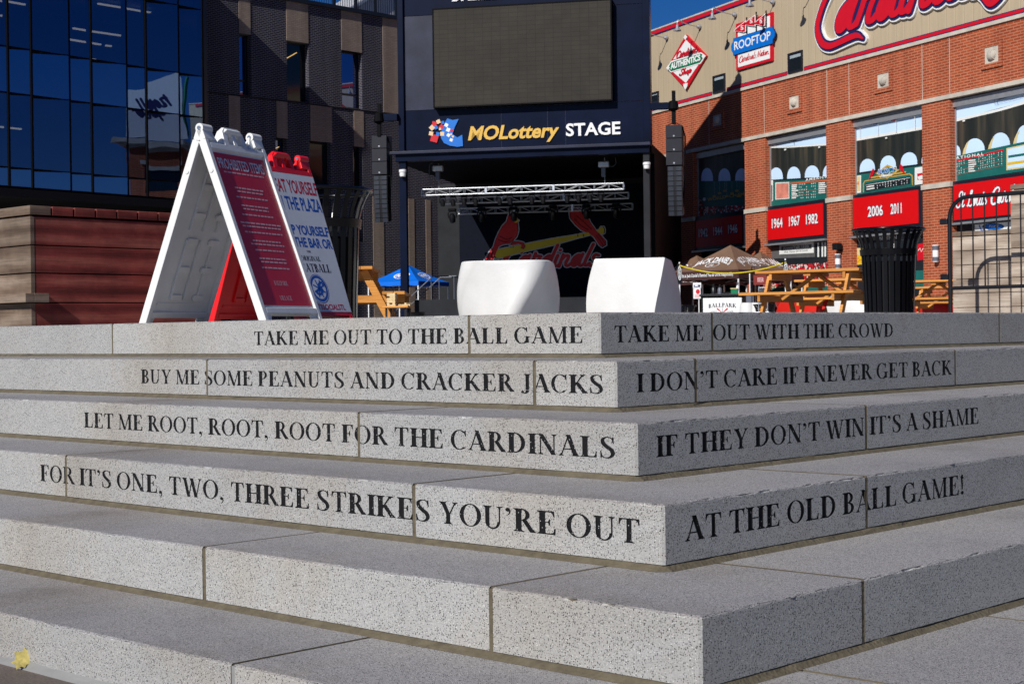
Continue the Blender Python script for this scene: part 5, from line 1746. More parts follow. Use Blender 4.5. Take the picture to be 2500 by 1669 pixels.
# ---- line arrays hanging beside the tower
mat('cabinet_grey', (0.014, 0.014, 0.022), 0.6, spec=0.25, var=0.15, lin=True)
mat('cabinet_grille', (0.020, 0.024, 0.036), 0.6, spec=0.3, var=0.2, lin=True)
def line_array(label, x0, x1, ys, ym, ye, bx, by0, by1, n_low, bend):
    v = -0.35
    cx_ = (x0 + x1) / 2
    u, zt_ = FS.px(cx_, ys, v)
    zm, ze = FS.px(cx_, ym, v)[1], FS.px(cx_, ye, v)[1]
    W = (x1 - x0) * FS.scale(cx_, ym, v) * 0.98
    g = thing('line_array', label, 'loudspeaker array', mtx=FS.m @ Matrix.Translation((u, v, zt_)), group='loudspeaker arrays hung beside the stage')
    zb1, zb0 = FS.px(cx_, by0, v)[1] - zt_, FS.px(cx_, by1, v)[1] - zt_
    ub = fu(bx) - u
    b = MB()
    b.box(min(ub, -0.1), max(ub, 0.1), 0.0, 0.24, zb0, zb1)
    obj('boom', b, 'stage_navy', g, bevel=0.01)
    b = MB()
    b.box(-0.06, 0.06, 0.03, 0.15, zb1, zb1 + 0.4)
    b.lathe([(0, zb1 + 0.06), (0.15, zb1 + 0.02), (0.19, zb0 - 0.02), (0.08, zb0 - 0.10), (0, zb0 - 0.1)], 12, (0, -0.02, 0))
    b.box(-0.06, 0.07, -0.06, 0.08, zb0 - 0.55, zb0 - 0.08)
    b.tube([(-0.05, 0, zb0 - 0.5), (-0.2, 0, 0.0)], 0.014, 5); b.tube([(0.05, 0, zb0 - 0.5), (0.2, 0, 0.0)], 0.014, 5)
    obj('rigging', b, 'stage_black', g)
    hs_ = (zt_ - zm) / 3
    for i in range(3):
        b = MB()
        b.box(-W / 2, W / 2, -0.02, 0.68, -hs_ * (i + 1) + 0.012, -hs_ * i - 0.006)
        c_ = obj('subwoofer', b, 'cabinet_grey', g, bevel=0.012)
        b = MB(); b.cbox((0, -0.025, -hs_ * (i + 0.82)), (0.05, 0.008, 0.05)); obj('badge', b, 'galvanised', c_)
    hl = (zm - ze) / n_low
    y, ang, z = 0.0, 0.0, -(zt_ - zm) - 0.03
    for i in range(n_low):
        ang = bend * (i / n_low) ** 1.5
        xf = Matrix.Translation((0.02, y, z)) @ Matrix.Rotation(ang, 4, 'X')
        b = MB()
        b.box(-W / 2 + 0.03, W / 2 - 0.03, 0.02, 0.45, -hl + 0.012, 0, 0, xf)
        c_ = obj('array_cabinet', b, 'black_metal', g)
        b = MB()
        b.box(-W / 2 + 0.05, -0.05, -0.002, 0.018, -hl + 0.02, -0.008, 0, xf)
        obj('grille', b, 'cabinet_grille', c_)
        b = MB()
        b.box(0.05, W / 2 - 0.05, -0.002, 0.018, -hl + 0.02, -0.008, 0, xf)
        obj('grille', b, 'cabinet_grille', c_)
        y -= -math.sin(ang) * hl * 0.9
        z -= math.cos(ang) * hl
    b = MB()
    b.tube([(W / 2 - 0.0, 0.1, -0.05), (W / 2 + 0.09, 0.2, -0.4), (W / 2 + 0.08, 0.2, -1.6), (W / 2 - 0.02, 0.3, -(zt_ - ze) + 0.3)], 0.03, 6)
    obj('cable', b, 'stage_black', g, 60)
line_array('grey loudspeaker array hung left of the stage tower', 906, 945, 331, 427, 542, 977, 279, 296, 10, R(14))
line_array('grey loudspeaker array hung right of the stage tower in front of the brick hall', 1624.5, 1665, 305, 404, 526, 1592, 249, 265, 10, R(14))

# ================================================================= dark brick block behind the stage
brick('dark_brick', (0.013, 0.016, 0.046), (0.008, 0.010, 0.030), (0.17, 0.155, 0.155), 0.215, 0.072, 0.011, 0.15)
brick('taupe_brick', (0.32, 0.245, 0.195), (0.265, 0.205, 0.16), (0.20, 0.16, 0.13), 0.215, 0.072, 0.010, 0.2)
def coated(name, tint, transp, rough=0.0):
    t = NT(name)
    t.t.nodes.remove(t.b)
    gl = t.n('ShaderNodeBsdfGlossy')
    gl.inputs['Color'].default_value = tuple(tint) + (1,)
    gl.inputs['Roughness'].default_value = rough
    tr = t.n('ShaderNodeBsdfTransparent')
    tr.inputs['Color'].default_value = (0.30, 0.36, 0.48, 1)
    mx = t.n('ShaderNodeMixShader')
    mx.inputs[0].default_value = transp
    t.l(gl.outputs[0], mx.inputs[1])
    t.l(tr.outputs[0], mx.inputs[2])
    tc = t.n('ShaderNodeTexCoord')
    nz = t.n('ShaderNodeTexNoise', i_Scale=0.55, i_Detail=2.0)
    t.l(tc.outputs['Object'], nz.inputs['Vector'])
    bp = t.n('ShaderNodeBump', i_Strength=0.06, i_Distance=0.05)
    t.l(nz.outputs['Fac'], bp.inputs['Height'])
    t.l(bp.outputs[0], gl.inputs['Normal'])
    t.l(mx.outputs[0], t.t.nodes['Material Output'].inputs[0])
    MATS[name] = t.m
coated('coated_glass', (0.15, 0.215, 0.37), 0.40)
coated('spandrel_glass', (0.20, 0.30, 0.50), 0.25)
coated('blue_window_glass', (0.14, 0.18, 0.34), 0.05)
emit('lamp_glow', (255, 236, 200), 1.1)
emit('lamp_glow_warm', (255, 205, 120), 0.9)
FD = Frame((-0.19465 * 62.0, 62.0, 0), 45.5)
def holed(rect, holes):
    vs, fs = [], []
    for p in [rect] + holes:
        if area(p) < 0:
            p = p[::-1]
        fs.append(list(range(len(vs), len(vs) + len(p))))
        vs += [Vector(q) for q in p]
    r = delaunay_2d_cdt(vs, [], fs, 1, 1e-6)
    return [(q.x, q.y) for q in r[0]], [tuple(f) for f, o in zip(r[2], r[5]) if list(o) == [0]]
k3 = 1 / 3.733
def d2(x, y):
    return FD.px(450 + x * k3, y * k3)
def span(x0, x1, yt, yb):
    u0, u1 = d2(x0, yt)[0], d2(x1, yt)[0]
    xm = (x0 + x1) / 2
    return u0, u1, d2(xm, yb)[1], d2(xm, yt)[1]
zroof = d2(1400, 91)[1]
zrow = d2(900, 922)[1]
uD1 = FD.px(1120, 500)[0]
block = thing('brick_block', 'dark brick block striped with taupe brick and tall narrow windows behind the stage', 'building', mtx=FD.m)
wins = [(500, 605, 312, 872), (932, 1131, 385, 950), (1432, 1617, 470, 1010), (832, 930, 1258, 1900), (1140, 1335, 1292, 2300), (1536, 1625, 1338, 2200)]
rects = [span(*w_) for w_ in wins]
rects = [(a, b_, c_, d_) for a, b_, c_, d_ in rects]
rects[0] = (rects[0][0], rects[0][1], zrow + 0.05, rects[0][3])
rects[1] = (rects[1][0], rects[1][1], zrow + 0.05, rects[1][3])
rects[2] = (rects[2][0], rects[2][1], zrow + 0.05, rects[2][3])
shape = holed([(-0.3, 0), (uD1, 0), (uD1, zroof), (-0.3, zroof)], [[(a, c_), (b_, c_), (b_, d_), (a, d_)] for a, b_, c_, d_ in rects])
b = MB(); b.solid(shape, 0.0, 0.45); obj('wall', b, 'dark_brick', block)
b = MB(); b.box(-0.3, uD1, -0.03, 0.0, zrow - 0.02, zrow + 0.02); obj('joint', b, 'black_matte', block)
zr2 = FD.px(960, 140)[1]
for i, (x0, x1, za, zb) in enumerate(((500, 605, rects[0][3], zroof), (932, 1131, rects[1][3], zroof), (1432, 1617, rects[2][3], zroof), (1808, 2010, zrow + 0.03, zroof),
                        (397, 500, 0, zrow - 0.03), (832, 930, rects[3][3], zrow - 0.03), (1140, 1335, rects[4][3], zrow - 0.03), (1536, 1625, rects[5][3], zrow - 0.03))):
    u0, u1 = d2(x0, 500)[0], d2(x1, 500)[0]
    b = MB(); b.box(u0, u1, -0.02, 0.0, za, zb - 0.004); obj('taupe_panel', b, 'taupe_brick', block)
for x0, x1 in ((911, 937), (998, 1012), (1040, 1052)):
    u0, u1 = FD.px(x0, 600)[0], FD.px(x1, 600)[0]
    b = MB(); b.box(u0, u1, -0.02, 0.0, 0, zrow * 0.62); obj('taupe_panel', b, 'taupe_brick', block)
for i, (a, b_, c_, d_) in enumerate(rects):
    f_ = MB()
    th = 0.07
    for q in ((a, b_, c_, c_ + th), (a, b_, d_ - th, d_), (a, a + th, c_ + th, d_ - th), (b_ - th, b_, c_ + th, d_ - th)):
        f_.box(q[0], q[1], 0.26, 0.36, q[2], q[3])
    if i in (0, 2):
        zz = c_ + (d_ - c_) * 0.25
        f_.box(a + th, b_ - th, 0.26, 0.36, zz - 0.04, zz + 0.04)
    fr = obj('window', f_, 'black_metal', block)
    b = MB(); b.box(a + th, b_ - th, 0.30, 0.32, c_ + th, d_ - th)
    obj('pane', b, 'blue_window_glass' if i in (0, 2, 3) else 'dark_glass', fr)
    if i in (1, 3):
        b = MB()
        if i == 1:
            p0, p1 = d2(940, 542), d2(1060, 474)
        else:
            p0, p1 = d2(838, 1360), d2(898, 1334)
        b.bar((p0[0], 0.27, p0[1]), (p1[0], 0.27, p1[1]), 0.02, 0.05, up=(0, 1, 0))
        obj('strip_light', b, 'lamp_glow_warm', fr)
    if i == 5:
        b = MB()
        s_ = [(1545, 1380), (1560, 1362), (1580, 1385), (1587, 1450), (1585, 1560), (1545, 1568)]
        b.sheet(poly_shape([d2(*p) for p in s_]), 0.285)
        obj('window_sticker', b, 'print_cream', fr)
b = MB(); b.box(-0.3, uD1 + 0.05, -0.12, 0.5, zroof, zroof + 0.16); obj('parapet_cap', b, 'black_metal', block)
b = MB(); b.box(-0.3, uD1, 0.5, 9.0, 0, zroof - 0.05); obj('building_core', b, 'black_matte', block)
rail = thing('roof_railing', 'black metal railing of thin bars along the dark brick roof edge', 'railing', mtx=FD.m)
zt_ = zroof + 0.16
b = MB()
n0, n1 = d2(850, 0)[0], d2(2010, 0)[0]
step = (d2(1640, 100)[0] - d2(1600, 100)[0])
u = n0
while u < n1:
    b.box(u - 0.009, u + 0.009, 0.10, 0.12, zt_, zt_ + 1.9)
    u += 0.125
obj('rail_grating', b, 'black_metal', rail)
for x in (1090, 1378, 1580, 1756, 1945):
    u = d2(x, 60)[0]
    b = MB(); b.box(u - 0.05, u + 0.05, 0.06, 0.16, zt_, zt_ + 2.0); obj('post', b, 'black_metal', rail)
b = MB(); b.box(n0, n1, 0.07, 0.15, zt_ + 1.9, zt_ + 1.98); obj('handrail', b, 'black_metal', rail)
# pale ribbed block showing above the roof behind the railing
siding('pale_siding', (0.42, 0.42, 0.44), 0.16)
g = thing('ribbed_block', 'pale grey ribbed wall rising behind the roof railing', 'building', mtx=FD.m @ Matrix.Translation((0, 7.0, 0)))
def d9(x, y):
    return FD.px(450 + x * k3, y * k3, 7.0)
pa, pb_, pc = d9(1480, 100), d9(1650, 0), d9(1900, -150)
b = MB()
b.prism([(pa[0], zroof - 2), (pc[0] + 3, zroof - 2), (pc[0] + 3, pc[1]), pc, pb_, pa], 0, 3.0)
obj('wall', b, 'pale_siding', g)
b = MB()
b.bar((pa[0], -0.05, pa[1]), (pc[0], -0.05, pc[1]), 0.3, 0.12)
obj('roof_edge', b, 'galvanised', g)

# ================================================================= glass office block on the left
FG = Frame((-(759 / 3884.0) * 60.0, 60.0, 0), 52.0)
glass_b = thing('glass_block', 'dark blue glass curtain wall block with black mullions and strip lights inside', 'building', mtx=FG.m)
mx_ = [-210, -152, -100, -42, 16, 73, 165, 219, 304.5, 353, 432, 491]
mus = [FG.px(x, 300)[0] for x in mx_]
zrows = [FG.px(250, y)[1] for y in (473, 429, 257, 151, -21, -127)]
zgt = FG.px(491, -105)[1]
zrows = [z for z in zrows if z < zgt - 0.3] + [zgt]
for i, u in enumerate(mus):
    b = MB(); b.box(u - 0.035, u + 0.035, -0.16, 0.10, zrows[0], zgt); obj('mullion', b, 'stage_black', glass_b)
for z in zrows[:-1]:
    b = MB(); b.box(mus[0], mus[-1], -0.10, 0.12, z - 0.025, z + 0.025); obj('transom', b, 'stage_black', glass_b)
rnd = random.Random(11)
PT = 13.0
for i in range(len(mus) - 1):
    for j in range(len(zrows) - 1):
        a, b_ = mus[i] + 0.03, mus[i + 1] - 0.03
        hw = (b_ - a) / 2
        t_ = R(-PT + rnd.uniform(-0.25, 0.25))
        xf = Matrix.Translation(((a + b_) / 2, 0.0, (zrows[j] + zrows[j + 1]) / 2)) @ Matrix.Rotation(t_, 4, 'Z') @ Matrix.Rotation(R(rnd.uniform(-0.25, 0.25)), 4, 'X')
        hz = (zrows[j + 1] - zrows[j]) / 2 - 0.02
        b = MB()
        b.add([(-hw, 0, -hz), (hw, 0, -hz), (hw, 0, hz), (-hw, 0, hz)], [(0, 1, 2, 3)], 0, xf)
        obj('pane', b, 'spandrel_glass' if j in (0, 2) else 'coated_glass', glass_b)
mat('office_dark', (0.02, 0.028, 0.05), 0.7, var=0.3, lin=True)
mat('office_slab', (0.10, 0.15, 0.22), 0.7, var=0.2, lin=True)
b = MB(); b.box(mus[0], mus[-1] + 0.02, 5.5, 5.7, zrows[0], zgt - 0.05); obj('office_wall', b, 'office_dark', glass_b)
for j in range(0, len(zrows) - 1):
    if j in (2, 4):
        b = MB(); b.box(mus[0], mus[-1], 0.35, 5.5, zrows[j] + 0.2, zrows[min(j + 1, len(zrows) - 1)] - 0.3); obj('floor_slab', b, 'office_slab', glass_b)
b = MB(); b.box(mus[0], mus[-1] + 0.25, -0.22, 12.0, zgt + 0.001, zgt + 0.25); obj('roof', b, 'black_metal', glass_b)
b = MB(); b.box(mus[0], mus[-1] + 0.25, -0.18, 6.5, zrows[0] - 0.35, zrows[0] - 0.06); obj('soffit', b, 'black_matte', glass_b)
b = MB(); b.box(mus[-1] + 0.08, mus[-1] + 0.25, -0.1, 3.2, 0, zgt); obj('return_wall', b, 'black_metal', glass_b)
b = MB(); b.box(mus[0] - 4, mus[-1] + 0.05, 6.0, 6.3, 0, zrows[0] - 0.36); obj('shopfront', b, 'black_matte', glass_b)
k1 = 1 / 3.136
for (xa, ya, xb, yb) in ((0, 8, 22, 12), (50, 12, 205, 40), (750, 30, 930, 60), (955, 65, 1085, 88), (1110, 92, 1150, 97), (560, 218, 660, 235), (690, 240, 930, 275), (525, 303, 660, 325), (690, 330, 770, 343), (810, 350, 850, 355), (695, 455, 730, 458), (0, 972, 160, 989), (0, 120, 25, 124)):
    pa, pb_ = FG.px(xa * k1, ya * k1, 2.0), FG.px(xb * k1, yb * k1, 2.0)
    b = MB(); b.bar((pa[0], 2.0, pa[1]), (pb_[0], 2.0, pb_[1]), 0.1, 0.05); obj('strip_light', b, 'lamp_glow', glass_b)
# ================================================================= folding pavement signs
mat('plastic_white', (0.74, 0.74, 0.72), 0.42, spec=0.4, var=0.10, scale=5, bump=0.05, lin=True)
mat('plastic_red', (0.74, 0.010, 0.014), 0.35, spec=0.5, var=0.08, lin=True)
mat('poster_red', (0.60, 0.025, 0.04), 0.35, spec=0.4, var=0.10, scale=2.5, lin=True)
mat('poster_white', (0.70, 0.71, 0.74), 0.4, spec=0.4, var=0.04, lin=True)
mat('poster_blue', (0.012, 0.09, 0.42), 0.4, var=0.04, lin=True)
mat('poster_pink', (0.72, 0.44, 0.44), 0.45, var=0.05, lin=True)
mat('bolt_steel', (0.6, 0.6, 0.6), 0.25, metal=0.9, var=0.05, lin=True)
def a_sign(label, near, phi, wd, half, H, plastic, poster):
    """near: the ground point under the near end of the ridge; ridge runs at azimuth phi"""
    g = thing('sandwich_board', label, 'folding sign', (near[0], near[1], 0.0), R(90 - phi), group='folding plastic signs at the top of the steps')
    # local x: along the ridge away from the camera; y: to the left of it
    Ls = math.hypot(half, H)
    for side, nm in ((-1, 'right'), (1, 'left')):
        # panel frame: u along ridge, t up the panel, n outwards
        U = Vector((1, 0, 0))
        Tt = Vector((0, -side * half, H)).normalized()
        N = U.cross(Tt) * (-side)
        N = Vector((0, side * H, half)).normalized()
        O_ = Vector((0, side * half, 0))
        M = Matrix(((U.x, N.x, Tt.x, O_.x), (U.y, N.y, Tt.y, O_.y), (U.z, N.z, Tt.z, O_.z), (0, 0, 0, 1)))
        # local: x = u, y = outwards, z = up the panel
        b = MB()
        out = [(0, 0), (0.075, 0), (0.095, 0.055), (wd - 0.095, 0.055), (wd - 0.075, 0), (wd, 0), (wd, Ls - 0.10), (wd - 0.012, Ls - 0.035), (wd - 0.05, Ls - 0.015), (wd - 0.095, Ls - 0.02), (wd - 0.145, Ls - 0.115),
               (0.145, Ls - 0.115), (0.095, Ls - 0.02), (0.05, Ls - 0.015), (0.012, Ls - 0.035), (0, Ls - 0.10)]
        b.prism(out, -0.022, -0.010, 0, M)
        # raised rim on both faces
        rim = 0.034
        for x0, x1, z0, z1 in ((0, rim, 0.0, Ls - 0.10), (wd - rim, wd, 0.0, Ls - 0.10), (rim, wd - rim, 0.056, 0.056 + rim), (rim, wd - rim, Ls - 0.150, Ls - 0.116)):
            b.box(x0 + 0.0005, x1 - 0.0005, -0.040, 0.004, z0, z1, 0, M)
        for x0, x1 in ((0.004, 0.092), (wd - 0.092, wd - 0.004)):
            b.box(x0, x1, -0.034, 0.0035, Ls - 0.099, Ls - 0.036, 0, M)
        pn = obj('panel', b, plastic, g, bevel=0.004)
        # ribs and pads on the inner face
        b = MB()
        for cx_ in (wd * 0.29, wd * 0.5, wd * 0.71):
            for z0, z1 in ((0.16, 0.50), (0.55, Ls - 0.20)):
                b.box(cx_ - 0.006, cx_ + 0.006, -0.035, -0.0222, z0, z1, 0, M)
                b.box(cx_ + 0.012, cx_ + 0.016, -0.030, -0.0222, z0 + 0.01, z1 - 0.01, 0, M)
        b.box(0.07, wd - 0.07, -0.027, -0.0222, 0.125, 0.140, 0, M)
        b.box(0.07, wd - 0.07, -0.027, -0.0222, Ls - 0.185, Ls - 0.172, 0, M)
        obj('rib', b, plastic, g, bevel=0.002)
        b = MB()
        for zz in (0.155, 0.315, 0.475, 0.62, 0.78, 0.90):
            for cx_ in (wd * 0.27, wd * 0.62):
                if zz < Ls - 0.2:
                    pts = [(cx_ + 0.012 + dx, zz + dz) for dx, dz in ((0, 0.008), (0.008, 0), (0.085, 0), (0.093, 0.008), (0.093, 0.026), (0.085, 0.034), (0.008, 0.034), (0, 0.026))]
                    b.prism(pts, -0.037, -0.0223, 0, M)
        obj('grip_pattern', b, plastic, g, bevel=0.003)
        # carrying handle
        b = MB()
        cz = Ls - 0.118
        hs_ = holed([(wd * 0.31, cz - 0.004), (wd * 0.69, cz - 0.004), (wd * 0.665, cz + 0.082), (wd * 0.61, cz + 0.108), (wd * 0.39, cz + 0.108), (wd * 0.335, cz + 0.082)],
                    [[(wd * 0.375, cz + 0.008), (wd * 0.475, cz + 0.008), (wd * 0.475, cz + 0.072), (wd * 0.44, cz + 0.080), (wd * 0.395, cz + 0.068)],
                     [(wd * 0.525, cz + 0.008), (wd * 0.625, cz + 0.008), (wd * 0.605, cz + 0.068), (wd * 0.56, cz + 0.080), (wd * 0.525, cz + 0.072)]])
        b.solid(hs_, -0.034, 0.004, 0, M)
        b.sheet((hs_[0], [f[::-1] for f in hs_[1]]), 0.004, 0, M)
        obj('handle', b, plastic, g, bevel=0.006)
        for ux in (0.012, wd - 0.012):
            b = MB()
            xf = M @ Matrix.Translation((ux, -0.02, Ls * 0.76)) @ Matrix.Rotation(R(-90 if ux < 0.1 else 90), 4, 'Y')
            b.lathe([(0, 0.016), (0.010, 0.016), (0.013, 0.012), (0.013, 0.0)], 14, (0, 0, 0), 0, xf)
            obj('rivet', b, plastic, g, 40)
        poster(g, M, wd, Ls, side)
    # ridge hinges
    for ux in (0.05, wd - 0.05):
        b = MB()
        b.tube([(ux - 0.045, 0, H - 0.034), (ux + 0.045, 0, H - 0.034)], 0.024, 14)
        obj('hinge', b, plastic, g, 50)
        b = MB()
        b.lathe([(0, 0.006), (0.010, 0.006), (0.012, 0.0)], 12, (0, 0, 0), 0, Matrix.Translation((ux - 0.046, 0, H - 0.034)) @ Matrix.Rotation(R(-90), 4, 'Y'))
        obj('hinge_bolt', b, 'bolt_steel', g, 40)
    return g
def ptext(b, M, shape_w, x0, x1, z, h, y, mi=0, shear=0.0):
    shape, wdt = shape_w
    b.sheet(tf(shape, x0, z, (x1 - x0) / wdt, h, shear), y, mi, M)
def flipx(M, wd):
    return M @ Matrix(((-1, 0, 0, wd), (0, -1, 0, 0), (0, 0, 1, 0), (0, 0, 0, 1)))
def poster_prohibited(g, M, wd, Ls, side):
    if side > 0:
        return
    m = M @ Matrix(((1, 0, 0, 0), (0, -1, 0, 0), (0, 0, 1, 0), (0, 0, 0, 1)))      # y now points into the panel
    b = MB()
    x0, x1, z0, z1 = 0.040, wd - 0.040, 0.105, Ls - 0.165
    b.add([(x0, 0.0085, z0), (x1, 0.0085, z0), (x1, 0.0085, z1), (x0, 0.0085, z1)], [(0, 1, 2, 3)], 0, m)
    ptext(b, m, sans('PROHIBITED ITEMS', 0.012), x0 + 0.03, x1 - 0.03, z1 - 0.088, 0.058, 0.0078, 1)
    rnd = random.Random(4)
    rows = [(z1 - 0.112, 0.9, 0.6)] + [(z1 - 0.185 - k * 0.0335 - (0.014 if k % 3 == 0 else 0), 0.55 + 0.4 * rnd.random(), 1) for k in range(20)]
    for z, f, _ in rows:
        if z < z0 + 0.19:
            continue
        c, L = (x0 + x1) / 2, (x1 - x0) * 0.86 * f
        x = c - L / 2
        while x < c + L / 2:
            ww = min(rnd.uniform(0.018, 0.045), c + L / 2 - x)
            b.add([(x, 0.0078, z), (x + ww, 0.0078, z), (x + ww, 0.0078, z + 0.0085), (x, 0.0078, z + 0.0085)], [(0, 1, 2, 3)], 2, m)
            x += ww + 0.007
    for s, z, w_ in (('BALLPARK', z0 + 0.115, 0.13), ('VILLAGE', z0 + 0.030, 0.12)):
        ps, wdt = serif_polys(s)
        ptext(b, m, (union(ps), wdt), (x0 + x1) / 2 - w_ / 2, (x0 + x1) / 2 + w_ / 2, z, 0.026, 0.0078, 2)
    obj('poster', b, ['poster_red', 'poster_white', 'poster_pink'], g)
def poster_treat(g, M, wd, Ls, side):
    if side > 0:
        m = M @ Matrix(((-1, 0, 0, wd), (0, -1, 0, 0), (0, 0, 1, 0), (0, 0, 0, 1)))
        return
    m = M @ Matrix(((1, 0, 0, 0), (0, -1, 0, 0), (0, 0, 1, 0), (0, 0, 0, 1)))
    b = MB()
    x0, x1, z0, z1 = 0.004, wd - 0.004, 0.080, Ls - 0.150
    b.add([(x0, -0.0052, z0), (x1, -0.0052, z0), (x1, -0.0052, z1), (x0, -0.0052, z1)], [(0, 1, 2, 3)], 0, m)
    c = (x0 + x1) / 2
    H = z1 - z0
    for s, fz_, h, w_, mi, bo in (('TREAT YOURSELF', 0.86, 0.082, 0.515, 1, 0.02), ('ON THE PLAZA', 0.735, 0.082, 0.50, 2, 0.02), ('HELP YOURSELF', 0.555, 0.058, 0.50, 2, 0.03), ('AT THE BAR OR', 0.465, 0.058, 0.50, 2, 0.03), ('SPORTSSOCIALSTL', 0.015, 0.034, 0.40, 1, 0.02)):
        ptext(b, m, sans(s, bo), c - w_ / 2 + 0.02, c + w_ / 2 + 0.02, z0 + fz_ * H, h, -0.0057, mi)
    for s, fz_, h, w_ in (('THE', 0.425, 0.013, 0.045), ('ORIGINAL', 0.365, 0.03, 0.2), ('MEATBALL', 0.285, 0.052, 0.36)):
        ps, wdt = serif_polys(s)
        ptext(b, m, (union(ps), wdt), c - w_ / 2, c + w_ / 2, z0 + fz_ * H, h, -0.0057, 3)
    cz = z0 + 0.165 * H
    def sheet(pl, mi, y):
        b.sheet(union(pl), y, mi, m)
    sheet([circ(c, cz, 0.092, n=40)], 2, -0.0057)
    sheet([circ(c, cz, 0.066, n=36)], 0, -0.0061)
    sheet(ring(c, cz, 0.088, 0.088, 0.0035, 0.0035), 0, -0.0061)
    for a in range(0, 180, 45):
        dx, dz = math.cos(R(a + 22)) * 0.060, math.sin(R(a + 22)) * 0.060
        sheet(stroke([(c - dx, cz - dz), (c + dx, cz + dz)], 0.010, rnd=False), 2, -0.0065)
    ps, wdt = script_polys('S', 0.2)
    ptext(b, m, (union(ps), wdt), c - 0.04, c + 0.03, cz - 0.035, 0.065, -0.0069, 2)
    obj('poster', b, ['poster_white', 'sign_red', 'poster_blue', 'black_matte'], g)
a_sign('white plastic sandwich board with a red PROHIBITED ITEMS poster', (-1.62, 8.3), 24, 0.57, 0.40, 1.06, 'plastic_white', poster_prohibited)
a_sign('red plastic sandwich board with a white poster ending YOURSELF and PLAZA', (-1.53, 9.42), 28, 0.56, 0.345, 1.06, 'plastic_red', poster_treat)

# ================================================================= wooden planter seats
wood('grey_wood', (0.10, 0.065, 0.045), (0.20, 0.14, 0.10), (0.31, 0.24, 0.185), stain=0.35)
wood('pale_wood', (0.26, 0.20, 0.15), (0.38, 0.30, 0.235), (0.50, 0.42, 0.34), stain=0.2)
wood('red_bounce_wood', (0.08, 0.013, 0.011), (0.23, 0.042, 0.034), (0.36, 0.11, 0.08), stain=0.45)  # timber with the red bounce light of the folding sign put into its colour
wood('pine_wood', (0.46, 0.17, 0.028), (0.56, 0.235, 0.045), (0.64, 0.30, 0.075), (1.5, 1.5, 16), 0.55)
def board_block(label, p, wl, wr, rows, gap, cap, name='planter_seat', nose=None, wm='grey_wood'):
    """timber clad block whose near vertical corner stands at p; left face runs along eL, right face along eR"""
    ang = math.degrees(math.atan2(eR.y, eR.x))
    g = thing(name, label, 'planter seat', (p[0], p[1], 0.0), R(ang))
    # local x along eR, local y along eL
    z = 0.0
    for h in rows:
        b = MB()
        b.box(0.0, 0.03, 0.0, wl, z, z + h - gap)
        obj('board', b, wm, g, bevel=0.003)
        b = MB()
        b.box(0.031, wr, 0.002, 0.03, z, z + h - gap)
        obj('board', b, 'red_bounce_wood', g, bevel=0.003)  # right face: redder boards carry the painted red bounce
        z += h
    b = MB(); b.box(0.035, wr - 0.02, 0.035, wl - 0.02, 0, z - gap - 0.002); obj('core', b, 'black_matte', g)
    if cap:
        b_w = 0.142
        x = -0.004
        while x < wr:
            b = MB(); b.box(x, min(wr, x + b_w), -0.006, wl, z + 0.004, z + cap); obj('cap_board', b, 'red_bounce_wood' if x > 0 else 'grey_wood', g, bevel=0.003)  # all but the first cap board share the painted bounce tone
            x += b_w + 0.011
    if nose:
        b = MB()
        b.box(-0.06, -0.001, -0.04, wl, nose - 0.055, nose)
        b.box(0.0, 0.10, -0.04, -0.001, nose - 0.055, nose)
        obj('lower_board', b, 'grey_wood', g, bevel=0.003)
    return g
p = ground(77, 9.6)
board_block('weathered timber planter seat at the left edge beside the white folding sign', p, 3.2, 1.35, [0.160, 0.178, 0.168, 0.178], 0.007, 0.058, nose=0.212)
p = ground(2328, 16.6)
# the right hand one shows only its left face: its near corner lies beyond the frame, so set it from the far end
FW = 6.0
pc = p - eL * FW
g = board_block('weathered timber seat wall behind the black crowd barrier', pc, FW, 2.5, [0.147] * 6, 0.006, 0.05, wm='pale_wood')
p2 = ground(2484, 16.2)
board_block('taller weathered timber block at the right edge behind the barrier', p2 - eL * 3.0 - eR * 0.12, 3.0, 2.0, [0.147] * 9, 0.006, 0.05, wm='pale_wood')

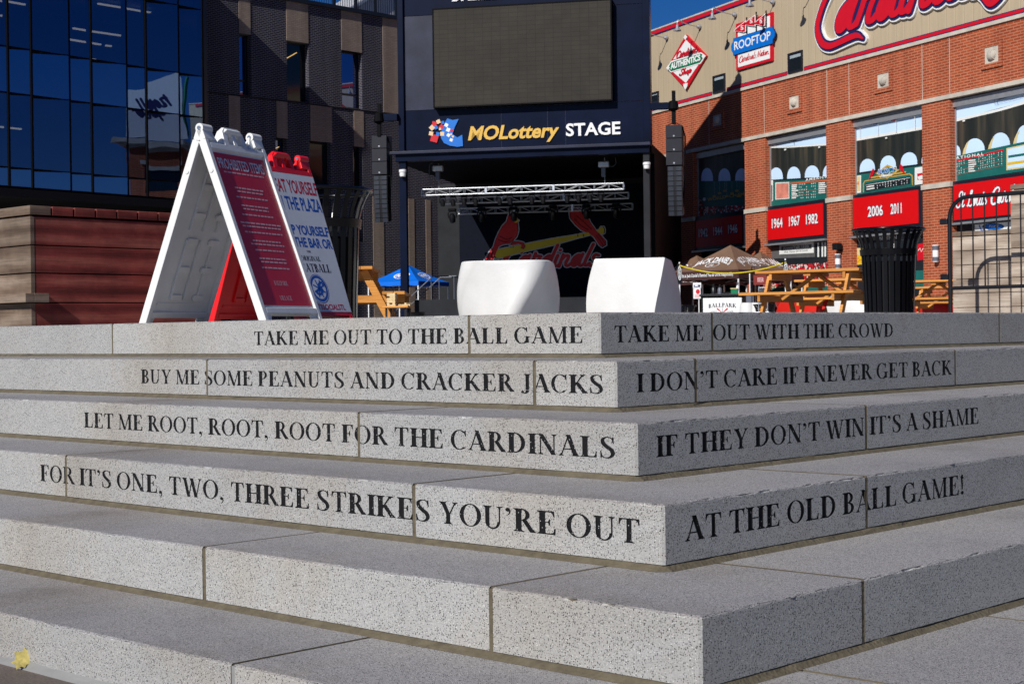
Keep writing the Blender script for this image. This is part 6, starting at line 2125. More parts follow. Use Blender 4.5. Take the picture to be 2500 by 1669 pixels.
# ================================================================= litter bins
def litter_bin(label, loc, rz=0.0, h=1.03, group='black slatted litter bins'):
    g = thing('litter_bin', label, 'litter bin', loc, rz, group)
    n = 26
    for i in range(n):
        a = 2 * math.pi * i / n
        ca, sa = math.cos(a), math.sin(a)
        prof = [(0.268, 0.05), (0.272, 0.25), (0.283, 0.50), (0.292, 0.74), (0.298, 0.80), (0.318, 0.88), (0.350, 0.955), (0.383, 1.01)]
        vs, fs = [], []
        for r_, z in prof:
            for t_ in (-0.020, 0.020):
                for d_ in (0.0, -0.008):
                    vs.append(((r_ + d_) * ca - t_ * sa, (r_ + d_) * sa + t_ * ca, z * h / 1.03))
        for k in range(len(prof) - 1):
            o = 4 * k
            fs += [(o, o + 2, o + 6, o + 4), (o + 1, o + 5, o + 7, o + 3), (o, o + 4, o + 5, o + 1), (o + 2, o + 3, o + 7, o + 6)]
        b = MB()
        b.add(vs, fs)
        obj('slat', b, 'bin_black', g)
    s = h / 1.03
    b = MB(); b.tube([(0.385 * math.cos(2 * math.pi * k / 40), 0.385 * math.sin(2 * math.pi * k / 40), 1.015 * s) for k in range(40)], 0.015, 8, True); obj('top_ring', b, 'bin_black', g, 50)
    b = MB(); b.lathe([(0.296, 0.735 * s), (0.305, 0.735 * s), (0.313, 0.80 * s), (0.304, 0.80 * s)], 40); obj('band', b, 'bin_black', g, 40)
    b = MB(); b.lathe([(0.0, 0.045 * s), (0.278, 0.045 * s), (0.282, 0.0), (0.262, 0.0), (0.0, 0.02)], 40); obj('base', b, 'bin_black', g, 40)
    b = MB(); b.lathe([(0.0, 0.06 * s), (0.235, 0.06 * s), (0.25, 0.66 * s), (0.258, 0.665 * s), (0.243, 0.66 * s), (0.225, 0.10 * s), (0, 0.10 * s)], 30); obj('liner', b, 'black_matte', g, 40)
    return g
mat('bin_black', (0.004, 0.004, 0.0055), 0.22, spec=0.28, var=0.1, lin=True)
bin1 = litter_bin('black slatted litter bin with flared top before the 2006 2011 board', ground(2172, 17.4))
b2 = dup(bin1, ground(786, 11.95), 0.13, 'black slatted litter bin standing behind the red folding sign')
b3 = dup(bin1, ground(1770, 41.0) , 0.3, 'small far litter bin in front of the BALLPARK counter') if False else None

# ================================================================= crowd barrier
def barrier():
    p0 = ground(2321.5, 15.7)
    g = thing('crowd_barrier', 'black steel tube crowd barrier before the timber seat wall', 'barrier', (p0.x, p0.y, 0), math.atan2(-eL.y, -eL.x))
    L, Ht, Hb, rr = 2.3, 1.215, 0.325, 0.20
    b = MB()
    pts = [(0.0, 0, 0.02), (0, 0, Ht - rr)] + [(rr - rr * math.cos(R(a)), 0, Ht - rr + rr * math.sin(R(a))) for a in range(15, 90, 15)] + [(rr, 0, Ht), (L - rr, 0, Ht)] + [(L - rr + rr * math.sin(R(a)), 0, Ht - rr + rr * math.cos(R(a))) for a in range(15, 90, 15)] + [(L, 0, Ht - rr), (L, 0, 0.02)]
    b.tube(pts, 0.021, 12)
    obj('outer_tube', b, 'black_metal', g, 60)
    b = MB(); b.tube([(0.0, 0, Hb), (L, 0, Hb)], 0.018, 12); obj('bottom_rail', b, 'black_metal', g, 60)
    k = 1
    while k * 0.1235 < L - 0.05:
        x = k * 0.1235
        zt = Ht if rr < x < L - rr else Ht - rr + math.sqrt(max(0, rr * rr - (rr - min(x, L - x)) ** 2))
        b = MB(); b.tube([(x, 0, Hb), (x, 0, zt)], 0.0075, 8); obj('bar', b, 'black_metal', g, 60)
        k += 1
    for x in (0.0, L):
        b = MB(); b.bar((x, -0.32, 0.02), (x, 0.32, 0.02), 0.04, 0.03); obj('foot', b, 'black_metal', g)
    for z in (0.985, 0.44):
        b = MB(); b.box(-0.10, -0.018, -0.02, 0.02, z - 0.028, z + 0.028); obj('hook', b, 'black_metal', g, bevel=0.006)
    return g
barrier()

# ================================================================= twisted cube seats
mat('seat_white', (0.70, 0.69, 0.67), 0.42, spec=0.35, var=0.07, scale=3, bump=0.15, bscale=40, lin=True)
mat('seat_red', (0.62, 0.014, 0.006), 0.38, spec=0.4, var=0.03, lin=True)
def twist_seat(label, loc, Rt, Rb, bulge, b_top, b_bot, H, m, rc, group='twisted plastic cube seats', curve=1.0):
    """square plan turning with height; Rt, Rb half diagonals; b_top, b_bot bearing of the near corner"""
    g = thing('cube_seat', label, 'outdoor seat', loc, 0.0, group)
    n_l, n_c = 26, 7
    rings = []
    for k in range(n_l + 1):
        t = k / n_l
        rad = (Rb + (Rt - Rb) * t) * (1 + bulge * math.sin(math.pi * min(1, t * 0.97 + 0.02)))
        be = b_bot + (b_top - b_bot) * (t ** curve)
        ringp = []
        s = rad / math.sqrt(2)
        c = rc * (0.5 + 0.5 * t) if isinstance(rc, float) else rc
        for q in range(4):
            for j in range(n_c + 1):
                a = R(90 * q + 90 * j / n_c)
                x = (s - c) * (1 if q in (0, 3) else -1) + c * math.cos(a)
                y = (s - c) * (1 if q in (0, 1) else -1) + c * math.sin(a)
                # rounded square with corners on the diagonals; diagonal at -90 deg faces the camera
                rot = R(be - 45 - 90 + 0)
                rot = R(-90 + be - 45)
                ringp.append((x * math.cos(rot) - y * math.sin(rot), x * math.sin(rot) + y * math.cos(rot), t * H))
        rings.append(ringp)
    m_ = len(rings[0])
    vs = [p for r in rings for p in r]
    fs = []
    for k in range(n_l):
        for j in range(m_):
            fs.append((k * m_ + j, k * m_ + (j + 1) % m_, (k + 1) * m_ + (j + 1) % m_, (k + 1) * m_ + j))
    fs.append(tuple(range(m_))[::-1])
    top = n_l * m_
    # softened lip and slightly sunken top
    lip = [(x * 0.975, y * 0.975, z + 0.008) for x, y, z in rings[-1]]
    ins = [(x * 0.90, y * 0.90, z - 0.004) for x, y, z in rings[-1]]
    base = len(vs)
    vs += lip + ins
    for j in range(m_):
        j2 = (j + 1) % m_
        fs.append((top + j, top + j2, base + j2, base + j))
        fs.append((base + j, base + j2, base + m_ + j2, base + m_ + j))
    fs.append(tuple(base + m_ + j for j in range(m_)))
    b = MB()
    b.add(vs, fs)
    obj('shell', b, m, g, 40)
    b = MB(); b.lathe([(0, -0.004), (Rb * 0.6, -0.004), (Rb * 0.6, 0.012), (0, 0.012)], 20); obj('base_plate', b, 'black_matte', g)
    return g
SY = 14.5
ppm = FPX / SY
twist_seat('white twisted cube seat with a wide soft lit face, left of the pair', ground(1243, SY), 152 / ppm, 126 / ppm, 0.05, 39, -4, 0.575, 'seat_white', 0.20)
twist_seat('white twisted cube seat with one sharp edge, right of the pair', ground(1549, SY), 120 / ppm, 121 / ppm, 0.06, 34, 17, 0.585, 'seat_white', 0.008, curve=1.6)
def small_seat(label, px, Y, m, be, w=0.56):
    return twist_seat(label, ground(px, Y), w * 0.98, w * 0.86, 0.15, be, be - 42, 0.56, m, 0.03)
small_seat('red twisted cube seat under the main picnic table', 1957, 26.5, 'seat_red', 55, 0.52)
small_seat('white twisted cube seat in shade behind the picnic table', 2080, 29.0, 'seat_white', 40, 0.55)
small_seat('white twisted cube seat partly behind the picnic table legs', 2052, 31.5, 'seat_white', 10, 0.5)
small_seat('red twisted cube seat right of the litter bin under a picnic table', 2262, 32.0, 'seat_red', 60, 0.52)
small_seat('red twisted cube seat close to the barrier post', 2315, 34.0, 'seat_red', 20, 0.52)

# ================================================================= picnic tables
def picnic(label, loc, rz, L=1.55):
    g = thing('picnic_table', label, 'picnic table', loc, rz, 'orange stained picnic tables')
    W = 0.72
    H, hs = 0.745, 0.445
    for k in range(5):
        y = -W / 2 + k * W / 5 + 0.003
        b = MB(); b.box(-L / 2, L / 2, y, y + W / 5 - 0.006, H - 0.036, H); obj('top_board', b, 'pine_wood', g, bevel=0.003)
    for s in (-1, 1):
        for k in range(2):
            y = s * 0.60 + k * 0.135 - 0.135
            b = MB(); b.box(-L / 2 - 0.07, L / 2 + 0.07, y, y + 0.128, hs - 0.036, hs); obj('seat_board', b, 'pine_wood', g, bevel=0.003)
    for s in (-1, 1):
        x = s * (L / 2 - 0.22)
        b = MB(); b.box(x - 0.02, x + 0.02, -W / 2 + 0.02, W / 2 - 0.02, H - 0.125, H - 0.037); obj('cross_beam', b, 'pine_wood', g, bevel=0.003)
        b = MB(); b.box(x - 0.02, x + 0.02, -0.72, 0.72, hs - 0.125, hs - 0.037); obj('seat_beam', b, 'pine_wood', g, bevel=0.003)
        for sy in (-1, 1):
            b = MB(); b.bar((x + 0.041 * s, sy * 0.24, H - 0.04), (x + 0.041 * s, sy * 0.60, 0.0), 0.040, 0.09, up=(0, 1, 0.4)); obj('leg', b, 'pine_wood', g, bevel=0.003)
        b = MB(); b.bar((s * 0.04, 0, H - 0.075), (x - 0.03 * s, 0, hs - 0.09), 0.085, 0.038, up=(0, 0, 1)); obj('brace', b, 'pine_wood', g, bevel=0.003)
    b = MB(); b.box(-0.045, 0.045, -W / 2 + 0.04, W / 2 - 0.04, H - 0.085, H - 0.037); obj('cross_beam', b, 'pine_wood', g, bevel=0.003)
    return g
p = (at(1851, 690, 21.9) + at(2109, 690, 20.9)) / 2
v = Vector((math.sin(R(40)), math.cos(R(40)), 0))
pt = picnic('orange stained picnic table between the dark counter and the litter bin', (p.x + 0.15, p.y + 0.3, 0), R(-34), 1.5)
q = ground(2068, 25.6); dup(pt, (q.x, q.y, 0), R(-34), 'second picnic table standing just behind the main one')
q = ground(2292, 26.9); dup(pt, (q.x, q.y, 0), R(-30), 'picnic table between the litter bin and the crowd barrier')
q = ground(2330, 31.0); dup(pt, (q.x, q.y, 0), R(-30), 'far picnic table mostly hidden by the barrier post')
q = ground(850, 19.4); dup(pt, (q.x, q.y, 0), R(91), 'shaded picnic table seen end on at the left litter bin')

# ---- side table with a stacking block game
Y = 18.0
q = ground(973, Y)
zt = (FS.px(973, 746)[1] + 0.068) * Y / 57.2 - 0.068 if False else (816.8 - 746) * Y / FPX - 0.068
g = thing('side_table', 'small wooden topped table with black legs carrying a block tower', 'table', (q.x, q.y, 0), R(-10))
b = MB(); b.box(-0.148, 0.148, -0.148, 0.148, zt - 0.02, zt); obj('tabletop', b, 'pine_wood', g, bevel=0.004)
for sx in (-1, 1):
    for sy in (-1, 1):
        b = MB(); b.box(sx * 0.11 - 0.01, sx * 0.11 + 0.01, sy * 0.11 - 0.01, sy * 0.11 + 0.01, 0, zt - 0.021); obj('leg', b, 'black_metal', g)
mat('block_wood', (0.66, 0.50, 0.27), 0.6, var=0.2, scale=14, lin=True)
rnd = random.Random(5)
tg = thing('block_tower', 'tower of pale wooden game blocks stacked on the small table', 'block game', (q.x - 0.07, q.y, zt + 0.001), R(-10))
tg.scale = (0.52, 0.52, 0.52)
for l in range(8):
    for k in range(3):
        if rnd.random() < 0.13 and 0 < l < 7:
            continue
        b = MB()
        xf = Matrix.Translation((rnd.uniform(-.006, .006), rnd.uniform(-.006, .006), 0)) @ Matrix.Rotation(R(90 * (l % 2) + rnd.uniform(-2, 2)), 4, 'Z')
        b.box(-0.093, 0.093, -0.093 + k * 0.063, -0.033 + k * 0.063, l * 0.0355, l * 0.0355 + 0.0345, 0, xf)
        obj('block', b, 'block_wood', tg, bevel=0.002)
for i, (dx, dy, rz) in enumerate(((0.10, -0.05, 20), (0.16, 0.05, 70), (0.2, -0.08, -30), (0.13, -0.15, 5), (0.22, 0.0, 50))):
    b = MB(); b.box(-0.09, 0.09, -0.028, 0.028, 0, 0.034)
    o = obj('game_block', b, 'block_wood', None, bevel=0.002)
    o.location = (q.x + dx * 0.52, q.y + dy * 0.52 - 0.01, zt + 0.001 + (0.018 if i == 4 else 0))
    o.scale = (0.52, 0.52, 0.52)
    o.rotation_euler = (0, 0, R(rz))
    tag(o, 'loose pale wooden game block lying beside the block tower', 'game block', 'loose game blocks on the small table')

# ================================================================= canopy tents
mat('tent_blue', (0.0, 0.13, 0.62), 0.6, spec=0.25, var=0.08, scale=2, lin=True)
mat('tent_brown', (0.16, 0.095, 0.062), 0.7, spec=0.2, var=0.12, scale=2, lin=True)
mat('tent_valance', (0.055, 0.022, 0.020), 0.7, spec=0.2, var=0.12, scale=2, lin=True)
def tent(name_label, cat, loc, rz, S, eave, peak, val, m, mv, group, deco=None):
    g = thing('canopy_tent', name_label, cat, loc, rz, group)
    n = 10
    def zz(x, y):
        # sagging pyramid: straight ridges to the corners, fabric dipping a little between them
        d = max(abs(x), abs(y)) / (S / 2)
        e = min(abs(x), abs(y)) / (S / 2)
        return eave + (peak - eave) * ((1 - d) ** 1.18) - 0.05 * math.sin(math.pi * d) * (1 - (e / d if d > 1e-6 else 0))
    vs, fs = [], []
    for i in range(2 * n + 1):
        for j in range(2 * n + 1):
            x, y = (i / n - 1) * S / 2, (j / n - 1) * S / 2
            vs.append((x, y, zz(x, y)))
    k = 2 * n + 1
    for i in range(2 * n):
        for j in range(2 * n):
            a, b_, c_, d_ = i * k + j, (i + 1) * k + j, (i + 1) * k + j + 1, i * k + j + 1
            if (i < n) == (j < n):
                fs += [(a, b_, c_), (a, c_, d_)]
            else:
                fs += [(a, b_, d_), (b_, c_, d_)]
    b = MB(); b.add(vs, fs); obj('roof', b, m, g, 25)
    b = MB()
    rnd_ = random.Random(2)
    for (x0, y0), (x1, y1) in (((-1, -1), (1, -1)), ((1, -1), (1, 1)), ((1, 1), (-1, 1)), ((-1, 1), (-1, -1))):
        m_ = 12
        ux, uy = (x1 - x0) / 2, (y1 - y0) / 2
        vv, ff = [], []
        for i in range(m_ + 1):
            x, y = (x0 + (x1 - x0) * i / m_) * S / 2, (y0 + (y1 - y0) * i / m_) * S / 2
            o = 0.006 * math.sin(i * 1.3)
            vv += [(x + uy * 0.002, y - ux * 0.002, eave), (x + uy * (0.004 + o), y - ux * (0.004 + o), eave - val + 0.01 * math.sin(i * 2.1))]
        for i in range(m_):
            ff.append((2 * i, 2 * i + 1, 2 * i + 3, 2 * i + 2))
        b.add(vv, ff)
    obj('valance', b, mv, g, 60)
    for sx in (-1, 1):
        for sy in (-1, 1):
            x, y = sx * (S / 2 - 0.03), sy * (S / 2 - 0.03)
            b = MB(); b.box(x - 0.02, x + 0.02, y - 0.02, y + 0.02, 0.0, eave - 0.05); b.box(x - 0.07, x + 0.07, y - 0.07, y + 0.07, 0, 0.008); obj('leg', b, 'letter_white', g)
    for sy in (-1, 1):
        b = MB()
        for q_ in range(2):
            x0 = -S / 2 + 0.05 + q_ * (S / 2 - 0.05)
            b.bar((x0, sy * (S / 2 - 0.05), eave - val - 0.02), (x0 + S / 2 - 0.05, sy * (S / 2 - 0.05), eave - 0.06), 0.02, 0.025)
            b.bar((x0, sy * (S / 2 - 0.05), eave - 0.06), (x0 + S / 2 - 0.05, sy * (S / 2 - 0.05), eave - val - 0.02), 0.02, 0.025)
        obj('truss_bar', b, 'galvanised', g)
    if deco:
        deco(g, S, eave, peak, val, zz)
    return g
def roof_text(b, g, S, eave, zz, polys, cx_, cy_, sx, sy, side=0):
    """lay a shape on the front roof slope"""
    vs, fs = polys
    vs2 = []
    for x, y in vs:
        X, Yr = cx_ + x * sx, cy_ + y * sy
        if side == 0:
            vs2.append((X, Yr, zz(X, Yr) + 0.012))
        else:
            vs2.append((-Yr, X, zz(-Yr, X) + 0.012))
    b.add(vs2, fs)
def subdivide(shape, it=2):
    vs, fs = list(shape[0]), list(shape[1])
    return vs, fs
def deco_brown(g, S, eave, peak, val, zz):
    b = MB()
    for side in (0, 1):
        ps, wd = sans('JACK DANIEL\u2019S', 0.03)
        mid = wd / 2
        vs = [((x - mid), y + 0.9 - 0.045 * (x - mid) ** 2) for x, y in ps[0]]
        roof_text(b, g, S, eave, zz, (vs, ps[1]), 0, -S / 2 * 0.72, 1.55 / wd, 0.26, side)
        rg = union(ring(0, 0, 1, 1, 0.12, 0.12, n=24))
        roof_text(b, g, S, eave, zz, rg, 0, -S / 2 * 0.68, 0.30, 0.15, side)
        ps, wd = script_polys('No 7'.replace('o', 'o'), 0.14)
        roof_text(b, g, S, eave, zz, (union(ps)[0], union(ps)[1]), -0.14, -S / 2 * 0.72, 0.28 / max(wd, 0.1), 0.11, side)
    obj('roof_lettering', b, 'letter_white', g)
    b = MB()
    sh, wd = sans('Your Friends at Jack Daniel\u2019s Remind You to Drink Responsibly.', 0.012)
    vs = [(-S / 2 + 0.1 + x * (S - 0.3) / wd, -S / 2 - 0.022, eave - val * 0.66 + y * 0.115) for x, y in sh[0]]
    b.add(vs, sh[1])
    obj('valance_lettering', b, 'letter_white', g)
def tent_at(label, px, Y, ang, S, eave, peak, val, m, mv, group, deco=None, corner=True):
    q_ = ground(px, Y)
    ux = Vector((math.cos(R(ang)), math.sin(R(ang)), 0))
    uy = Vector((-math.sin(R(ang)), math.cos(R(ang)), 0))
    c_ = q_ + ux * (S / 2) + uy * (S / 2)
    return tent(label, 'canopy tent', (c_.x, c_.y, 0), R(ang), S, eave, peak, val, m, mv, group, deco)
TG = 'brown canopy tents before the brick hall'
tent_at('brown canopy tent in front, white lettering on roof and valance', 1637, 55.4, -46, 3.0, 1.99, 2.92, 0.30, 'tent_brown', 'tent_valance', TG, deco_brown)
q = ground(1704, 58.3); tent('brown canopy tent whose peak shows left behind the front one', 'canopy tent', (q.x, q.y, 0), R(-46), 2.6, 1.90, 2.71, 0.30, 'tent_brown', 'tent_valance', TG, deco_brown)
q = ground(1859, 58.8); tent('brown canopy tent whose peak shows right behind the front one', 'canopy tent', (q.x, q.y, 0), R(-46), 2.2, 2.0, 2.85, 0.30, 'tent_brown', 'tent_valance', TG, deco_brown)
def deco_blue(g, S, eave, peak, val, zz):
    b = MB()
    for side in (0, 1):
        roof_text(b, g, S, eave, zz, union(ring(0, 0, 1, 1, 0.16, 0.16, n=24)), 0.1, -S / 2 * 0.56, 0.36, 0.20, side)
        ps, wd = sans('MVR', 0.03)
        roof_text(b, g, S, eave, zz, tf(ps, 0, 0, 1, 1, 0.3), -0.16, -S / 2 * 0.61, 0.5 / wd, 0.16, side)
    obj('roof_emblem', b, 'letter_white', g)
q = ground(999, 63.2); tent('bright blue canopy tent behind the left stage post', 'canopy tent', (q.x, q.y, 0), R(-28), 2.35, 2.02, 2.72, 0.16, 'tent_blue', 'tent_blue', None, deco_blue)

# ================================================================= bar counter and bits by the brown tents
FC = Frame(tuple(ground(1717.5, 52.6)), -14)
u1 = FC.px(1811, 760)[0]
zc = FC.px(1760, 719)[1]
g = thing('bar_counter', 'outdoor bar counter with a white BALLPARK SAINT LOUIS front panel', 'bar counter', mtx=FC.m)
b = MB(); b.box(-0.07, u1 + 0.04, 0.02, 0.6, 0, zc - 0.05); obj('cabinet', b, 'black_matte', g)
b = MB(); b.box(-0.12, u1 + 0.1, -0.06, 0.66, zc - 0.048, zc + 0.02); obj('counter_top', b, 'black_metal', g, bevel=0.008)
zp1 = FC.px(1760, 727)[1]
b = MB(); b.box(0.0, u1, -0.02, 0.018, 0.25, zp1, 0)
ps, wd = serif_polys('BALLPARK')
c_ = u1 / 2
arc_t = [((x - wd / 2), y - 0.055 * ((x - wd / 2) ** 2) / 2.2) for x, y in union(ps)[0]]
b.sheet((tf((arc_t, union(ps)[1]), c_, zp1 - 0.30, u1 * 0.72 / wd, 0.13)), -0.024, 1)
for s, x in (('SAINT', c_ - u1 * 0.30), ('LOUIS', c_ + u1 * 0.13)):
    ps, wd = serif_polys(s)
    b.sheet(tf(union(ps), x, zp1 - 0.50, 0.20 / wd, 0.07), -0.024, 2)
for s in (-1, 1):
    b.sheet(union(stroke([(c_ - s * 0.16, zp1 - 0.56, 0.012), (c_ + s * 0.02, zp1 - 0.47, 0.016), (c_ + s * 0.16, zp1 - 0.36, 0.05)], 0.03)), -0.024 - 0.002 * (s + 2), 3)
b.sheet(union(stroke([(c_, zp1 - 0.6), (c_, zp1 - 0.32)], 0.012)), -0.0235, 2)
obj('front_panel', b, ['letter_white', 'black_matte', 'lamp_grey', 'sign_red'], g)
zq = zc + 0.02
for i, (px, w_, h_, m, nm, lab, cat) in enumerate(((1742, 0.16, 0.34, 'black_metal', 'drink_dispenser', 'dark drinks dispenser standing on the bar counter', 'dispenser'), (1757, 0.14, 0.30, 'lamp_grey', 'drink_dispenser', 'grey drinks dispenser at the middle of the bar counter', 'dispenser'),
                                              (1793, 0.22, 0.19, 'sign_green', 'storage_box', 'green box on the bar counter', 'box'), (1801, 0.10, 0.38, 'letter_white', 'sauce_bottle', 'white bottle standing at the right end of the bar', 'bottle'))):
    u = FC.px(px, 715, 0.2)[0]
    t = thing(nm, lab, cat, mtx=FC.m @ Matrix.Translation((u, 0.22, zq + 0.001)))
    b = MB()
    if nm == 'storage_box':
        b.box(-w_ / 2, w_ / 2, -0.1, 0.1, 0, h_ - 0.03); obj('body', b, m, t, bevel=0.01)
        b = MB(); b.box(-w_ / 2 - 0.01, w_ / 2 + 0.01, -0.11, 0.11, h_ - 0.029, h_); obj('lid', b, 'print_cream', t, bevel=0.005)
    else:
        b.lathe([(0, 0), (w_ / 2, 0), (w_ / 2, h_ * 0.6), (w_ / 2 * 0.5, h_ * 0.75), (0, h_ * 0.75)], 16); obj('body', b, m, t, 40)
        b = MB(); b.lathe([(0, h_ * 0.75), (w_ / 2 * 0.55, h_ * 0.75), (w_ / 2 * 0.55, h_), (0, h_)], 14); obj('cap', b, 'black_matte' if m != 'letter_white' else 'lamp_grey', t, 40)
# dark back bar under the tent
q = FC.w(1.2, 2.0, 0)
g = thing('back_bar', 'black back bar cabinet in the shade under the front brown tent', 'cabinet', mtx=FC.m @ Matrix.Translation((0.15, 1.6, 0)))
b = MB(); b.box(0, 1.1, 0, 0.5, 0, 1.25); obj('cabinet', b, 'black_matte', g, bevel=0.01)
b = MB(); b.box(0.05, 1.05, -0.02, 0.0, 0.8, 1.2); obj('glass_door', b, 'dark_glass', g)
# poster stand
u = FC.px(1700, 760, 0.0)[0]
g = thing('poster_stand', 'narrow white poster stand with a red circle left of the bar counter', 'poster stand', mtx=FC.m @ Matrix.Translation((u, 0.3, 0)))
zA, zB, zC = [FC.px(1700, y, 0.3)[1] for y in (690, 703, 729)]
b = MB(); b.tube([(0.05, 0.03, 0), (0.05, 0.03, zA)], 0.018, 8); b.box(-0.05, 0.15, -0.1, 0.16, 0, 0.015); obj('pole', b, 'letter_white', g)
b = MB(); b.box(-0.13, 0.11, 0.0, 0.02, zC, zB - 0.01); b.sheet(poly_shape(circ(0.02, zB - 0.12, 0.07, 0.08)), -0.003, 1); b.sheet(poly_shape(_rect(-0.09, zC + 0.03, 0.07, zC + 0.15)), -0.003, 2); obj('poster', b, ['letter_white', 'sign_red', 'poster_pink'], g)
b = MB(); b.box(-0.14, 0.13, 0.0, 0.02, zB, zA); b.sheet(poly_shape(_rect(-0.11, zB + 0.03, 0.1, zA - 0.07)), -0.003, 1); b.sheet(poly_shape(_rect(-0.08, zB + 0.06, 0.03, zB + 0.10)), -0.005, 0); obj('header_card', b, ['letter_white', 'sign_navy'], g)
# tall banner posts with a yellow rope between them
def banner_post(px, Y, y_top, y_bot, label):
    q_ = ground(px, Y)
    g = thing('banner_post', label, 'banner post', (q_.x, q_.y, 0), 0.0, 'banner posts joined by the yellow rope')
    zt_, zb_ = (808.5 - y_top) * Y / FPX - 0.068, (808.5 - y_bot) * Y / FPX - 0.068
    b = MB(); b.tube([(0, 0.03, 0), (0, 0.03, zt_ + 0.05)], 0.02, 8); b.lathe([(0, 0.02), (0.2, 0.02), (0.2, 0), (0, 0)], 16, (0, 0.03, 0)); obj('pole', b, 'letter_white', g, 40)
    b = MB()
    b.box(-0.07, 0.07, -0.012, 0.008, zb_, zt_)
    b.sheet(union(ring(0, (zt_ + zb_) / 2 + 0.02, 0.055, (zt_ - zb_) * 0.36, 0.01, 0.02)), -0.015, 1)
    s_, wd_ = sans('BOULEVARD', 0.02)
    hh = (zt_ - zb_) * 0.62
    b.add([(-0.028 + y * 0.06, -0.016, (zt_ + zb_) / 2 + 0.02 + hh / 2 - x * hh / wd_) for x, y in s_[0]], [f[::-1] for f in s_[1]], 1)
    obj('banner', b, ['black_matte', 'letter_white'], g)
    return Vector((q_.x, q_.y - 0.03, zt_ - 0.05))
ra = banner_post(1661, 46.0, 643, 692, 'black banner post at the right edge of the sharp edged white seat')
rb = banner_post(1920, 42.0, 638, 690, 'black banner post above the left end of the picnic table')
b = MB()
pts = []
for k in range(25):
    t_ = k / 24
    p_ = ra.lerp(rb, t_)
    p_.z -= 4 * t_ * (1 - t_) * 0.26
    pts.append(p_)
b.tube(pts, 0.018, 8)
mat('rope_yellow', (0.66, 0.52, 0.02), 0.6, var=0.1, lin=True)
o = obj('safety_rope', b, 'rope_yellow', None, 60)
tag(o, 'yellow rope sagging between two black banner posts before the brown tents', 'rope')
# hanging grey sign, BEER sign, barrels and a grille
q = ground(1832, 50.5)
g = thing('hanging_sign', 'plain grey square sign fixed to the white tent leg', 'sign', (q.x, q.y, 0), R(-14))
z0_, z1_ = (808 - 746) * 50.5 / FPX - 0.068, (808 - 717) * 50.5 / FPX - 0.068
b = MB(); b.box(-0.12, 0.12, -0.02, 0.0, z0_, z1_); obj('board', b, 'lamp_grey', g, bevel=0.005)
b = MB(); b.tube([(0, 0.015, 0), (0, 0.015, 1.75)], 0.018, 8); obj('post', b, 'letter_white', g)
q = ground(1857, 49.0)
g = thing('beer_sign', 'dark red hanging sign reading BEER under the right brown tent', 'sign', (q.x, q.y, 0), R(-10))
z0_, z1_ = (807.8 - 696) * 49 / FPX - 0.068, (807.8 - 672) * 49 / FPX - 0.068
mat('beer_red', (0.20, 0.02, 0.014), 0.6, var=0.1, lin=True)
b = MB(); b.box(-0.2, 0.2, -0.015, 0.01, z0_, z1_)
sh, wd = sans('BEER', 0.01)
b.sheet(tf(sh, -0.075, z0_ + 0.09, 0.19 / wd, 0.13), -0.018, 1); obj('board', b, ['beer_red', 'poster_pink'], g)
b = MB(); b.tube([(-0.17, 0, z1_), (-0.17, 0, z1_ + 0.25)], 0.006, 6); b.tube([(0.17, 0, z1_), (0.17, 0, z1_ + 0.25)], 0.006, 6); b.tube([(-0.25, 0, z1_ + 0.25), (0.25, 0, z1_ + 0.25)], 0.015, 8); b.tube([(-0.25, 0, z1_ + 0.25), (-0.25, 0, 0)], 0.015, 8); obj('bracket', b, 'black_metal', g)
mat('barrel_white', (0.66, 0.65, 0.63), 0.5, var=0.08, lin=True)
for px, lab in ((1826, 'white plastic barrel right of the bar counter'), (1844, 'white plastic barrel nearest the orange picnic table')):
    q = ground(px, 47.5)
    g = thing('plastic_barrel', lab, 'barrel', (q.x, q.y, 0), 0.0, 'white barrels by the bar counter')
    b = MB(); b.lathe([(0, 0), (0.2, 0), (0.235, 0.06), (0.24, 0.3), (0.246, 0.32), (0.24, 0.34), (0.235, 0.66), (0.21, 0.74), (0, 0.74)], 24); obj('body', b, 'barrel_white', g, 35)
    b = MB(); b.lathe([(0, 0.741), (0.2, 0.741), (0.2, 0.77), (0, 0.77)], 24); obj('lid', b, 'barrel_white', g, 35)
q = ground(1868, 45.0); dup(bin1, (q.x, q.y, -0.2), 0.0, 'black slatted litter bin beside the white barrels', (0.85, 0.85, 0.85))
q = ground(1672, 45.0); dup(bin1, (q.x, q.y, -0.2), 0.2, 'black slatted litter bin behind the sharp edged white seat', (0.85, 0.85, 0.85))
q = ground(1864, 44.0)
g = thing('chair_back', 'silver slatted metal chair left of the picnic table', 'chair', (q.x, q.y, 0), R(-15))
z0_, z1_ = (807.5 - 736) * 44 / FPX - 0.068, (807.5 - 703) * 44 / FPX - 0.068
b = MB(); b.tube(cr([(-0.12, 0, 0.05), (-0.12, 0, z1_ - 0.05), (-0.08, 0, z1_), (0.08, 0, z1_), (0.12, 0, z1_ - 0.05), (0.12, 0, 0.05)], 5), 0.012, 8); obj('frame', b, 'aluminium', g, 50)
b = MB()
for k in range(7):
    b.tube([(-0.10 + k * 0.033, 0, z0_), (-0.10 + k * 0.033, 0, z1_)], 0.006, 6)
obj('slat', b, 'aluminium', g)
b = MB(); b.box(-0.2, 0.2, -0.42, 0.0, 0.42, 0.45); obj('seat', b, 'aluminium', g, bevel=0.01)
for sx in (-0.18, 0.18):
    b = MB(); b.tube([(sx, -0.4, 0.0), (sx, -0.38, 0.42)], 0.012, 8); obj('leg', b, 'aluminium', g)
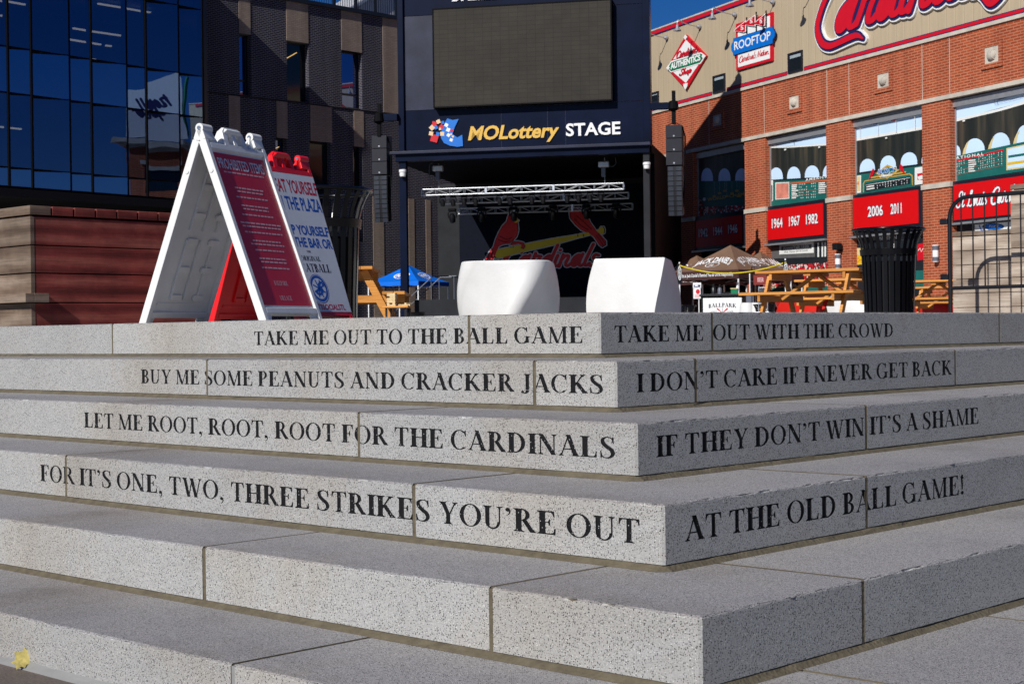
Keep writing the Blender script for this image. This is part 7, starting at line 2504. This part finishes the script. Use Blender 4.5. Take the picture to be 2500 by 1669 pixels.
# low dark equipment tub at the stage foot
q = ground(1015, 42.0)
g = thing('equipment_tub', 'low round black tub on the plaza before the stage deck', 'tub', (q.x, q.y, 0))
b = MB(); b.lathe([(0, 0), (0.22, 0), (0.26, 0.5), (0.28, 0.52), (0.25, 0.52), (0.21, 0.06), (0, 0.06)], 22); obj('body', b, 'bin_black', g, 40)
b = MB(); b.tube([(0.275 * math.cos(2 * math.pi * k / 28), 0.275 * math.sin(2 * math.pi * k / 28), 0.525) for k in range(28)], 0.012, 6, True); obj('rim', b, 'bin_black', g, 50)
# ================================================================= brick corner block beyond the right edge (seen mirrored in the glass)
def mirrored(px, py, Yv):
    """real place of a point whose mirror image in the glass shows at a photo pixel"""
    p_ = at(px, py, Yv)
    n_ = Matrix.Rotation(R(-PT), 3, 'Z') @ (-FG.d)
    o_ = FG.o - FG.u * 2.0
    return p_ - n_ * (2 * (p_ - o_).dot(n_))
Yv = 92.0
pa, pb_ = mirrored(300, 500, Yv), mirrored(452, 500, Yv)
# reflection swaps sides: pa (picture left) is the right end of the wall as the glass sees it
ang_ = math.degrees(math.atan2(pa.y - pb_.y, pa.x - pb_.x))
FK = Frame((pb_.x, pb_.y, 0), ang_)
Lk = (Vector((pa.x, pa.y, 0)) - Vector((pb_.x, pb_.y, 0))).length
zk = lambda y: (820 - y) * Yv / FPX - 0.068
g = thing('corner_block', 'brick corner block with a pale cornice and white roof sign mirrored in the dark glass', 'building', mtx=FK.m)
b = MB(); b.box(0, Lk, 0, 6, 0, zk(350)); obj('wall', b, 'red_brick', g)
b = MB(); b.box(-0.15, Lk + 0.7, -0.35, 6.2, zk(350), zk(338)); obj('cornice', b, 'limestone', g)
b = MB(); b.box(-0.05, Lk + 0.4, -0.18, 6.1, zk(357), zk(350) - 0.002); obj('cornice', b, 'limestone', g)
b = MB(); b.box(0.0, Lk * 0.8, -0.1, 0.0, zk(403), zk(393)); obj('lintel', b, 'limestone', g)
b = MB(); b.box(0.1, Lk * 0.75, -0.02, 0.0, zk(470), zk(403) - 0.002); obj('window', b, 'dark_glass', g)
sg = thing('roof_sign', 'white roof sign with dark blue script mirrored in the glass block', 'sign', mtx=FK.m)
pts = [(-0.35, zk(335)), (Lk - 0.05, zk(335)), (Lk - 0.05, zk(215)), (Lk * 0.72, zk(212)), (Lk * 0.42, zk(205)), (Lk * 0.2, zk(192)), (0.05, zk(182)), (-0.1, zk(195)), (-0.18, zk(220)), (-0.12, zk(260)), (-0.2, zk(300))]
b = MB(); b.prism(pts, -0.2, 0.0)
ps, wd = script_polys('Tropillow', 0.17)
b.sheet(tf(union(ps), 0.25, zk(262), (Lk - 0.5) / wd, 0.85, 0, R(-11)), -0.205, 1)
obj('board', b, ['letter_white', 'sign_navy'], sg)
b = MB(); b.tube(cr([(-0.3, -0.1, zk(330)), (-0.22, -0.1, zk(270)), (-0.34, -0.1, zk(225)), (-0.45, -0.1, zk(190))], 6), 0.10, 8); obj('green_trim', b, 'sign_green', sg, 60)
for x in (0.4, Lk - 0.6):
    b = MB(); b.box(x - 0.06, x + 0.06, 0.0, 0.15, zk(338), zk(240)); obj('post', b, 'black_metal', sg)
